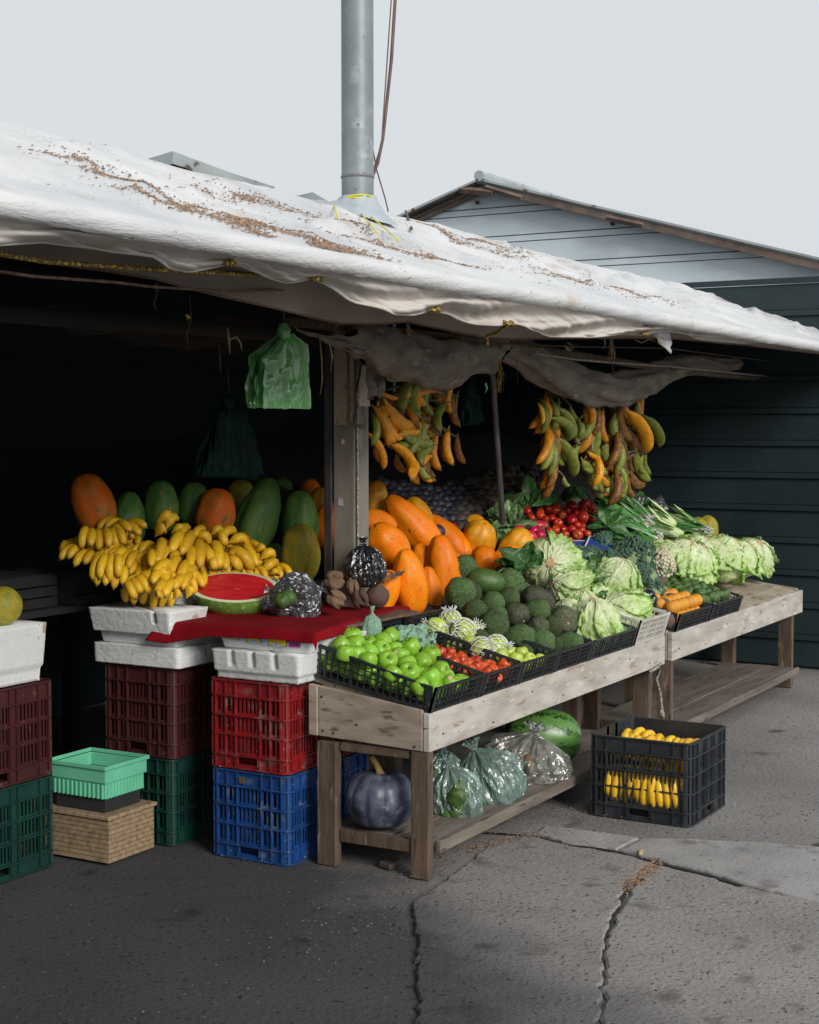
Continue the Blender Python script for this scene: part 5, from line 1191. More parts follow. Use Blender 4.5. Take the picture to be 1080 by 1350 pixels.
for gi, g in enumerate(grp):
    P = []
    for i in g:
        x0, y0, x1, y1, r = BP[i]; a = slope(*zpt(x0, y0, 190, 610, 4.32), -.042, .9); c = slope(*zpt(x1, y1, 190, 610, 4.32), -.042, .9)
        a = a + Vector((cos(TH), sin(TH), 0)) * .05; c = c - Vector((cos(TH), sin(TH), 0)) * .015; P.append((a, c, r / 4.32 * mpp(a)))
    cen = sum((q[0] for q in P), Vector()) / len(P)
    t = empty('banana_hand', HL[gi], 'bananas', cen, None, 'hands of bananas on the foam box'); bpy.context.view_layer.update()
    for a, c, r in P: banana(a, c, r * 1.12, TOCAM(a) * .8 + Vector((0, 0, 1)) + RGT * random.uniform(-.4, .4), 'ban_y', t, .15)
def hand(p, down, out, n, L, r, mats, lab, grp_, name='banana_hand', spread=.035, par=None, cat='bananas'):
    t = par or empty(name, lab, cat, p, None, grp_); bpy.context.view_layer.update()
    down = Vector(down).normalized(); out = Vector(out).normalized(); sd = down.cross(out).normalized()
    for k in range(n):
        f = (k - (n - 1) / 2); row = k % 2
        a = p + sd * f * spread * .5 + out * .01 * row; c = a + (down + sd * f * .13 + out * (.1 - .25 * row)).normalized() * L * random.uniform(.9, 1.08)
        banana(a, c, r, out + sd * f * .1, random.choice(mats), t, random.choice((.13, .17)))
    return t
for k in range(26):                        # bananas beyond the left edge and under the pile
    if k < 12: x, y = (-.04 + (k % 4) * .10, 1.38 + (k // 4) * .11); z = 1.04 + (y - 1.35) * .5 + random.uniform(-.03, .03); lab = 'hand of bananas at the back left of the pile, beyond the left edge'
    else: kk = k - 12; x, y = (-.06 + (kk % 5) * .085, 1.27 + (kk // 5) * .11); z = 1.0 + (y - 1.2) * .8; z -= .035; lab = 'hand of bananas under the visible pile, in its lower layer'
    hand(Vector((x + random.uniform(-.03, .03), y, z)), (-.8 + random.uniform(-.8, .8), -.6 + random.uniform(-.6, .6), -.5 + random.uniform(-.4, .4)), (-.3 + random.uniform(-.5, .5), -.3, 1), random.randint(4, 6), random.uniform(.11, .14), .0175, ['ban_y'], lab, 'bananas beyond the left edge' if k < 12 else 'hidden bananas of the pile')
for k in range(9):
    x = .42 + (k % 3) * .17; y = 1.22 + (k // 3) * .08
    hand(Vector((x, y, .99 + (y - 1.2) * .6)), (-.5, -.7, -.5), (-.2, -.3, 1), 5, .12, .016, ['ban_y'], 'hand of bananas behind the cut melon, in the lower layer', 'hidden bananas behind the melon')
# black crate bananas
for k in range(18):
    x = 1.21 + (k % 3) * .105; y = -.46 + (k // 3) * .052
    hand(Vector((x, y, .225 + .018 * (k % 2) + .012 * random.random())), (1, random.uniform(-.3, .3), random.uniform(-.1, .15)), (.1, 0, 1), 5, .115, .0185, ['ban_y'], 'hand of ripe yellow bananas lying in the black ground crate', 'bananas in the black ground crate')
for k in range(16):
    x = (1.215, 1.52)[k % 2]; y = -.45 + (k // 2) * .032
    hand(Vector((x, y, .215)), (random.uniform(-.05, .1), 0, -1), (-1 if k % 2 == 0 else 1, 0, 0), 3, .165, .018, ['ban_y'], 'hand of ripe bananas deeper in the black ground crate, seen through its slots', 'lower bananas in the black ground crate')

# ------------------------------------------------------------------ hanging plantain bunches
def bunch(lab, items, Yd, ox, oy, s, stalk, jit=.07, fill=26, spread_=135):
    p0 = atY(*stalk[0], Yd); t = empty('plantain_bunch', lab, 'plantains', p0, None, 'plantain bunches hanging under the canopy'); bpy.context.view_layer.update()
    b = MB(); pts = [atY(px, py, Yd + .03) - p0 for px, py in stalk]; b.tube(pts, [.012] + [.02] * (len(pts) - 2) + [.012], 8); b.build('stalk', M['ban_stalk'], t, smooth=True)
    ped = MB(); rd2 = random.Random(len(items)); sy0, sy1 = (stalk[0][1] - oy) * s, (stalk[-1][1] - oy) * s; sx = (stalk[1][0] - ox) * s
    items = list(items)
    for k in range(fill):
        f = rd2.random(); yy = sy0 + (sy1 - sy0) * (.05 + f * .85); a2 = rd2.uniform(-1, 1); items.append((sx + a2 * 40 + 12 * f, yy, sx + a2 * spread_ * (1 - .45 * f) + 12 * f, yy + rd2.uniform(140, 205), rd2.uniform(28, 34), rd2.choice('yggyyb' if fill > 30 else 'bgygyb'), .14 * (1 if a2 > 0 else -1)))
    n_main = len(items) - fill
    for ii, (x0, y0, x1, y1, r, m, bow) in enumerate(items):
        dy = (random.uniform(-jit, jit * .3) if m != 'b' else .05) if ii < n_main else random.uniform(-.02, .11)
        a = atY(*zpt(x0, y0, ox, oy, s), Yd + dy * .5); c = atY(*zpt(x1, y1, ox, oy, s), Yd + dy)
        w0 = [q + p0 for q in pts]; q = min((lerp(w0[j], w0[j + 1], f_ / 6) for j in range(len(w0) - 1) for f_ in range(7)), key=lambda v_: (v_ - a - Vector((0, 0, .03))).length)
        ped.tube([q - p0, lerp(q, a, .6) + Vector((0, 0, .012)) - p0, lerp(a, c, .03) - p0], [.009, .006, .0045], 5)
        mid = lerp(a, c, .5); perp = (c - a).cross(TOCAM(mid)).normalized() * (1 if bow > 0 else -1)
        a, c = a + (a - c) * .15, c + (c - a) * .06; banana(a, c, r * .88 / s * mpp(a), perp + TOCAM(mid) * .35, {'y': 'ban_o', 'g': 'ban_g', 'b': 'ban_b', 'l': 'ban_y'}[m], t, abs(bow))
    ped.build('stem_joint', M['ban_stalk'], t, smooth=True)['kind'] = 'stuff'
    return t
A_ = [(400, 500, 625, 640, 36, 'y', .16), (380, 500, 540, 660, 36, 'y', .2), (375, 520, 470, 700, 34, 'y', .15), (350, 540, 440, 740, 34, 'y', .12), (330, 530, 300, 700, 32, 'y', -.16), (310, 560, 390, 765, 34, 'y', -.1),
 (595, 440, 490, 580, 34, 'g', .2), (600, 430, 590, 610, 36, 'g', .2), (640, 440, 660, 590, 30, 'g', .18), (690, 490, 580, 660, 32, 'y', .3), (740, 540, 700, 690, 34, 'g', .15), (720, 430, 760, 560, 30, 'b', .15), (700, 420, 700, 540, 28, 'b', .1),
 (775, 430, 760, 580, 26, 'y', .15), (800, 480, 810, 650, 26, 'b', .15), (770, 490, 790, 640, 22, 'b', .1), (450, 730, 610, 755, 34, 'y', -.14), (490, 690, 650, 740, 28, 'g', .1), (650, 720, 600, 880, 32, 'g', .16), (690, 710, 700, 900, 30, 'y', .16), (660, 780, 560, 900, 30, 'g', .1),
 (640, 840, 535, 960, 24, 'y', .1), (400, 770, 520, 930, 28, 'y', -.16), (430, 790, 560, 830, 30, 'g', -.12), (450, 830, 500, 900, 26, 'b', .1), (530, 820, 560, 910, 28, 'b', .1), (280, 710, 360, 895, 26, 'y', -.14), (330, 770, 390, 860, 24, 'b', .1), (560, 800, 650, 860, 26, 'b', .1), (750, 680, 770, 870, 28, 'y', .12), (720, 720, 740, 850, 26, 'b', .1), (800, 720, 835, 860, 18, 'b', .1),
 (350, 460, 450, 495, 16, 'y', .05), (500, 460, 510, 580, 30, 'b', .1), (460, 500, 450, 620, 34, 'b', .12), (560, 640, 620, 720, 30, 'b', .1), (600, 940, 645, 965, 14, 'y', .05), (300, 600, 300, 760, 28, 'g', -.12), (400, 600, 480, 720, 32, 'y', .14), (530, 560, 640, 600, 28, 'b', .1), (590, 860, 640, 950, 26, 'g', .12)]
bunch('bunch of mottled yellow and green plantains hanging just right of the post', A_, .78, 420, 410, 4.32, [(548, 470), (548, 510), (550, 560), (548, 610)], fill=46, spread_=190)
B1 = [(310, 480, 310, 650, 26, 'g', -.16), (300, 490, 320, 600, 18, 'l', -.1), (430, 480, 500, 665, 30, 'g', .14), (400, 520, 480, 680, 30, 'g', -.14), (370, 580, 470, 690, 28, 'g', -.16), (390, 690, 490, 895, 28, 'g', -.12), (360, 560, 350, 720, 22, 'b', -.1), (350, 700, 390, 840, 20, 'b', .12), (420, 710, 450, 830, 30, 'g', .1), (460, 690, 480, 810, 28, 'g', .1), (450, 900, 480, 950, 18, 'g', .1), (490, 500, 540, 580, 20, 'g', .1), (380, 480, 400, 560, 22, 'b', .1), (345, 760, 350, 830, 16, 'b', .1)]
B2 = [(560, 475, 590, 600, 28, 'y', -.12), (590, 485, 625, 620, 26, 'y', .12), (600, 620, 540, 720, 26, 'g', .25), (520, 590, 530, 680, 26, 'g', -.1), (560, 600, 580, 680, 26, 'g', .1), (680, 530, 700, 700, 28, 'y', .12), (640, 540, 670, 620, 20, 'b', .1), (700, 690, 725, 830, 32, 'g', .12), (500, 690, 600, 720, 18, 'b', -.1), (540, 720, 520, 820, 30, 'g', .1), (590, 760, 655, 795, 16, 'y', .05), (690, 840, 730, 950, 26, 'b', .12), (560, 800, 660, 860, 26, 'g', .1), (630, 660, 620, 770, 24, 'g', .1), (640, 720, 670, 830, 24, 'b', .1), (570, 850, 640, 830, 22, 'g', .1), (660, 860, 690, 910, 20, 'b', .1), (670, 1000, 700, 960, 18, 'b', .1)]
B3 = [(790, 540, 900, 760, 34, 'y', -.13), (780, 535, 880, 660, 24, 'b', .1), (830, 640, 935, 735, 24, 'b', .1), (880, 460, 930, 600, 30, 'y', .14), (920, 445, 950, 620, 34, 'y', .2), (870, 480, 890, 560, 20, 'g', .1), (890, 580, 910, 700, 26, 'g', .1), (905, 570, 985, 725, 22, 'g', -.1), (770, 690, 770, 880, 30, 'y', .25), (745, 710, 790, 810, 28, 'g', .25), (850, 760, 850, 870, 22, 'b', .14), (870, 760, 940, 915, 18, 'g', .1), (920, 740, 945, 880, 24, 'g', .14), (900, 770, 900, 880, 22, 'g', .1), (820, 880, 850, 1010, 26, 'b', .12), (840, 880, 910, 940, 22, 'b', .1), (760, 890, 730, 1020, 26, 'g', .14), (795, 890, 790, 1020, 26, 'g', .12), (740, 560, 745, 680, 34, 'g', .05), (715, 600, 720, 680, 24, 'b', .1), (700, 880, 720, 950, 24, 'b', .1), (860, 560, 880, 640, 22, 'g', .1), (740, 900, 700, 1000, 24, 'g', .1), (800, 700, 830, 800, 24, 'b', .1)]
bunch('greenish plantain bunch hanging leftmost of the far group', B1, .62, 640, 420, 4.32, [(727, 515), (724, 545), (722, 590), (728, 620)], .04)
bunch('orange topped green plantain bunch hanging in the middle of the far group', B2, .62, 640, 420, 4.32, [(786, 512), (782, 540), (786, 600), (792, 640)], .04)
bunch('bright yellow and green plantain bunch hanging rightmost of the far group', B3, .62, 640, 420, 4.32, [(812, 500), (812, 540), (822, 600), (826, 640)], .04)

# ------------------------------------------------------------------ lettuces
def lettuce(px, py, rp, base, lab, seed, dep=(.66, .5), nl=7, dark=False, Rot=0, open_=1.0):
    p = slope(px, py, *dep); R = rp * mpp(p); rd = random.Random(seed)
    t = empty('lettuce', lab, 'lettuce', p, None, 'lettuces heaped on the table'); t.rotation_euler = frame(base, (.3, .2, 1)).to_euler()
    b = lathe(BALL, 36, 0, 0, .14, 1.8, seed, 3); b.v = [(x * 1.78 * R, y * 1.78 * R, z * 1.68 * R) for x, y, z in b.v]
    b.build('heart', M['lettuce_core'], t, smooth=True)
    if not dark:
        b = lathe([(0, -.5), (.5, -.5), (.5, .35), (.4, .5), (0, .5)], 16, 0, 0, .1, 2, seed); b.v = [(x * R * .34, y * R * .34, z * R * .2 + R * .93) for x, y, z in b.v]
        b.build('cut_stem', M['core_tan'] if False else M['core_tan'], t, smooth=False)
    for k in range(nl):
        phi = 2 * pi * k / nl * (1 if k < nl else 1) + rd.uniform(-.25, .25) + Rot; wd = rd.uniform(.75, 1.15); ext = rd.uniform(1.7, 2.5) * open_; lay = .92 + .03 * (k % 3); cur = rd.uniform(.06, .42); sd = rd.random() * 50
        def fn(u, v):
            uu = u * 2 - 1; w = wd * (.35 + .65 * sin(pi * min(1, v * .62 + .12))) ; a = phi + uu * w + .10 * sin(v * 4 + sd)
            th_ = .10 + v * ext * .82 * (1 - .16 * uu * uu * v)
            edge = max(v ** 3, abs(uu) ** 3 * (.35 + .65 * v))
            r = R * (lay + .035 * abs(nz(uu * 2.2 * 1.5, v * 3.5, sd)) * 1.2 + .05 * (1 - abs(uu)) ** 6 * (1 - v) + cur * edge ** 2 * .9 + edge * .20 * nz(uu * 7, v * 8, sd + 4) + edge * .13 * nz(uu * 19, v * 19, sd + 7))
            r += R * .030 * (1 - 2.2 * abs(nz(uu * 4.2 + sd, v * 4.8, sd + 11))) * .6 + R * .015 * nz(uu * 8, v * 12, sd + 12)
            r += R * .02 * nz(uu * 9, v * 7, sd + 1)
            return (r * sin(th_) * cos(a), r * sin(th_) * sin(a), r * cos(th_))
        V, F = grid(44, 40, fn); A = []
        for j in range(41):
            for i in range(45):
                uu = abs(i / 44 * 2 - 1); v = j / 40; A.append(min(1, max(v * .72 + .1 * uu, (uu ** 4) * .8 * (.5 + v), v ** 6) + (-.22 * (1 - min(1, uu * 9)) * (1 - v * .4))) + .002 if not dark else .7 + .3 * v)
        A = [max(a, .002) for a in A]
        b = MB(); b.add(V, F, A); b.build('leaf', M['lettuce'] if not dark else M['leaf_dark'], t, smooth=True)
    return t
cam_up = lambda px, py, z: (TOCAM(slope(px, py)) + Vector((0, 0, z)))
lettuce(725, 746, 38, TOCAM(slope(725, 746)) + Vector((0, 0, .12)), 'largest lettuce with its round cut stem facing the viewer', 1, nl=8)
lettuce(752, 781, 30, scr(150, -.3), 'lettuce in the middle of the heap, below the largest one', 2, dep=(.655, .46))
lettuce(811, 769, 34, scr(65, -.1) + Vector((0, 0, .2)), 'rounded lettuce at upper right with a brown stem end on top', 3)
lettuce(783, 821, 32, scr(95, -.1), 'lettuce at the front left hanging ragged leaves over the crate', 4, dep=(.66, .42), open_=1.25)
lettuce(822, 813, 34, scr(150, -.6), 'lettuce at the front right with bright green outer leaves', 5, dep=(.66, .45), open_=1.15)
lettuce(770, 798, 20, scr(90, -.1), 'small pale lettuce wedged between the four larger ones', 6, dep=(.65, .45))
lettuce(751, 806, 18, scr(120, -.1), 'pale lettuce piece just above the dark spiny soursop', 7, dep=(.63, .45))
lettuce(790, 790, 18, scr(40, -.1), 'lettuce mostly hidden in the centre of the heap', 8, dep=(.62, .45))
def leaf(b, p0, d, up, L, W, curl=.3, seed=0, ruf=.15, fold=.25, nu=8, nv=14):
    d = Vector(d).normalized(); up = Vector(up); up = (up - d * up.dot(d)).normalized(); s = d.cross(up); p0 = Vector(p0)
    def fn(u, v):
        uu = u * 2 - 1; w = W * (sin(pi * min(1, v * .92 + .06)) ** .7) * (.18 + .82 * min(1, v * 2.2))
        x = L * v; h = -curl * L * v * v + fold * abs(uu) * w + ruf * W * nz(uu * 2.5 + seed, v * 6, seed) * (abs(uu) + .3) + ruf * .4 * W * nz(uu * 7 + seed, v * 15, seed + 3) * abs(uu)
        return p0 + d * x + s * (uu * w * (1 + .2 * nz(v * 9, seed, uu))) + up * h
    V, F = grid(nu, nv, fn); A = [max(.002, .15 * abs((i / nu) * 2 - 1) * 4 * .9 + .0 if True else 0) for j in range(nv + 1) for i in range(nu + 1)]
    b.add(V, F, [min(1, a + .03) for a in A])
def leafy(name, lab, cat, px, py, dep, dirs, L, W, mat, group=None, seed=0, curl=.35, ruf=.3, stem=None, fwd=0.0):
    p = slope(px, py, *dep) if isinstance(dep, tuple) else atY(px, py, dep); t = empty(name, lab, cat, p, None, group); rd = random.Random(seed)
    for k, (an, tl) in enumerate(dirs):
        b = MB(); d = scr(an + rd.uniform(-12, 12), tl + rd.uniform(-.25, .25)); up = TOCAM(p) * rd.uniform(.3, 1) + Vector((0, 0, rd.uniform(.5, 1)))
        leaf(b, (rd.uniform(-.01, .01), rd.uniform(-.01, .01), 0), d, up, L * rd.uniform(.75, 1.15), W * rd.uniform(.75, 1.2), curl * rd.uniform(.3, 1.4), seed * 7 + k, ruf)
        b.build('leaf', M[mat], t, smooth=True)
    return t
# dark curly leaves left of the big lettuce, loose lettuce leaves
leafy('leafy_greens', 'dark green curly leaves fanned out left of the largest lettuce', 'leafy greens', 690, 752, (.67, .5), [(100, .1), (130, 0), (150, .1), (170, -.1), (190, -.2), (120, -.5), (160, -.6), (80, .1), (60, .1), (205, -.3), (140, -.3)], .13, .055, 'leaf_dark', seed=3, ruf=.7)
leafy('loose_leaves', 'bright green loose lettuce leaf hanging over the front crate rim', 'lettuce leaves', 812, 828, (.66, .4), [(-60, -.5), (-90, -.6), (-25, -.3), (-120, -.5)], .085, .045, 'leaf_mid', seed=5, ruf=.6)
leafy('loose_leaves', 'fresh green loose leaves between the middle and right lettuces', 'lettuce leaves', 775, 765, (.66, .46), [(60, 0), (20, -.2), (100, 0), (140, -.2), (-20, -.3)], .12, .045, 'leaf_mid', seed=6, ruf=.6)
leafy('loose_leaves', 'dark green loose leaves just above the front right lettuce', 'lettuce leaves', 806, 795, (.655, .45), [(20, -.3), (60, -.2), (130, -.2), (170, -.4)], .10, .04, 'leaf_dark', seed=7, ruf=.6)
# ------------------------------------------------------------------ broccoli and cauliflower
def floret(px, py, rx, ry, lab, name='broccoli', mat='broccoli', dep=(.66, .5), n=110, seed=0, group='broccoli heads'):
    p = slope(px, py, *dep); s = mpp(p); rx *= s; ry *= s; rd = random.Random(seed)
    up = (TOCAM(p) + Vector((0, 0, 1.1))).normalized()
    t = empty(name, lab, name, p, None, group); t.rotation_euler = frame(up, RGT).to_euler()
    b = lathe([(0, -.5), (.25, -.5), (.3, -.2), (.45, .0), (.46, .2), (.3, .38), (0, .43)], 20, 0, 0, .1, 2, seed, 2); b.v = [(x * 1.9 * rx, y * 1.9 * rx, z * 1.7 * ry) for x, y, z in b.v]; b.build('stalk', M['stalk_pale'], t, smooth=True)
    b = MB(); U, G = [], []
    for j in range(6):
        for k in range(8):
            th_ = pi * j / 5; U.append((sin(th_) * cos(2 * pi * k / 8), sin(th_) * sin(2 * pi * k / 8), cos(th_)))
    G = [(j * 8 + k, (j + 1) * 8 + k, (j + 1) * 8 + (k + 1) % 8, j * 8 + (k + 1) % 8) for j in range(5) for k in range(8)]
    for k in range(n):
        z = 1 - 1.15 * (k + .5) / n; a = k * 2.39996; q = sqrt(max(0, 1 - z * z)); lump = 1 + .30 * nz(q * cos(a) * 2.6, q * sin(a) * 2.6, z * 2.4 + seed) * 1.3
        c = Vector((q * cos(a) * rx * .86, q * sin(a) * rx * .86, z * ry * .8)) * lump; rr = rx * rd.uniform(.11, .15) * sqrt(110 / n) * 1.15
        b.add([(c.x + u[0] * rr, c.y + u[1] * rr, c.z + u[2] * rr) for u in U], G)
        for _ in range(3):
            e = Vector((rd.gauss(0, 1), rd.gauss(0, 1), rd.gauss(0, 1))).normalized() * rr; r2 = rr * .42
            b.add([(c.x + e.x + u[0] * r2, c.y + e.y + u[1] * r2, c.z + e.z + u[2] * r2) for u in U[::1]], G)
    b.build('florets', M[mat], t, smooth=True)
for i, a in enumerate([(766, 738, 20, 18, 'broccoli head at the left end of the row, beside the big lettuce'), (800, 745, 24, 22, 'broccoli head in the middle of the row'), (833, 735, 30, 26, 'largest broccoli head, right of the middle'), (845, 765, 24, 22, 'broccoli head nearest the cauliflower'), (820, 758, 20, 18, 'small broccoli head below the largest one'), (795, 711, 12, 9, 'small blue green broccoli sprig standing up by the blue cartons'), (782, 728, 9, 10, 'tiny broccoli sprig beside the standing sprig'), (860, 780, 16, 16, 'broccoli head low beside the beets')]):
    floret(*a, seed=i, n=210 if a[2] > 15 else 80, dep=(.66, .5) if i != 5 else (.68, .5))
floret(872, 748, 19, 26, 'creamy white cauliflower at the right end of the broccoli row', 'cauliflower', 'cauli', seed=20, group=None)
leafy('broccoli_leaves', 'dark blue green broccoli leaves curling above the right lettuce', 'leaves', 795, 765, (.66, .47), [(20, -.1), (60, 0), (160, -.2), (100, .1), (0, -.3)], .13, .05, 'leaf_dark', seed=9)
leafy('broccoli_leaves', 'dark broccoli leaves below the leftmost broccoli head', 'leaves', 768, 757, (.65, .47), [(-40, -.4), (0, -.3), (-90, -.4)], .10, .045, 'leaf_dark', seed=10)
# beets, aubergines, turnip near the basket
for px, py, rp, m, nm, lab in ((865, 770, 13, 'beet', 'beetroot', 'brown beetroot just under the cauliflower'), (858, 772, 8, 'beet', 'beetroot', 'small brown beetroot left of the larger one under the cauliflower'), (872, 783, 10, 'beet', 'beetroot', 'dark red beetroot right of the upper aubergine'), (874, 800, 12, 'beet', 'beetroot', 'dark red beetroot right of the lower aubergine'), (848, 773, 8, 'root', 'beetroot', 'pale brown beetroot left of the beets, by the lettuce'), (866, 815, 10, 'beet', 'beetroot', 'purple beetroot low in the white basket'), (885, 792, 11, 'beet', 'beetroot', 'purple beetroot at the right end of the white basket'), (880, 818, 10, 'beet', 'beetroot', 'reddish beetroot in the front of the white basket'), (852, 818, 9, 'beet', 'beetroot', 'reddish beetroot behind the white basket slats')):
    p = slope(px, py, .655, .45); d = 2 * rp * mpp(p); key = ('beet', m)
    o = link(nm, mesh_of(key, lambda: lathe([(0, -.62), (.04, -.55), (.14, -.45), (.36, -.3), (.49, -.05), (.47, .2), (.3, .38), (.1, .43), (0, .45)], 22, 0, 0, .08, 2, 1, 2).mesh('beetroot', M[m], True))); o.matrix_world = M4(p, rrot(), (d, d, d)); tag(o, lab, 'beetroot', 'beetroots by the white basket')
for px, py, w_, l_, an, lab in ((848, 788, 17, 34, 20, 'shiny dark aubergine, upper one beside the beets'), (845, 803, 17, 36, 30, 'shiny dark aubergine, lower one beside the right lettuce'), (856, 798, 15, 32, 60, 'dark aubergine hidden between the other two')):
    p = slope(px, py, .65, .45); s = mpp(p); o = link('aubergine', mesh_of('aub', lambda: lathe([(0, -.5), (.25, -.47), (.45, -.3), (.5, -.05), (.36, .25), (.22, .42), (.1, .5), (0, .5)], 22, sub=2).mesh('aubergine', M['aubergine'], True))); o.matrix_world = M4(p, frame(scr(an + 180, .1), TOCAM(p)), (w_ * s, w_ * s, l_ * s)); tag(o, lab, 'aubergine')
for k in range(5):                          # beet stems
    b = MB(); p = slope(868 + k * 2, 778, .665, .46); q = slope(852 + k * 5, 795 + (k % 3) * 12, .665, .43); b.tube([p, lerp(p, q, .5) + Vector((0, 0, .012)), q], .0028, 5); o = b.build('beet_stem', M['beet'], smooth=True); tag(o, 'thin purple beet stem trailing over the beets', 'stem', 'beet stems')
# ------------------------------------------------------------------ tomatoes, radishes, onions, corn
T_ = [(230, 245, 35), (300, 250, 42), (340, 315, 38), (425, 295, 50), (430, 260, 38), (500, 235, 42), (570, 245, 55), (540, 325, 42), (640, 290, 45), (600, 370, 52), (575, 440, 48), (555, 500, 48), (665, 485, 48), (650, 430, 40), (740, 205, 55), (735, 345, 60), (735, 430, 45), (790, 485, 60), (840, 235, 48), (865, 185, 55), (850, 270, 42), (840, 310, 66), (950, 270, 58), (930, 210, 45), (840, 400, 36), (835, 440, 36), (890, 475, 38), (930, 335, 36), (1020, 275, 30), (470, 390, 40), (480, 330, 34), (520, 450, 36), (690, 250, 40), (780, 280, 44), (600, 200, 30), (790, 390, 40), (620, 540, 38), (720, 540, 36)]
TL = ['leftmost', 'second from the left', 'orange flecked', 'wide glossy', 'half hidden', 'back left', 'long dark', 'bright round', 'stem forward', 'plump central', 'orange tinted', 'low shaded', 'orange brown', 'small tucked']
desc = ['left end', 'middle', 'right end']
for i, (x, y, r) in enumerate(T_):
    px, py = zpt(x, y, 655, 640, 7.448); p = slope(px, py, .655, .5); d = 2 * r / 7.448 * mpp(p); v = i % 3
    m = 'tomato_o' if i in (2, 8, 10, 12, 17, 20, 26, 11) else 'tomato'
    o = link('tomato', mesh_of(('tom', m, v), lambda: lathe(TOM, 22, 5, .05, .05, 2, v, 2).mesh('tomato', M[m], True))); up = TOCAM(p) + Vector((random.gauss(0, .4),) * 3) if i in (8, 17) else Vector((random.gauss(0, .7), random.gauss(0, .7), .6))
    o.matrix_world = M4(p, frame(up), (d, d, d * 1.12))
    lab = {2: 'orange flecked tomato at the left of the heap, right of the radish leaves', 8: 'tomato with its stem end towards us in the middle of the heap', 17: 'orange red tomato with a pale calyx at the front, above the blue carton', 19: 'topmost dark red tomato at the upper right of the heap', 14: 'long dark red tomato left of the topmost one', 26: 'small brownish tomato beside the tilted blue carton', 28: 'small tomato at the far right tip of the heap', 0: 'leftmost tomato of the heap, against the radish leaves', 22: 'tomato at the right shoulder of the heap', 21: 'widest tomato in the upper right of the heap'}.get(i, 'red tomato within the %s of the tomato heap' % desc[0 if x < 450 else 1 if x < 720 else 2])
    tag(o, lab, 'tomato', 'tomatoes heaped in the middle')
    if i in (8, 17):
        b = MB(); 
        for k in range(5): a = 2 * pi * k / 5; b.tube([(0, 0, .37), (.12 * cos(a), .12 * sin(a), .42), (.24 * cos(a), .24 * sin(a), .44)], [.03, .025, .01], 4)
        b.build('calyx', M['leaf_mid'], o)
p = atY(593, 697, 1.0); o = link('tomato', CACHE[('tom', 'tomato', 0)]); o.matrix_world = M4(p, frame((0, 0, 1)), (.085, .085, .075)); tag(o, 'single dark red tomato behind the orange papayas', 'tomato')
for px, py, r, lab in ((684, 700, 8, 'radish on its own at the left, with its root tail'), (710, 694, 9, 'radish highest at the right of the bunch'), (699, 708, 10, 'large radish in the middle of the bunch'), (712, 706, 8, 'radish low at the right of the bunch'), (704, 700, 7, 'radish behind the other three')):
    p = slope(px, py, .69, .5); d = 2 * r * mpp(p); an = random.uniform(150, 230)
    o = link('radish', mesh_of('rad', lambda: lathe([(0, -.85), (.02, -.7), (.05, -.55), (.2, -.46), (.42, -.28), (.5, 0), (.42, .28), (.2, .42), (0, .45)], 20, sub=2, namp=.06).mesh('radish', M['radish'], True))); o.matrix_world = M4(p, frame(scr(an - 150 if px > 690 else an, 0), TOCAM(p)), (d, d, d)); tag(o, lab, 'radish', 'radishes in the bunch')
b = MB()
for k in range(14):
    p = slope(712 + random.uniform(-4, 4), 692 + random.uniform(-4, 8), .70, .5); q = slope(716 + random.uniform(-3, 9), 683 + random.uniform(-4, 30), .71, .5); b.tube([p, lerp(p, q, .5) + Vector((random.uniform(-.01, .01), 0, .008)), q], .0013, 4)
o = b.build('radish_roots', M['root']); tag(o, 'tangle of thin radish roots beside the radish bunch', 'roots', kind='stuff')
leafy('radish_leaves', 'crisp light green radish leaves left of the radishes', 'leaves', 676, 697, (.68, .5), [(150, 0), (120, .1), (170, -.2), (100, .1), (200, -.3), (90, -.2), (135, -.4), (70, -.1), (40, -.2), (185, -.3), (215, -.4)], .15, .038, 'leaf_mid', seed=11, ruf=.7)
leafy('radish_leaves', 'pale curled radish leaf heap at the foot of the thin leaning pole', 'leaves', 668, 678, (.69, .5), [(30, 0), (60, -.1), (90, 0), (130, 0), (160, -.1), (-30, -.3), (-10, -.2)], .12, .04, 'leaf_mid', seed=12, ruf=.8)
leafy('radish_leaves', 'large dark radish leaves drooping over the yellow papaya', 'leaves', 655, 700, (.66, .5), [(-60, -.2), (-90, -.2), (-40, -.2), (200, 0), (230, -.1), (-75, -.1)], .16, .045, 'leaf_dark', seed=13)
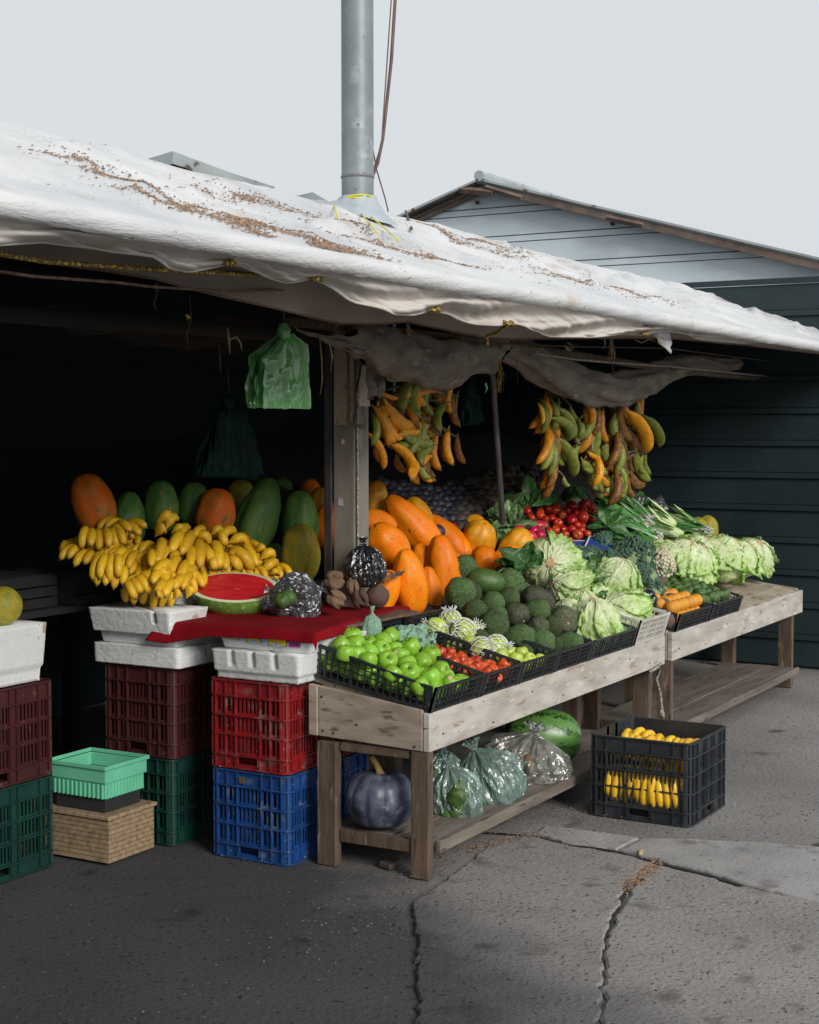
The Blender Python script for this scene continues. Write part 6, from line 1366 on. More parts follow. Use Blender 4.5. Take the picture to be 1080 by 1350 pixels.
# green onions: blades
def blades(name, lab, px, py, an, n, Lp, dep=(.68, .5), seed=0, mat='leaf_blade'):
    p = slope(px, py, *dep); s = mpp(p); rd = random.Random(seed); b = MB(); t = empty(name, lab, 'green onions', p, None, 'bunches of green onions')
    for k in range(n):
        a = an + rd.gauss(0, 13); d = scr(a, rd.uniform(-.1, .45)); L = Lp * s * rd.uniform(.7, 1.2); off = Vector((rd.gauss(0, .025), rd.gauss(0, .025), rd.uniform(-.01, .05)))
        w_ = rd.uniform(.006, .012); up = (TOCAM(p) + Vector((rd.gauss(0, .5), rd.gauss(0, .5), 1))).normalized(); up = (up - d * up.dot(d)).normalized(); sd = d.cross(up); bd = rd.uniform(-.15, .2)
        V = []; A = []
        for i in range(9):
            v = i / 8; w2 = w_ * (1 - v ** 3) * (.5 + min(.5, v * 3)); c = off + d * L * v + up * (bd * L * v * (1 - v) - .06 * L * v * v) + sd * .05 * L * sin(v * 3 + k)
            V += [c - sd * w2, c + up * w2 * .35, c + sd * w2, c - up * w2 * .2]; A += [v + .01] * 4
        F = [(i * 4 + q, i * 4 + (q + 1) % 4, i * 4 + 4 + (q + 1) % 4, i * 4 + 4 + q) for i in range(8) for q in range(4)]
        b.add(V, F, A)
    o = b.build('blade', M[mat], t); o['kind'] = 'stuff'
    b = MB()
    for k in range(int(n * .5)):
        q = Vector((rd.gauss(0, .025), rd.gauss(0, .02), rd.uniform(0, .05))); b.tube([q, q - scr(an, 0) * .03 + Vector((0, 0, rd.uniform(-.02, .01)))], [.0065, .002], 5)
    o = b.build('root_end', M['white_plastic'], t); o['kind'] = 'stuff'
blades('green_onion_bunch', 'bunch of green onions with white root ends at its right', 862, 712, 170, 60, 60, seed=1)
blades('green_onion_bunch', 'bunch of green onions spread behind, right of the tomatoes', 845, 700, 165, 60, 64, (.69, .5), seed=2)
blades('green_onion_bunch', 'darker bunch of green onions low over the blue carton', 868, 730, 172, 40, 50, (.68, .48), seed=3)
blades('green_onion_bunch', 'green onion tops rising toward the plastic packets', 850, 690, 150, 40, 48, (.70, .5), seed=4)
blades('green_onion_bunch', 'green onions lying outside the picture to the right', 930, 705, 175, 50, 60, (.69, .5), seed=5)
for k, (px, py, an, lab) in enumerate(((872, 682, 150, 'pale corn cob in its husk, upper one'), (866, 694, 140, 'pale corn cob in its husk, leaning lower one'), (880, 700, 165, 'corn cob in its husk at the right edge'), (905, 690, 150, 'corn cob in its husk beyond the right edge'))):
    p = slope(px, py, .69, .5); s = mpp(p); t = empty('corn_cob', lab, 'corn', p, None, 'corn cobs in their husks'); t.rotation_euler = frame(scr(an, -.1), TOCAM(p)).to_euler(); L = 46 * s
    b = lathe([(0, -.5), (.3, -.45), (.5, -.2), (.48, .1), (.25, .4), (0, .5)], 18, 7, .1, .05, 2, k, 2); b.v = [(x * L * .36, y * L * .36, z * L) for x, y, z in b.v]; b.build('cob', M['lettuce_core'], t, smooth=True)
    for q in range(5):
        b = MB(); a = 2 * pi * q / 5; leaf(b, (cos(a) * L * .10, sin(a) * L * .10, -L * .5), (cos(a) * .12, sin(a) * .12, 1), (cos(a), sin(a), 0), L * 1.15, L * .12, -.06, q, .1); b.build('husk', M['lettuce_core' if q % 2 else 'leaf_mid'], t, smooth=True)
# plastic packets
def packet(px, py, w_, h_, an, lab, dep, mat='bag_grey', seed=0):
    p = slope(px, py, *dep); s = mpp(p)
    def fn(sgn): 
        def f(u, v):
            x = (u - .5); y = (v - .5); bul = (1 - (2 * x) ** 4) * (1 - (2 * y) ** 4)
            return (x * w_ * s * (1 + .08 * nz(v * 6, seed)), y * h_ * s, sgn * (.022 * bul + .006 * nz(u * 6, v * 6, seed) * bul))
        return f
    b = MB()
    for sg in (-1, 1): V, F = grid(18, 18, fn(sg)); b.add(V, F if sg > 0 else [f[::-1] for f in F])
    o = b.build('packet', M[mat], smooth=False); o.matrix_world = M4(p, frame((TOCAM(p) + Vector((0, 0, .6))).normalized(), scr(an, 0))); tag(o, lab, 'packet')
packet(838, 662, 26, 30, -35, 'clear plastic packet of leaves standing behind the green onions', (.70, .5), seed=1)
packet(862, 668, 34, 24, 25, 'clear plastic packet at the right edge, above the corn', (.70, .5), seed=2)
leafy('leaf_bundle', 'dark leaves inside and below the plastic packets', 'leaves', 848, 674, (.67, .5), [(100, 0), (60, 0), (140, 0), (20, 0), (170, 0)], .12, .035, 'leaf_dark', seed=21)
# ------------------------------------------------------------------ blue cartons
def carton(P, lab, dep, th_=.02, seed=0, rows=0):
    pts = [slope(px, py, *dep) for px, py in P]; c = sum(pts, Vector()) / 4; t = empty('blue_carton', lab, 'carton', c, None, 'blue printed cartons')
    n = (pts[1] - pts[0]).cross(pts[3] - pts[0]).normalized(); n = n if n.dot(TOCAM(c)) > 0 else -n
    q = [p - c for p in pts]
    b = MB(); V = q + [v - n * .15 for v in q]; b.add(V, [(0, 1, 2, 3), (4, 7, 6, 5), (0, 4, 5, 1), (1, 5, 6, 2), (2, 6, 7, 3), (3, 7, 4, 0)]); b.build('carton_wall', M['carton_blue'], t)
    b = MB(); m = mpp(c) * 2.2; u = (q[1] - q[0]).normalized(); v = (q[3] - q[0]).normalized()
    for a, d, iw in ((0, 1, v), (0, 3, u)):
        W_ = [q[a] + n * .001, q[d] + n * .001, q[d] + iw * m + n * .001, q[a] + iw * m + n * .001]; W_ += [x + n * .002 for x in W_]
        b.add(W_, [(4, 5, 6, 7), (0, 1, 5, 4), (1, 2, 6, 5), (2, 3, 7, 6), (3, 0, 4, 7)])
    b.build('white_edge', M['carton_white'], t)
    if rows:
        b = MB()
        for k in range(rows):
            o_ = q[0] + u * m * 3.2 + v * m * (2.4 + k * 1.5) + n * .0012
            W_ = [o_, o_ + u * m * (1.6 + k % 2), o_ + u * m * (1.6 + k % 2) + v * m * .5, o_ + v * m * .5]; W_ += [x + n * .001 for x in W_]
            b.add(W_, [(4, 5, 6, 7), (0, 1, 5, 4), (1, 2, 6, 5), (2, 3, 7, 6), (3, 0, 4, 7)])
        b.build('printed_mark', M['carton_white'], t)
carton([(736, 712), (771, 713), (769, 728), (740, 730)], 'blue carton edge just below the tomatoes, left one', (.64, .5))
carton([(777, 706), (808, 718), (800, 734), (767, 728)], 'tilted blue carton with white edges and a small printed mark', (.66, .5), rows=2)
carton([(800, 716), (816, 721), (812, 730), (796, 726)], 'blue carton corner behind the broccoli sprig', (.655, .5), rows=1)
carton([(845, 731), (872, 736), (868, 750), (848, 745)], 'blue carton corner below the green onions at right', (.66, .48))
p = slope(725, 712, .65, .5); o = link('melon', lathe(BALL, 26, 0, 0, .03, 2, 1, 2).mesh('melon', M['root'], True)); o.matrix_world = M4(slope(737, 722, .63, .5), None, (.11, .11, .11)); tag(o, 'grey green netted melon between the big lettuce and the blue carton', 'melon')
# ------------------------------------------------------------------ dim heaps at the back
def cabb(px, py, r, lab, seed, dep=(.66, .5)):
    t = lettuce(px, py, r, Vector((0, 0, 1)), lab, seed, dep, 6, True)
    t.name = 'cabbage'; t['category'] = 'cabbage'; t['group'] = 'dim cabbages at the back'
cabb(757, 655, 15, 'dim green cabbage behind the tomato heap', 31); cabb(722, 662, 12, 'dark cabbage behind the left part of the tomatoes', 32); cabb(800, 660, 14, 'dark cabbage behind the right part of the tomatoes', 33)
cabb(815, 675, 14, 'dark cabbage above the green onions', 34)
leafy('leafy_greens', 'dark leafy greens behind the leaning pole and tomatoes', 'leafy greens', 700, 668, (.67, .5), [(60, .1), (100, .1), (140, .1), (30, .1), (170, .1)], .17, .04, 'leaf_dark', seed=22)
leafy('leafy_greens', 'dark leafy greens right of the tomatoes, over the onions', 'leafy greens', 800, 695, (.68, .5), [(20, 0), (60, .1), (-20, -.1), (100, .1), (170, .0), (0, -.2)], .15, .035, 'leaf_dark', seed=23)
rd = random.Random(5); k = 0
MO = mesh_of('oni', lambda: lathe([(0, -.45), (.2, -.44), (.42, -.28), (.5, 0), (.4, .26), (.15, .42), (.05, .6), (0, .62)], 14, sub=1).mesh('onion', M['onion_dim'], True))
MP = mesh_of('plum', lambda: lathe(BALL, 12).mesh('plum', M['grape'], True))
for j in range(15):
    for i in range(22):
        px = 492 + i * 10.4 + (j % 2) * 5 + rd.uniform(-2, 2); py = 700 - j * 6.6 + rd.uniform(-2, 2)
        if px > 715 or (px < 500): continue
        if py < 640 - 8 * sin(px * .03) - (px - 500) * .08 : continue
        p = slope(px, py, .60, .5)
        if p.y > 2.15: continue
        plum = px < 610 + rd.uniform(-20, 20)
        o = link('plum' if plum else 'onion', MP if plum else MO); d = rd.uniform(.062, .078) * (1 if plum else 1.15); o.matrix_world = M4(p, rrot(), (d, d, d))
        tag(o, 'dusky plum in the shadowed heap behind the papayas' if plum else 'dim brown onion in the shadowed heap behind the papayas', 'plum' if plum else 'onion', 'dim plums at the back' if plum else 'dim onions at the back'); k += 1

# ------------------------------------------------------------------ cut melon, roots, bags on the cloth
p = atZ(309, 806, .868) + Vector((.0, .0, .098)); s = mpp(p)
t = empty('cut_watermelon', 'half watermelon with its red cut face up, lying on the red cloth', 'watermelon', p); ax = scr(-10, .05)
up = (Vector((0, 0, 1)) + TOCAM(p) * .40).normalized(); t.rotation_euler = frame(up, ax).to_euler(); a_, b_, c_ = 59 * s, .135, .118
def shell(u, v):
    a = 2 * pi * u; th_ = pi / 2 * v; r = cos(th_) ** .85 if v < 1 else 0; k = 1 + .015 * nz(cos(a) * 3, sin(a) * 3, v * 3)
    return (a_ * cos(a) * r * k, b_ * sin(a) * r * k, -c_ * sin(th_))
b = MB(); V, F = grid(56, 16, shell, True); b.add(V, [f[::-1] for f in F]); b.build('rind', M['wm_rind'], t, smooth=True)
def disc(f0, f1, z0, z1, nm, mat):
    def fn(u, v):
        a = 2 * pi * u; f = lerp(f0, f1, v); w_ = 1 + .02 * nz(cos(a) * 2, sin(a) * 2, 5); return (a_ * f * w_ * cos(a), b_ * f * sin(a) * w_, lerp(z0, z1, v) + .0015 * nz(cos(a) * f * 5, sin(a) * f * 5))
    b = MB(); V, F = grid(56, 10, fn, True); b.add(V, F); b.build(nm, M[mat], t, smooth=True)
disc(1.0, .885, -.001, .0015, 'rind_edge', 'wm_white'); disc(.884, 0, .0016, .0005, 'flesh', 'wm_red')
ROOT = [(0, -.5), (.2, -.47), (.40, -.34), (.47, -.1), (.40, .12), (.46, .28), (.3, .44), (.1, .5), (0, .5)]
def root(px, py, w_, h_, Yd, lab, mat='root', seed=0, an=90, par=None, nm='jicama', grp_='earthy root vegetables beside the post', namp=.35, cat='root vegetable'):
    p = atY(px, py, Yd); s = mpp(p); b = lathe(ROOT, 30, 3, .12, namp, 1.7, seed, 3)
    b.v = [(x * (1 + .10 * nz(x * 9, y * 9, z * 9 + seed)), y * (1 + .10 * nz(x * 9, y * 9, z * 9 + seed)), z) for x, y, z in b.v]
    o = b.build(nm, M[mat], smooth=True); o.matrix_world = M4(p, frame(scr(an, 0), TOCAM(p)), (w_ * s, w_ * s, h_ * s)); tag(o, lab, cat, grp_); return o
root(441, 765, 27, 26, .64, 'lumpy tan root, upper one of the stacked pair left of the post', seed=1)
root(443, 790, 28, 24, .60, 'lumpy tan root at the bottom, resting on the red cloth', seed=2, an=60)
root(465, 775, 26, 17, .66, 'small lumpy root directly below the black bag, left', seed=3, an=10)
root(474, 788, 28, 23, .63, 'dim brown root between the tan pair and the dark one', 'root_dark', seed=4, an=20)
p = atY(498, 786, .62); s = mpp(p); t = empty('beetroot', 'dark round root with a long dry stem, on the red cloth', 'beetroot', p)
b = lathe([(0, -.55), (.1, -.48), (.34, -.34), (.5, -.05), (.46, .2), (.26, .40), (.1, .5), (0, .52)], 28, 0, 0, .06, 2, 4, 2); b.v = [(x * 31 * s, y * 31 * s, z * 34 * s) for x, y, z in b.v]; b.build('root', M['root_dark'], t, smooth=True)
for P, r in (([(505, 768), (508, 762), (518, 757), (532, 754)], .006), ([(503, 766), (504, 758), (510, 753), (517, 755)], .004), ([(512, 760), (520, 760), (530, 757)], .005)):
    b = MB(); b.tube([atY(px, py, .61) - p for px, py in P], r, 6); b.build('dry_stem', M['rope_b'], t, smooth=True)
def bag(px, py, w_, h_, Yd, mat, lab, seed=0, an=90, neck=True, name='plastic_bag', depth=.8, p=None, tail=None, cat='bag', folds=11):
    p = p or atY(px, py, Yd); s = mpp(p); rd = random.Random(seed)
    prof = [(0, -.5), (.25, -.49), (.42, -.42), (.5, -.2), (.5, .0), (.42, .2), (.26, .34), (.10, .42), (.045, .47), (.07, .52), (.13, .60)]
    b = MB(); N = 130; V = []; F = []; n = 72
    for i in range(n):
        f = i / (n - 1) * (len(prof) - 1); k = min(int(f), len(prof) - 2); tt = f - k; tt2 = tt * tt * (3 - 2 * tt); r = lerp(prof[k][0], prof[k + 1][0], tt2 if k > 6 else tt); z = lerp(prof[k][1], prof[k + 1][1], tt)
        for q in range(N):
            a = 2 * pi * q / N; g = max(0, (z + .3)) * .9
            cr = (1 - abs(nz(cos(a) * 2.6 + z * .8, sin(a) * 2.6, seed)) * 2.4); fold = 1 + g * .16 * cos(folds * a + 3 * nz(z * 2, seed)) + .16 * nz(cos(a) * 1.4, sin(a) * 1.4, z * 2.5 + seed) - .10 * max(0, cr) ** 3 + .06 * abs(nz(cos(a) * 4, sin(a) * 4, z * 6 + seed))
            fold += .10 * (1 - 3 * abs(nz(cos(a) * 5, sin(a) * 5, z * 4 + seed * 2))) + .035 * (1 - 3 * abs(nz(cos(a) * 11, sin(a) * 11, z * 8 + seed)))
            V.append((r * 1.08 * fold * cos(a), r * 1.08 * fold * sin(a) * depth, z + .02 * nz(cos(a) * 3, sin(a) * 3, seed + z)))
    for i in range(n - 1):
        for q in range(N): F.append((i * N + q, i * N + (q + 1) % N, (i + 1) * N + (q + 1) % N, (i + 1) * N + q))
    b.add(V, F); b.v = [(x * w_ * s, y * w_ * s, z * h_ * s) for x, y, z in b.v]
    t = empty(name, lab, cat, p); t.rotation_euler = frame(scr(an, 0), RGT).to_euler()
    if tail:                                 # twisted handles sticking up from the knot
        for aa in tail:
            pts = [(0, 0, h_ * s * .46), (cos(aa) * w_ * s * .05, 0, h_ * s * .54), (cos(aa) * w_ * s * .14, .01, h_ * s * (.62 + .05 * sin(aa)))]
            c = MB(); c.tube(pts, [.006, .012, .008], 7); c.build('handle', M[mat], t, smooth=True)
    b.build('bag_film', M[mat], t, smooth=False); return t
bag(481, 744, 48, 60, .66, 'bag_black', 'black crinkled plastic bag standing against the front of the post', 3, 95)
for k in range(5): root(474 + (k % 3) * 7, 758 - (k // 3) * 16, 14, 16, .665, 'dim root inside the black crinkled bag', 'root_dark', 30 + k, 40 * k, nm='root', grp_='roots inside the black bag')
bag(400, 785, 62, 52, .74, 'bag_grey', 'smoky clear plastic bag with a knot, lying right of the cut melon', 8, 20, depth=.6)
bag(374, 786, 46, 44, .80, 'bag_grey', 'smaller smoky plastic bag touching the cut melon', 12, 160, depth=.6)
for k, (px, py, r, m) in enumerate(((393, 776, 10, 'tomato'), (380, 788, 12, 'avocado'), (400, 790, 13, 'avocado'), (412, 786, 11, 'avocado'), (372, 792, 11, 'avocado'), (388, 794, 11, 'avocado'))):
    p = atY(px, py, .76); o = link('pepper', mesh_of(('pep', m), lambda: lathe(TOM, 20, 3, .12, .1, 2, 2, 2).mesh('pepper', M[m], True))); d = 2 * r * mpp(p); o.matrix_world = M4(p, rrot(), (d, d, d)); tag(o, 'red pepper showing at the mouth of the smoky bag' if k == 0 else 'dark green pepper inside the smoky plastic bag', 'pepper', None if k == 0 else 'green peppers inside the smoky bag')
b = MB(); c = atY(352, 797, .76)
for k in range(26): e = Vector((random.gauss(0, 1), random.gauss(0, 1), random.gauss(0, .8))).normalized() * .03; b.tube([c, c + e * .6, c + e + Vector((0, 0, .004))], [.002, .0035, .001], 4)
o = b.build('crumpled_film', M['bag_grey']); tag(o, 'scrunched clear film sprig beside the cut melon', 'film', kind='stuff')

# ------------------------------------------------------------------ under the table
p = Vector((.10, .262, .133 + .116)); s = mpp(p)
t = empty('pumpkin', 'large slate blue pumpkin with a curved tan stem on the lower shelf', 'pumpkin', p)
b = lathe([(0, -.36), (.15, -.43), (.32, -.47), (.47, -.38), (.58, -.15), (.60, .05), (.54, .26), (.40, .40), (.24, .45), (.12, .43), (.05, .38), (0, .37)], 96, 12, .075, .04, 1.2, 4, 4, exp=.6); rr = 77 * s; b.v = [(x * rr, y * rr, z * rr * .98) for x, y, z in b.v]; b.build('body', M['pumpkin'], t, smooth=True)
b = MB(); P = [(508, 1024), (507, 1018), (503, 1011), (499, 1006)]; q0 = Vector((0, 0, .38 * rr)); b.tube([q0, q0 + Vector((-.004, .002, .02)), q0 + Vector((-.012, .010, .045)), q0 + Vector((-.022, .026, .072))], [.022, .012, .0105, .012], 8); b.build('stem', M['pump_stem'], t, smooth=True)
p = Vector((1.40, .165, .133 + .122)); s = mpp(p)
o = link('watermelon', lathe([(0, -.5), (.13, -.49), (.3, -.43), (.44, -.28), (.49, -.05), (.48, .12), (.40, .3), (.26, .44), (.12, .49), (0, .5)], 48, 0, 0, .02, 1, 1, 3).mesh('watermelon', M['wm_skin'], True)); wd = .255; o.matrix_world = M4(p + Vector((0, .04, 0)), frame((-.55, .8, .16)), (wd, wd, .34)); tag(o, 'whole striped green watermelon on the lower shelf behind the bags', 'watermelon')
def shelfbag(px, py, w_, h_, Yd, mat, lab, seed, an, tail=None, fill=None, n=14):
    p = atY(px, py, Yd); s = mpp(p); bag(px, py, w_, h_, Yd, mat, lab, seed, an, p=p, tail=tail, depth=.75, folds=13)
    rd = random.Random(seed)
    for k in range(n):
        q = p + Vector((rd.uniform(-.30, .30) * w_ * s, rd.uniform(-.2, .2) * w_ * s, (rd.random() * .55 - .42) * h_ * s))
        nm, m, dd, l2 = fill; d = dd * rd.uniform(.8, 1.2)
        o = link(nm, mesh_of(('fill', nm), lambda: lathe(ROOT if nm == 'ginger_root' else PAPAYA2, 18, 3, .15, .3, 2, 3, 2).mesh(nm, M[m], True))); o.matrix_world = M4(q, rrot(), (d, d, d * l2)); tag(o, '%s inside the %s' % (nm.replace('_', ' '), lab.split(',')[0]), nm.replace('_', ' '), 'contents of the ' + lab.split(',')[0])
shelfbag(601, 1045, 60, 82, .13, 'bag_mint', 'knotted minty plastic bag nearest the corner leg, on the shelf', 21, 105, (.5, 2.2), ('green_chayote', 'avocado', .06, 1.3), 24)
shelfbag(643, 1025, 80, 90, .13, 'bag_mint', 'larger knotted minty plastic bag in the middle of the shelf', 22, 115, (2.4, 1.2), ('dark_chayote', 'leaf_dark', .065, 1.3), 26)
shelfbag(694, 1001, 106, 78, .15, 'bag_clear', 'clear plastic bag of brown ginger roots on the shelf', 23, 75, (1.0, 2.4), ('ginger_root', 'root', .07, 1.6), 46)
shelfbag(585, 1020, 50, 70, .30, 'bag_mint', 'dim plastic bag behind the pumpkin on the shelf', 24, 90, None, ('green_squash', 'avocado', .05, 1.2), 6)
b = MB(); b.box(-.045, .045, -.03, .03, 0, .03, lambda x, y, z: (x + .01 * sin(y * 60), y, z * (1 - abs(x) * 6))); o = b.build('stone', M['rafter'], bevel=.006); o.location = atZ(515, 1142, 0); tag(o, 'small flat stone on the ground under the shelf', 'stone')

# ------------------------------------------------------------------ hanging bags, drapes, poles, strings
def bagstack(lab, knot, P, Yd, mat, layers=6, seed=0):
    p0 = atY(*knot, Yd); t = empty('hanging_bags', lab, 'bags', p0); rd = random.Random(seed); s = mpp(p0)
    for k in range(layers):
        f = k / max(1, layers - 1); (x0, y0), (x1, y1) = P[0], P[1]       # bottom left / bottom right corner px at front layer
        top0, top1 = P[2], P[3]
        yy = Yd + .012 * (layers - k) * .8; sp = .75 + .25 * f
        cbl = atY(lerp(x0, (x0 + x1) / 2, (f) * .42), y0 + rd.uniform(-4, 3), yy); cbr = atY(x1 - (1 - f) * rd.uniform(2, 22), y1 + rd.uniform(-5, 3), yy)
        ctl = atY(lerp(top0[0], (x0 + x1) / 2, f * .4), top0[1] + rd.uniform(-3, 6), yy); ctr = atY(top1[0] - (1 - f) * 8, top1[1] + rd.uniform(-2, 5), yy); kn = atY(knot[0] + rd.uniform(-3, 3), knot[1] + 14, yy)
        def fn(u, v):
            bot = lerp(cbl, cbr, u); sh = lerp(ctl, ctr, u); 
            if v < .72: q = lerp(bot, sh, v / .72)
            else:
                w_ = (v - .72) / .28; q = lerp(sh, kn + (sh - kn) * .10, w_ ** .7); q.z += .0
            fold = .026 * nz(u * 4 + k + v * 1.5, v * .8, k * 2.2) + .012 * nz(u * 13 + v * 2, v * .7, k) * (1 + v) + .012 * nz(u * 6 - v * 5, v * 4, k + 8)
            return q - p0 + Vector((0, fold - .004, .004 * nz(u * 9, k)))
        b = MB(); V, F = grid(44, 36, fn); b.add(V, F); o = b.build('bag_layer', M[mat], t, smooth=True)
    b = lathe(BALL, 18, 4, .2, .3, 3, seed, 2); b.v = [(x * 24 * s, y * 16 * s, z * 24 * s - .035) for x, y, z in b.v]; b.build('knot', M[mat], t, smooth=True)
    b = MB(); b.tube([(0, 0, -.03), (.003, 0, .05), (-.002, 0, .12)], .003, 5); b.build('string', M['rope_b'], t)
bagstack('bundle of light green plastic bags hung at the left of the post', (374, 424), [(326, 536), (408, 538), (330, 466), (405, 452)], .46, 'bag_green', 7, 2)
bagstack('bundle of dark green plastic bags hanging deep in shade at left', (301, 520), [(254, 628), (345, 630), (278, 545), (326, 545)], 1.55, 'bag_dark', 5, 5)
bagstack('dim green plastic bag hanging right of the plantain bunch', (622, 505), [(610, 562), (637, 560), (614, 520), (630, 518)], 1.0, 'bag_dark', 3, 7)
def drape(lab, P, Yd, R, seed, tw=2.2):
    pts = [atY(px, py, Yd) for px, py, *_ in P]; n = 120; rs = [q[2] if len(q) > 2 else 1 for q in P]
    def at(t):
        f = t * (len(pts) - 1); k = min(int(f), len(pts) - 2); u = f - k
        a, b_, c, d = pts[max(k - 1, 0)], pts[k], pts[k + 1], pts[min(k + 2, len(pts) - 1)]
        return 0.5 * (2 * b_ + (c - a) * u + (2 * a - 5 * b_ + 4 * c - d) * u * u + (3 * b_ - a - 3 * c + d) * u ** 3), lerp(rs[k], rs[k + 1], u)
    def fn(u, v):
        p, r = at(v); d = (at(min(1, v + .01))[0] - at(max(0, v - .01))[0]).normalized(); x = d.cross(Vector((0, 0, 1))).normalized(); y = x.cross(d); a = 2 * pi * u + tw * v
        k = R * r * (1 + .22 * cos(5 * a + 7 * v + seed) * .6 + .34 * nz(cos(a) * 1.3, sin(a) * 1.3, v * 9 + seed) + .12 * max(0, 1 - 5 * abs(nz(cos(a) * 1.5 + v * 9, sin(a) * 1.5 - v * 6, seed))) + .12 * nz(cos(a) * 3, sin(a) * 3, v * 18 + seed))
        return p + x * (k * cos(a - tw * v) * .8) + y * (k * sin(a - tw * v))
    b = MB(); V, F = grid(40, n, fn, True); b.add(V, F); o = b.build('rolled_cloth', M['drape'], smooth=True); tag(o, lab, 'cloth')
drape('brown rolled shade cloth sagging above the near plantain bunch', [(462, 446, .5), (490, 456, .9), (520, 470, 1.05), (560, 478, 1.1), (600, 476, 1.1), (640, 466, .95), (664, 452, .5)], .50, .082, 3)
drape('dark rolled shade cloth sagging above the far plantain bunches', [(662, 458, .6), (700, 474, .9), (745, 500, .95), (790, 514, .95), (830, 510, .95), (866, 496, .8), (905, 482, .7), (950, 484, .5), (975, 480, .35)], .52, .085, 7)
def sheet(nm, lab, cat, Q, Yd, mat, seed, amp=.03, nu=40, nv=24):
    q = [atY(px, py, Yd + (d[0] if d else 0)) for px, py, *d in Q]; c = q[0]
    def fn(u, v): return lerp(lerp(q[0], q[1], u), lerp(q[3], q[2], u), v) - c + Vector((0, amp * nz(u * 4, v * 3, seed), amp * .6 * nz(u * 5, v * 2, seed + 4))) + Vector((0, 0, -.035 * sin(pi * u) * (1 - v)))
    b = MB(); V, F = grid(nu, nv, fn); b.add(V, F); o = b.build(nm, M[mat], smooth=True); o.location = c; sm = o.modifiers.new('s', 'SOLIDIFY'); sm.thickness = .003; tag(o, lab, cat)
sheet('shade_cloth', 'brown shade cloth corner stretched to the left over the post top', 'cloth', [(388, 430), (496, 432), (494, 470), (462, 462)], .47, 'drape', 3)
sheet('shade_cloth', 'crumpled cloth fold tucked between post and plantains', 'cloth', [(482, 462), (500, 468), (503, 520), (484, 527)], .60, 'drape', 8, .05)
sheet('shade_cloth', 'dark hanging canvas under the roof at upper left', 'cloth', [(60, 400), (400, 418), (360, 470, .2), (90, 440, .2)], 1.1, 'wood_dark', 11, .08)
for lab, P, Yd, r, m in (('pale bamboo pole behind the flap, carrying the far plantains', [(655, 452), (880, 487)], .5, .020, 'wood_brown'), ('thinner stick crossing above the dark rolled cloth', [(722, 485), (780, 505)], .5, .014, 'wood_brown'),
        ('pale rope stretched level above the bamboo pole', [(706, 466), (760, 474), (820, 479), (882, 483)], .44, .0055, 'rope_w'), ('upper thin cord under the flap at right', [(640, 452), (760, 457), (880, 459)], .40, .003, 'rope_b'),
        ('wooden pole carrying the near rolled cloth', [(380, 424), (670, 452)], .55, .018, 'wood_brown'), ('dark pole under the roof at the upper left', [(60, 418), (240, 430), (420, 446)], 1.0, .03, 'wood_dark')):
    b = MB(); pts = [atY(px, py, Yd) for px, py in P]
    if P[-1][0] > 870: pts.append(Vector((XR - .012, pts[-1].y, pts[-1].z)))
    if P[0][0] < 100: pts.insert(0, Vector((XL + .002, pts[0].y, pts[0].z)))
    b.tube(pts, r, 10); o = b.build('rope' if 'rope' in m else 'pole', M[m], smooth=True); tag(o, lab, 'rope' if 'rope' in m else 'pole')
b = MB(); b.tube([atY(647, 480, .85), atY(650, 500, .85), atY(663, 690, .86)], .0155, 12); o = b.build('leaning_pole', M['steel'], smooth=True); tag(o, 'thin grey metal pole leaning slightly among the radish leaves', 'pole')
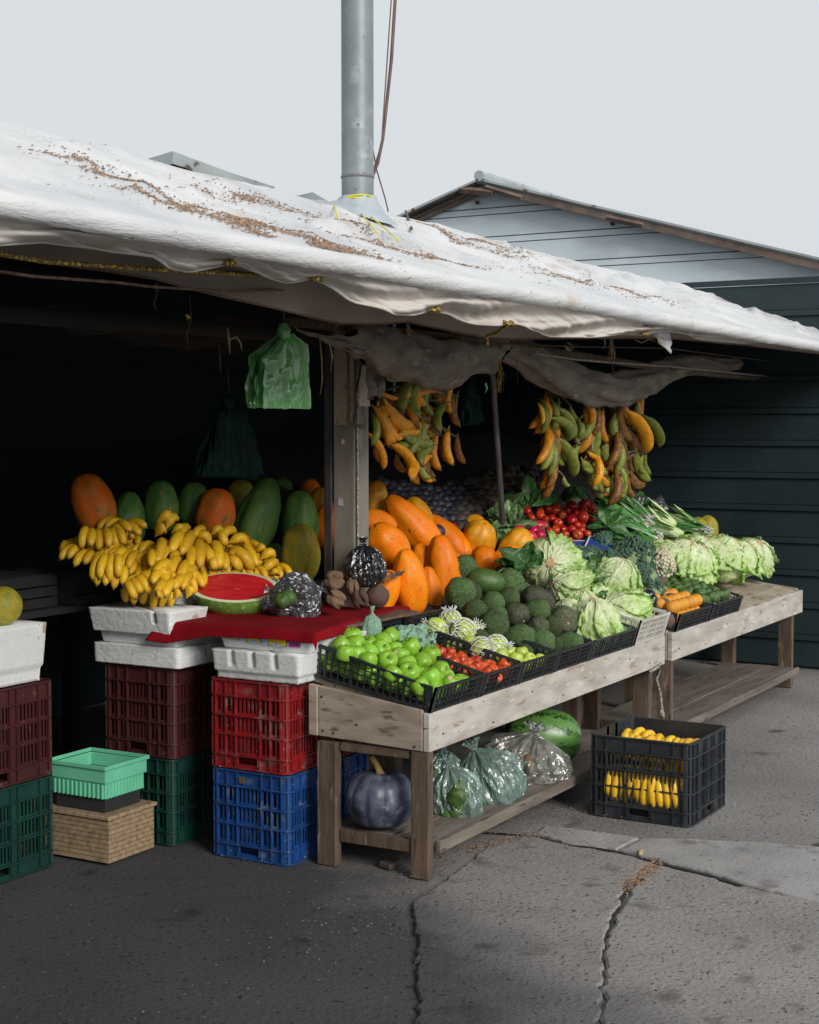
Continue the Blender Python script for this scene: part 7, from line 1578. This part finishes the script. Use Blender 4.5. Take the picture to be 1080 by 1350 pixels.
# dangling strings and fibres
ST = [((206, 372), [(206, 372), (207, 385), (203, 400), (206, 408)], 'rope_b', .004, 'brown frayed string end at the upper left edge'), ((250, 385), [(250, 390), (252, 420), (246, 440), (249, 462)], 'cable', .002, 'thin dark wire hanging at upper left'),
      ((300, 432), [(300, 432), (302, 450), (303, 467)], 'straw', .004, 'pale twisted twig hanging at left, longer strand'), ((304, 444), [(303, 448), (312, 444), (317, 452), (319, 462)], 'straw', .003, 'pale twig branching to the right at left'), ((289, 452), [(289, 455), (290, 475), (291, 492)], 'rope_b', .002, 'short dark string hanging left of the green bags'),
      ((424, 445), [(421, 440), (424, 470), (425, 500), (422, 520)], 'straw', .003, 'dry fibre strand hanging just left of the post'), ((437, 455), [(434, 452), (438, 470), (436, 490)], 'straw', .0035, 'dry fibre strand over the left edge of the post'),
      ((657, 480), [(659, 476), (660, 495), (657, 518)], 'rope_y', .005, 'frayed yellow rope end hanging by the leaning pole'), ((640, 428), [(662, 450), (670, 458), (680, 468)], 'straw', .004, 'straw tie around the end of the near rolled cloth'), ((536, 425), [(537, 424), (539, 436), (541, 440)], 'straw', .005, 'straw tuft under the flap over the near rolled cloth'),
      ((805, 445), [(805, 442), (806, 458), (806, 472)], 'straw', .009, 'thick blond fibre tuft hanging under the flap at right'), ((810, 470), [(805, 465), (808, 485), (812, 500)], 'cable', .002, 'thin dark netting strip below the blond tuft'), ((690, 455), [(690, 452), (688, 462), (686, 470)], 'straw', .003, 'straw tie on the bamboo pole, left'),
      ((710, 462), [(700, 470), (708, 464), (716, 458)], 'rope_w', .004, 'knotted pale rope end on the bamboo pole'), ((750, 452), [(744, 455), (750, 462), (748, 452), (756, 456)], 'straw', .005, 'curled dry leaf strip under the flap'), ((850, 448), [(838, 448), (846, 452), (856, 447), (864, 450)], 'straw', .003, 'dry stalks caught under the flap at far right'),
      ((680, 500), [(681, 478), (682, 495), (683, 508)], 'cable', .0012, 'hair thin string hanging right of the leaning pole'), ((790, 446), [(796, 446), (798, 452), (796, 460)], 'mint_plastic', .005, 'small green plastic scrap beside the blond tuft'), ((240, 418), [(246, 415), (249, 419), (247, 422)], 'twine_y', .006, 'tiny yellow tag hanging at upper left'), ((641, 510), [(640, 505), (642, 512), (640, 518)], 'mint_plastic', .006, 'small mint plastic scrap left of the leaning pole')]
for i, (_, P, m, r, lab) in enumerate(ST):
    b = MB(); Yd = .42 if P[0][0] > 400 else .5; pts = [atY(px, py, Yd) for px, py in P]; b.tube(pts, [r] * (len(pts) - 1) + [r * .4], 6)
    if m in ('straw', 'rope_y') and r > .0045:
        for k in range(9):
            e = Vector((random.uniform(-.012, .012), random.uniform(-.012, .012), 0)); b.tube([pts[0] + e * .2, pts[1] + e, pts[-1] + e * 1.6 + Vector((0, 0, random.uniform(-.02, .02)))], .0014, 4)
    o = b.build('hanging_string', M[m], smooth=True); tag(o, lab, 'string')
leafy('dried_herbs', 'dark dried herb sprig hanging under the flap above the near cloth', 'herbs', 598, 438, .48, [(-70, 0), (-90, 0), (-110, 0), (-60, 0), (-100, .1), (-80, -.1)], .12, .010, 'leaf_dark', seed=41)
o = link('papaya', papaya_mesh('papaya_o', 1, 1)); p = atY(623, 450, .62); o.matrix_world = M4(p, frame(scr(80)), (.045, .045, .08)); tag(o, 'small orange fruit hanging above the near rolled cloth', 'fruit')

# ------------------------------------------------------------------ beyond the right edge: second table
MOr = pm('orange_peel', (0.72, 0.26, 0.02), (0.66, 0.32, 0.03), 20, .45, .001, 200, rand=.1)
ORA = lathe(BALL, 20, sub=1, namp=.03).mesh('orange', MOr, True)
LIM = lathe(PAPAYA2, 16).mesh('lime', M['avocado'], True)
for j in range(8):
    for i in range(7):
        for l in range(2):
            x = 2.55 + i * .064; y = .05 + j * .064
            o = link('orange', ORA); o.matrix_world = M4((x + random.uniform(-.01, .01) + .02 * l, y, deck(y) + .045 + .058 * l), rrot(), (.066,) * 3); tag(o, 'orange in the nearer crate on the second table', 'orange', 'oranges in the crate on the second table')
for j in range(9):
    for i in range(8):
        x = 3.05 + i * .055; y = .05 + j * .056; o = link('lime', LIM); o.matrix_world = M4((x, y, deck(y) + .08 + random.uniform(0, .03)), rrot(), (.05, .05, .065)); tag(o, 'dark lime in the farther crate on the second table', 'lime', 'limes in the crate on the second table')
for i in range(9):
    p = Vector((3.62 + (i % 3) * .26, .12 + (i // 3) * .17, .84)); t = lettuce(*((CX + FPX * (p - CAM).dot(RGT) / (p - CAM).dot(FWD)), (CY - FPX * (p - CAM).dot(UPV) / (p - CAM).dot(FWD))), 27, Vector((random.gauss(0, .4), -.5, .8)), 'pale cabbage on the second table, %s of the %s row' % (('nearest', 'middle one', 'farthest')[i % 3], ('front', 'middle', 'back')[i // 3]), 60 + i, nl=6); t['group'] = 'cabbages on the second table'; t.name = 'cabbage'; t['category'] = 'cabbage'
for j in range(6):
    for i in range(9):
        p = Vector((3.3 + i * .20 + .1 * (j % 2), .66 + j * .2, .575 + .44 * (.66 + j * .2) + .075)); kk = (i // 3 + j // 3) % 3
        if CX + FPX * (p - CAM).dot(RGT) / (p - CAM).dot(FWD) < 900: continue
        o = link('squash', papaya_mesh(['papaya_g', 'papaya_y', 'papaya_yg'][kk], i % 3, 1)); o.matrix_world = M4(p, rrot(.5), (.15, .15, .2)); tag(o, 'squash in the shaded heap at the far right end of the stall', 'squash', 'squashes at the far right end')
# far left, beyond the edge: more crates and sacks
stack_crate('plastic_crate', 'blue crate beyond the left edge, on the ground', 'blue_plastic', -1.72, 1.45, 0)
stack_crate('plastic_crate', 'red crate beyond the left edge, stacked on a blue one', 'red_plastic', -1.72, 1.45, .337)
foam_box('white foam box beyond the left edge on the red crate', -1.74, -1.18, 1.43, 1.85, .675, .86, taper=.02, rim=.01, seed=29)
for i in range(10):
    p = Vector((-.96 + (i % 3) * .14, 1.36 + (i // 3) * .12, .97)); o = link('melon', lathe(BALL, 24, 0, 0, .04, 2, i % 3, 2).mesh('melon', M['papaya_yg'], True) if i == 0 else MEL); MEL = o.data; o.matrix_world = M4(p, rrot(), (.14,) * 3); tag(o, 'yellow green melon on the far left foam box', 'melon', 'melons beyond the left edge')
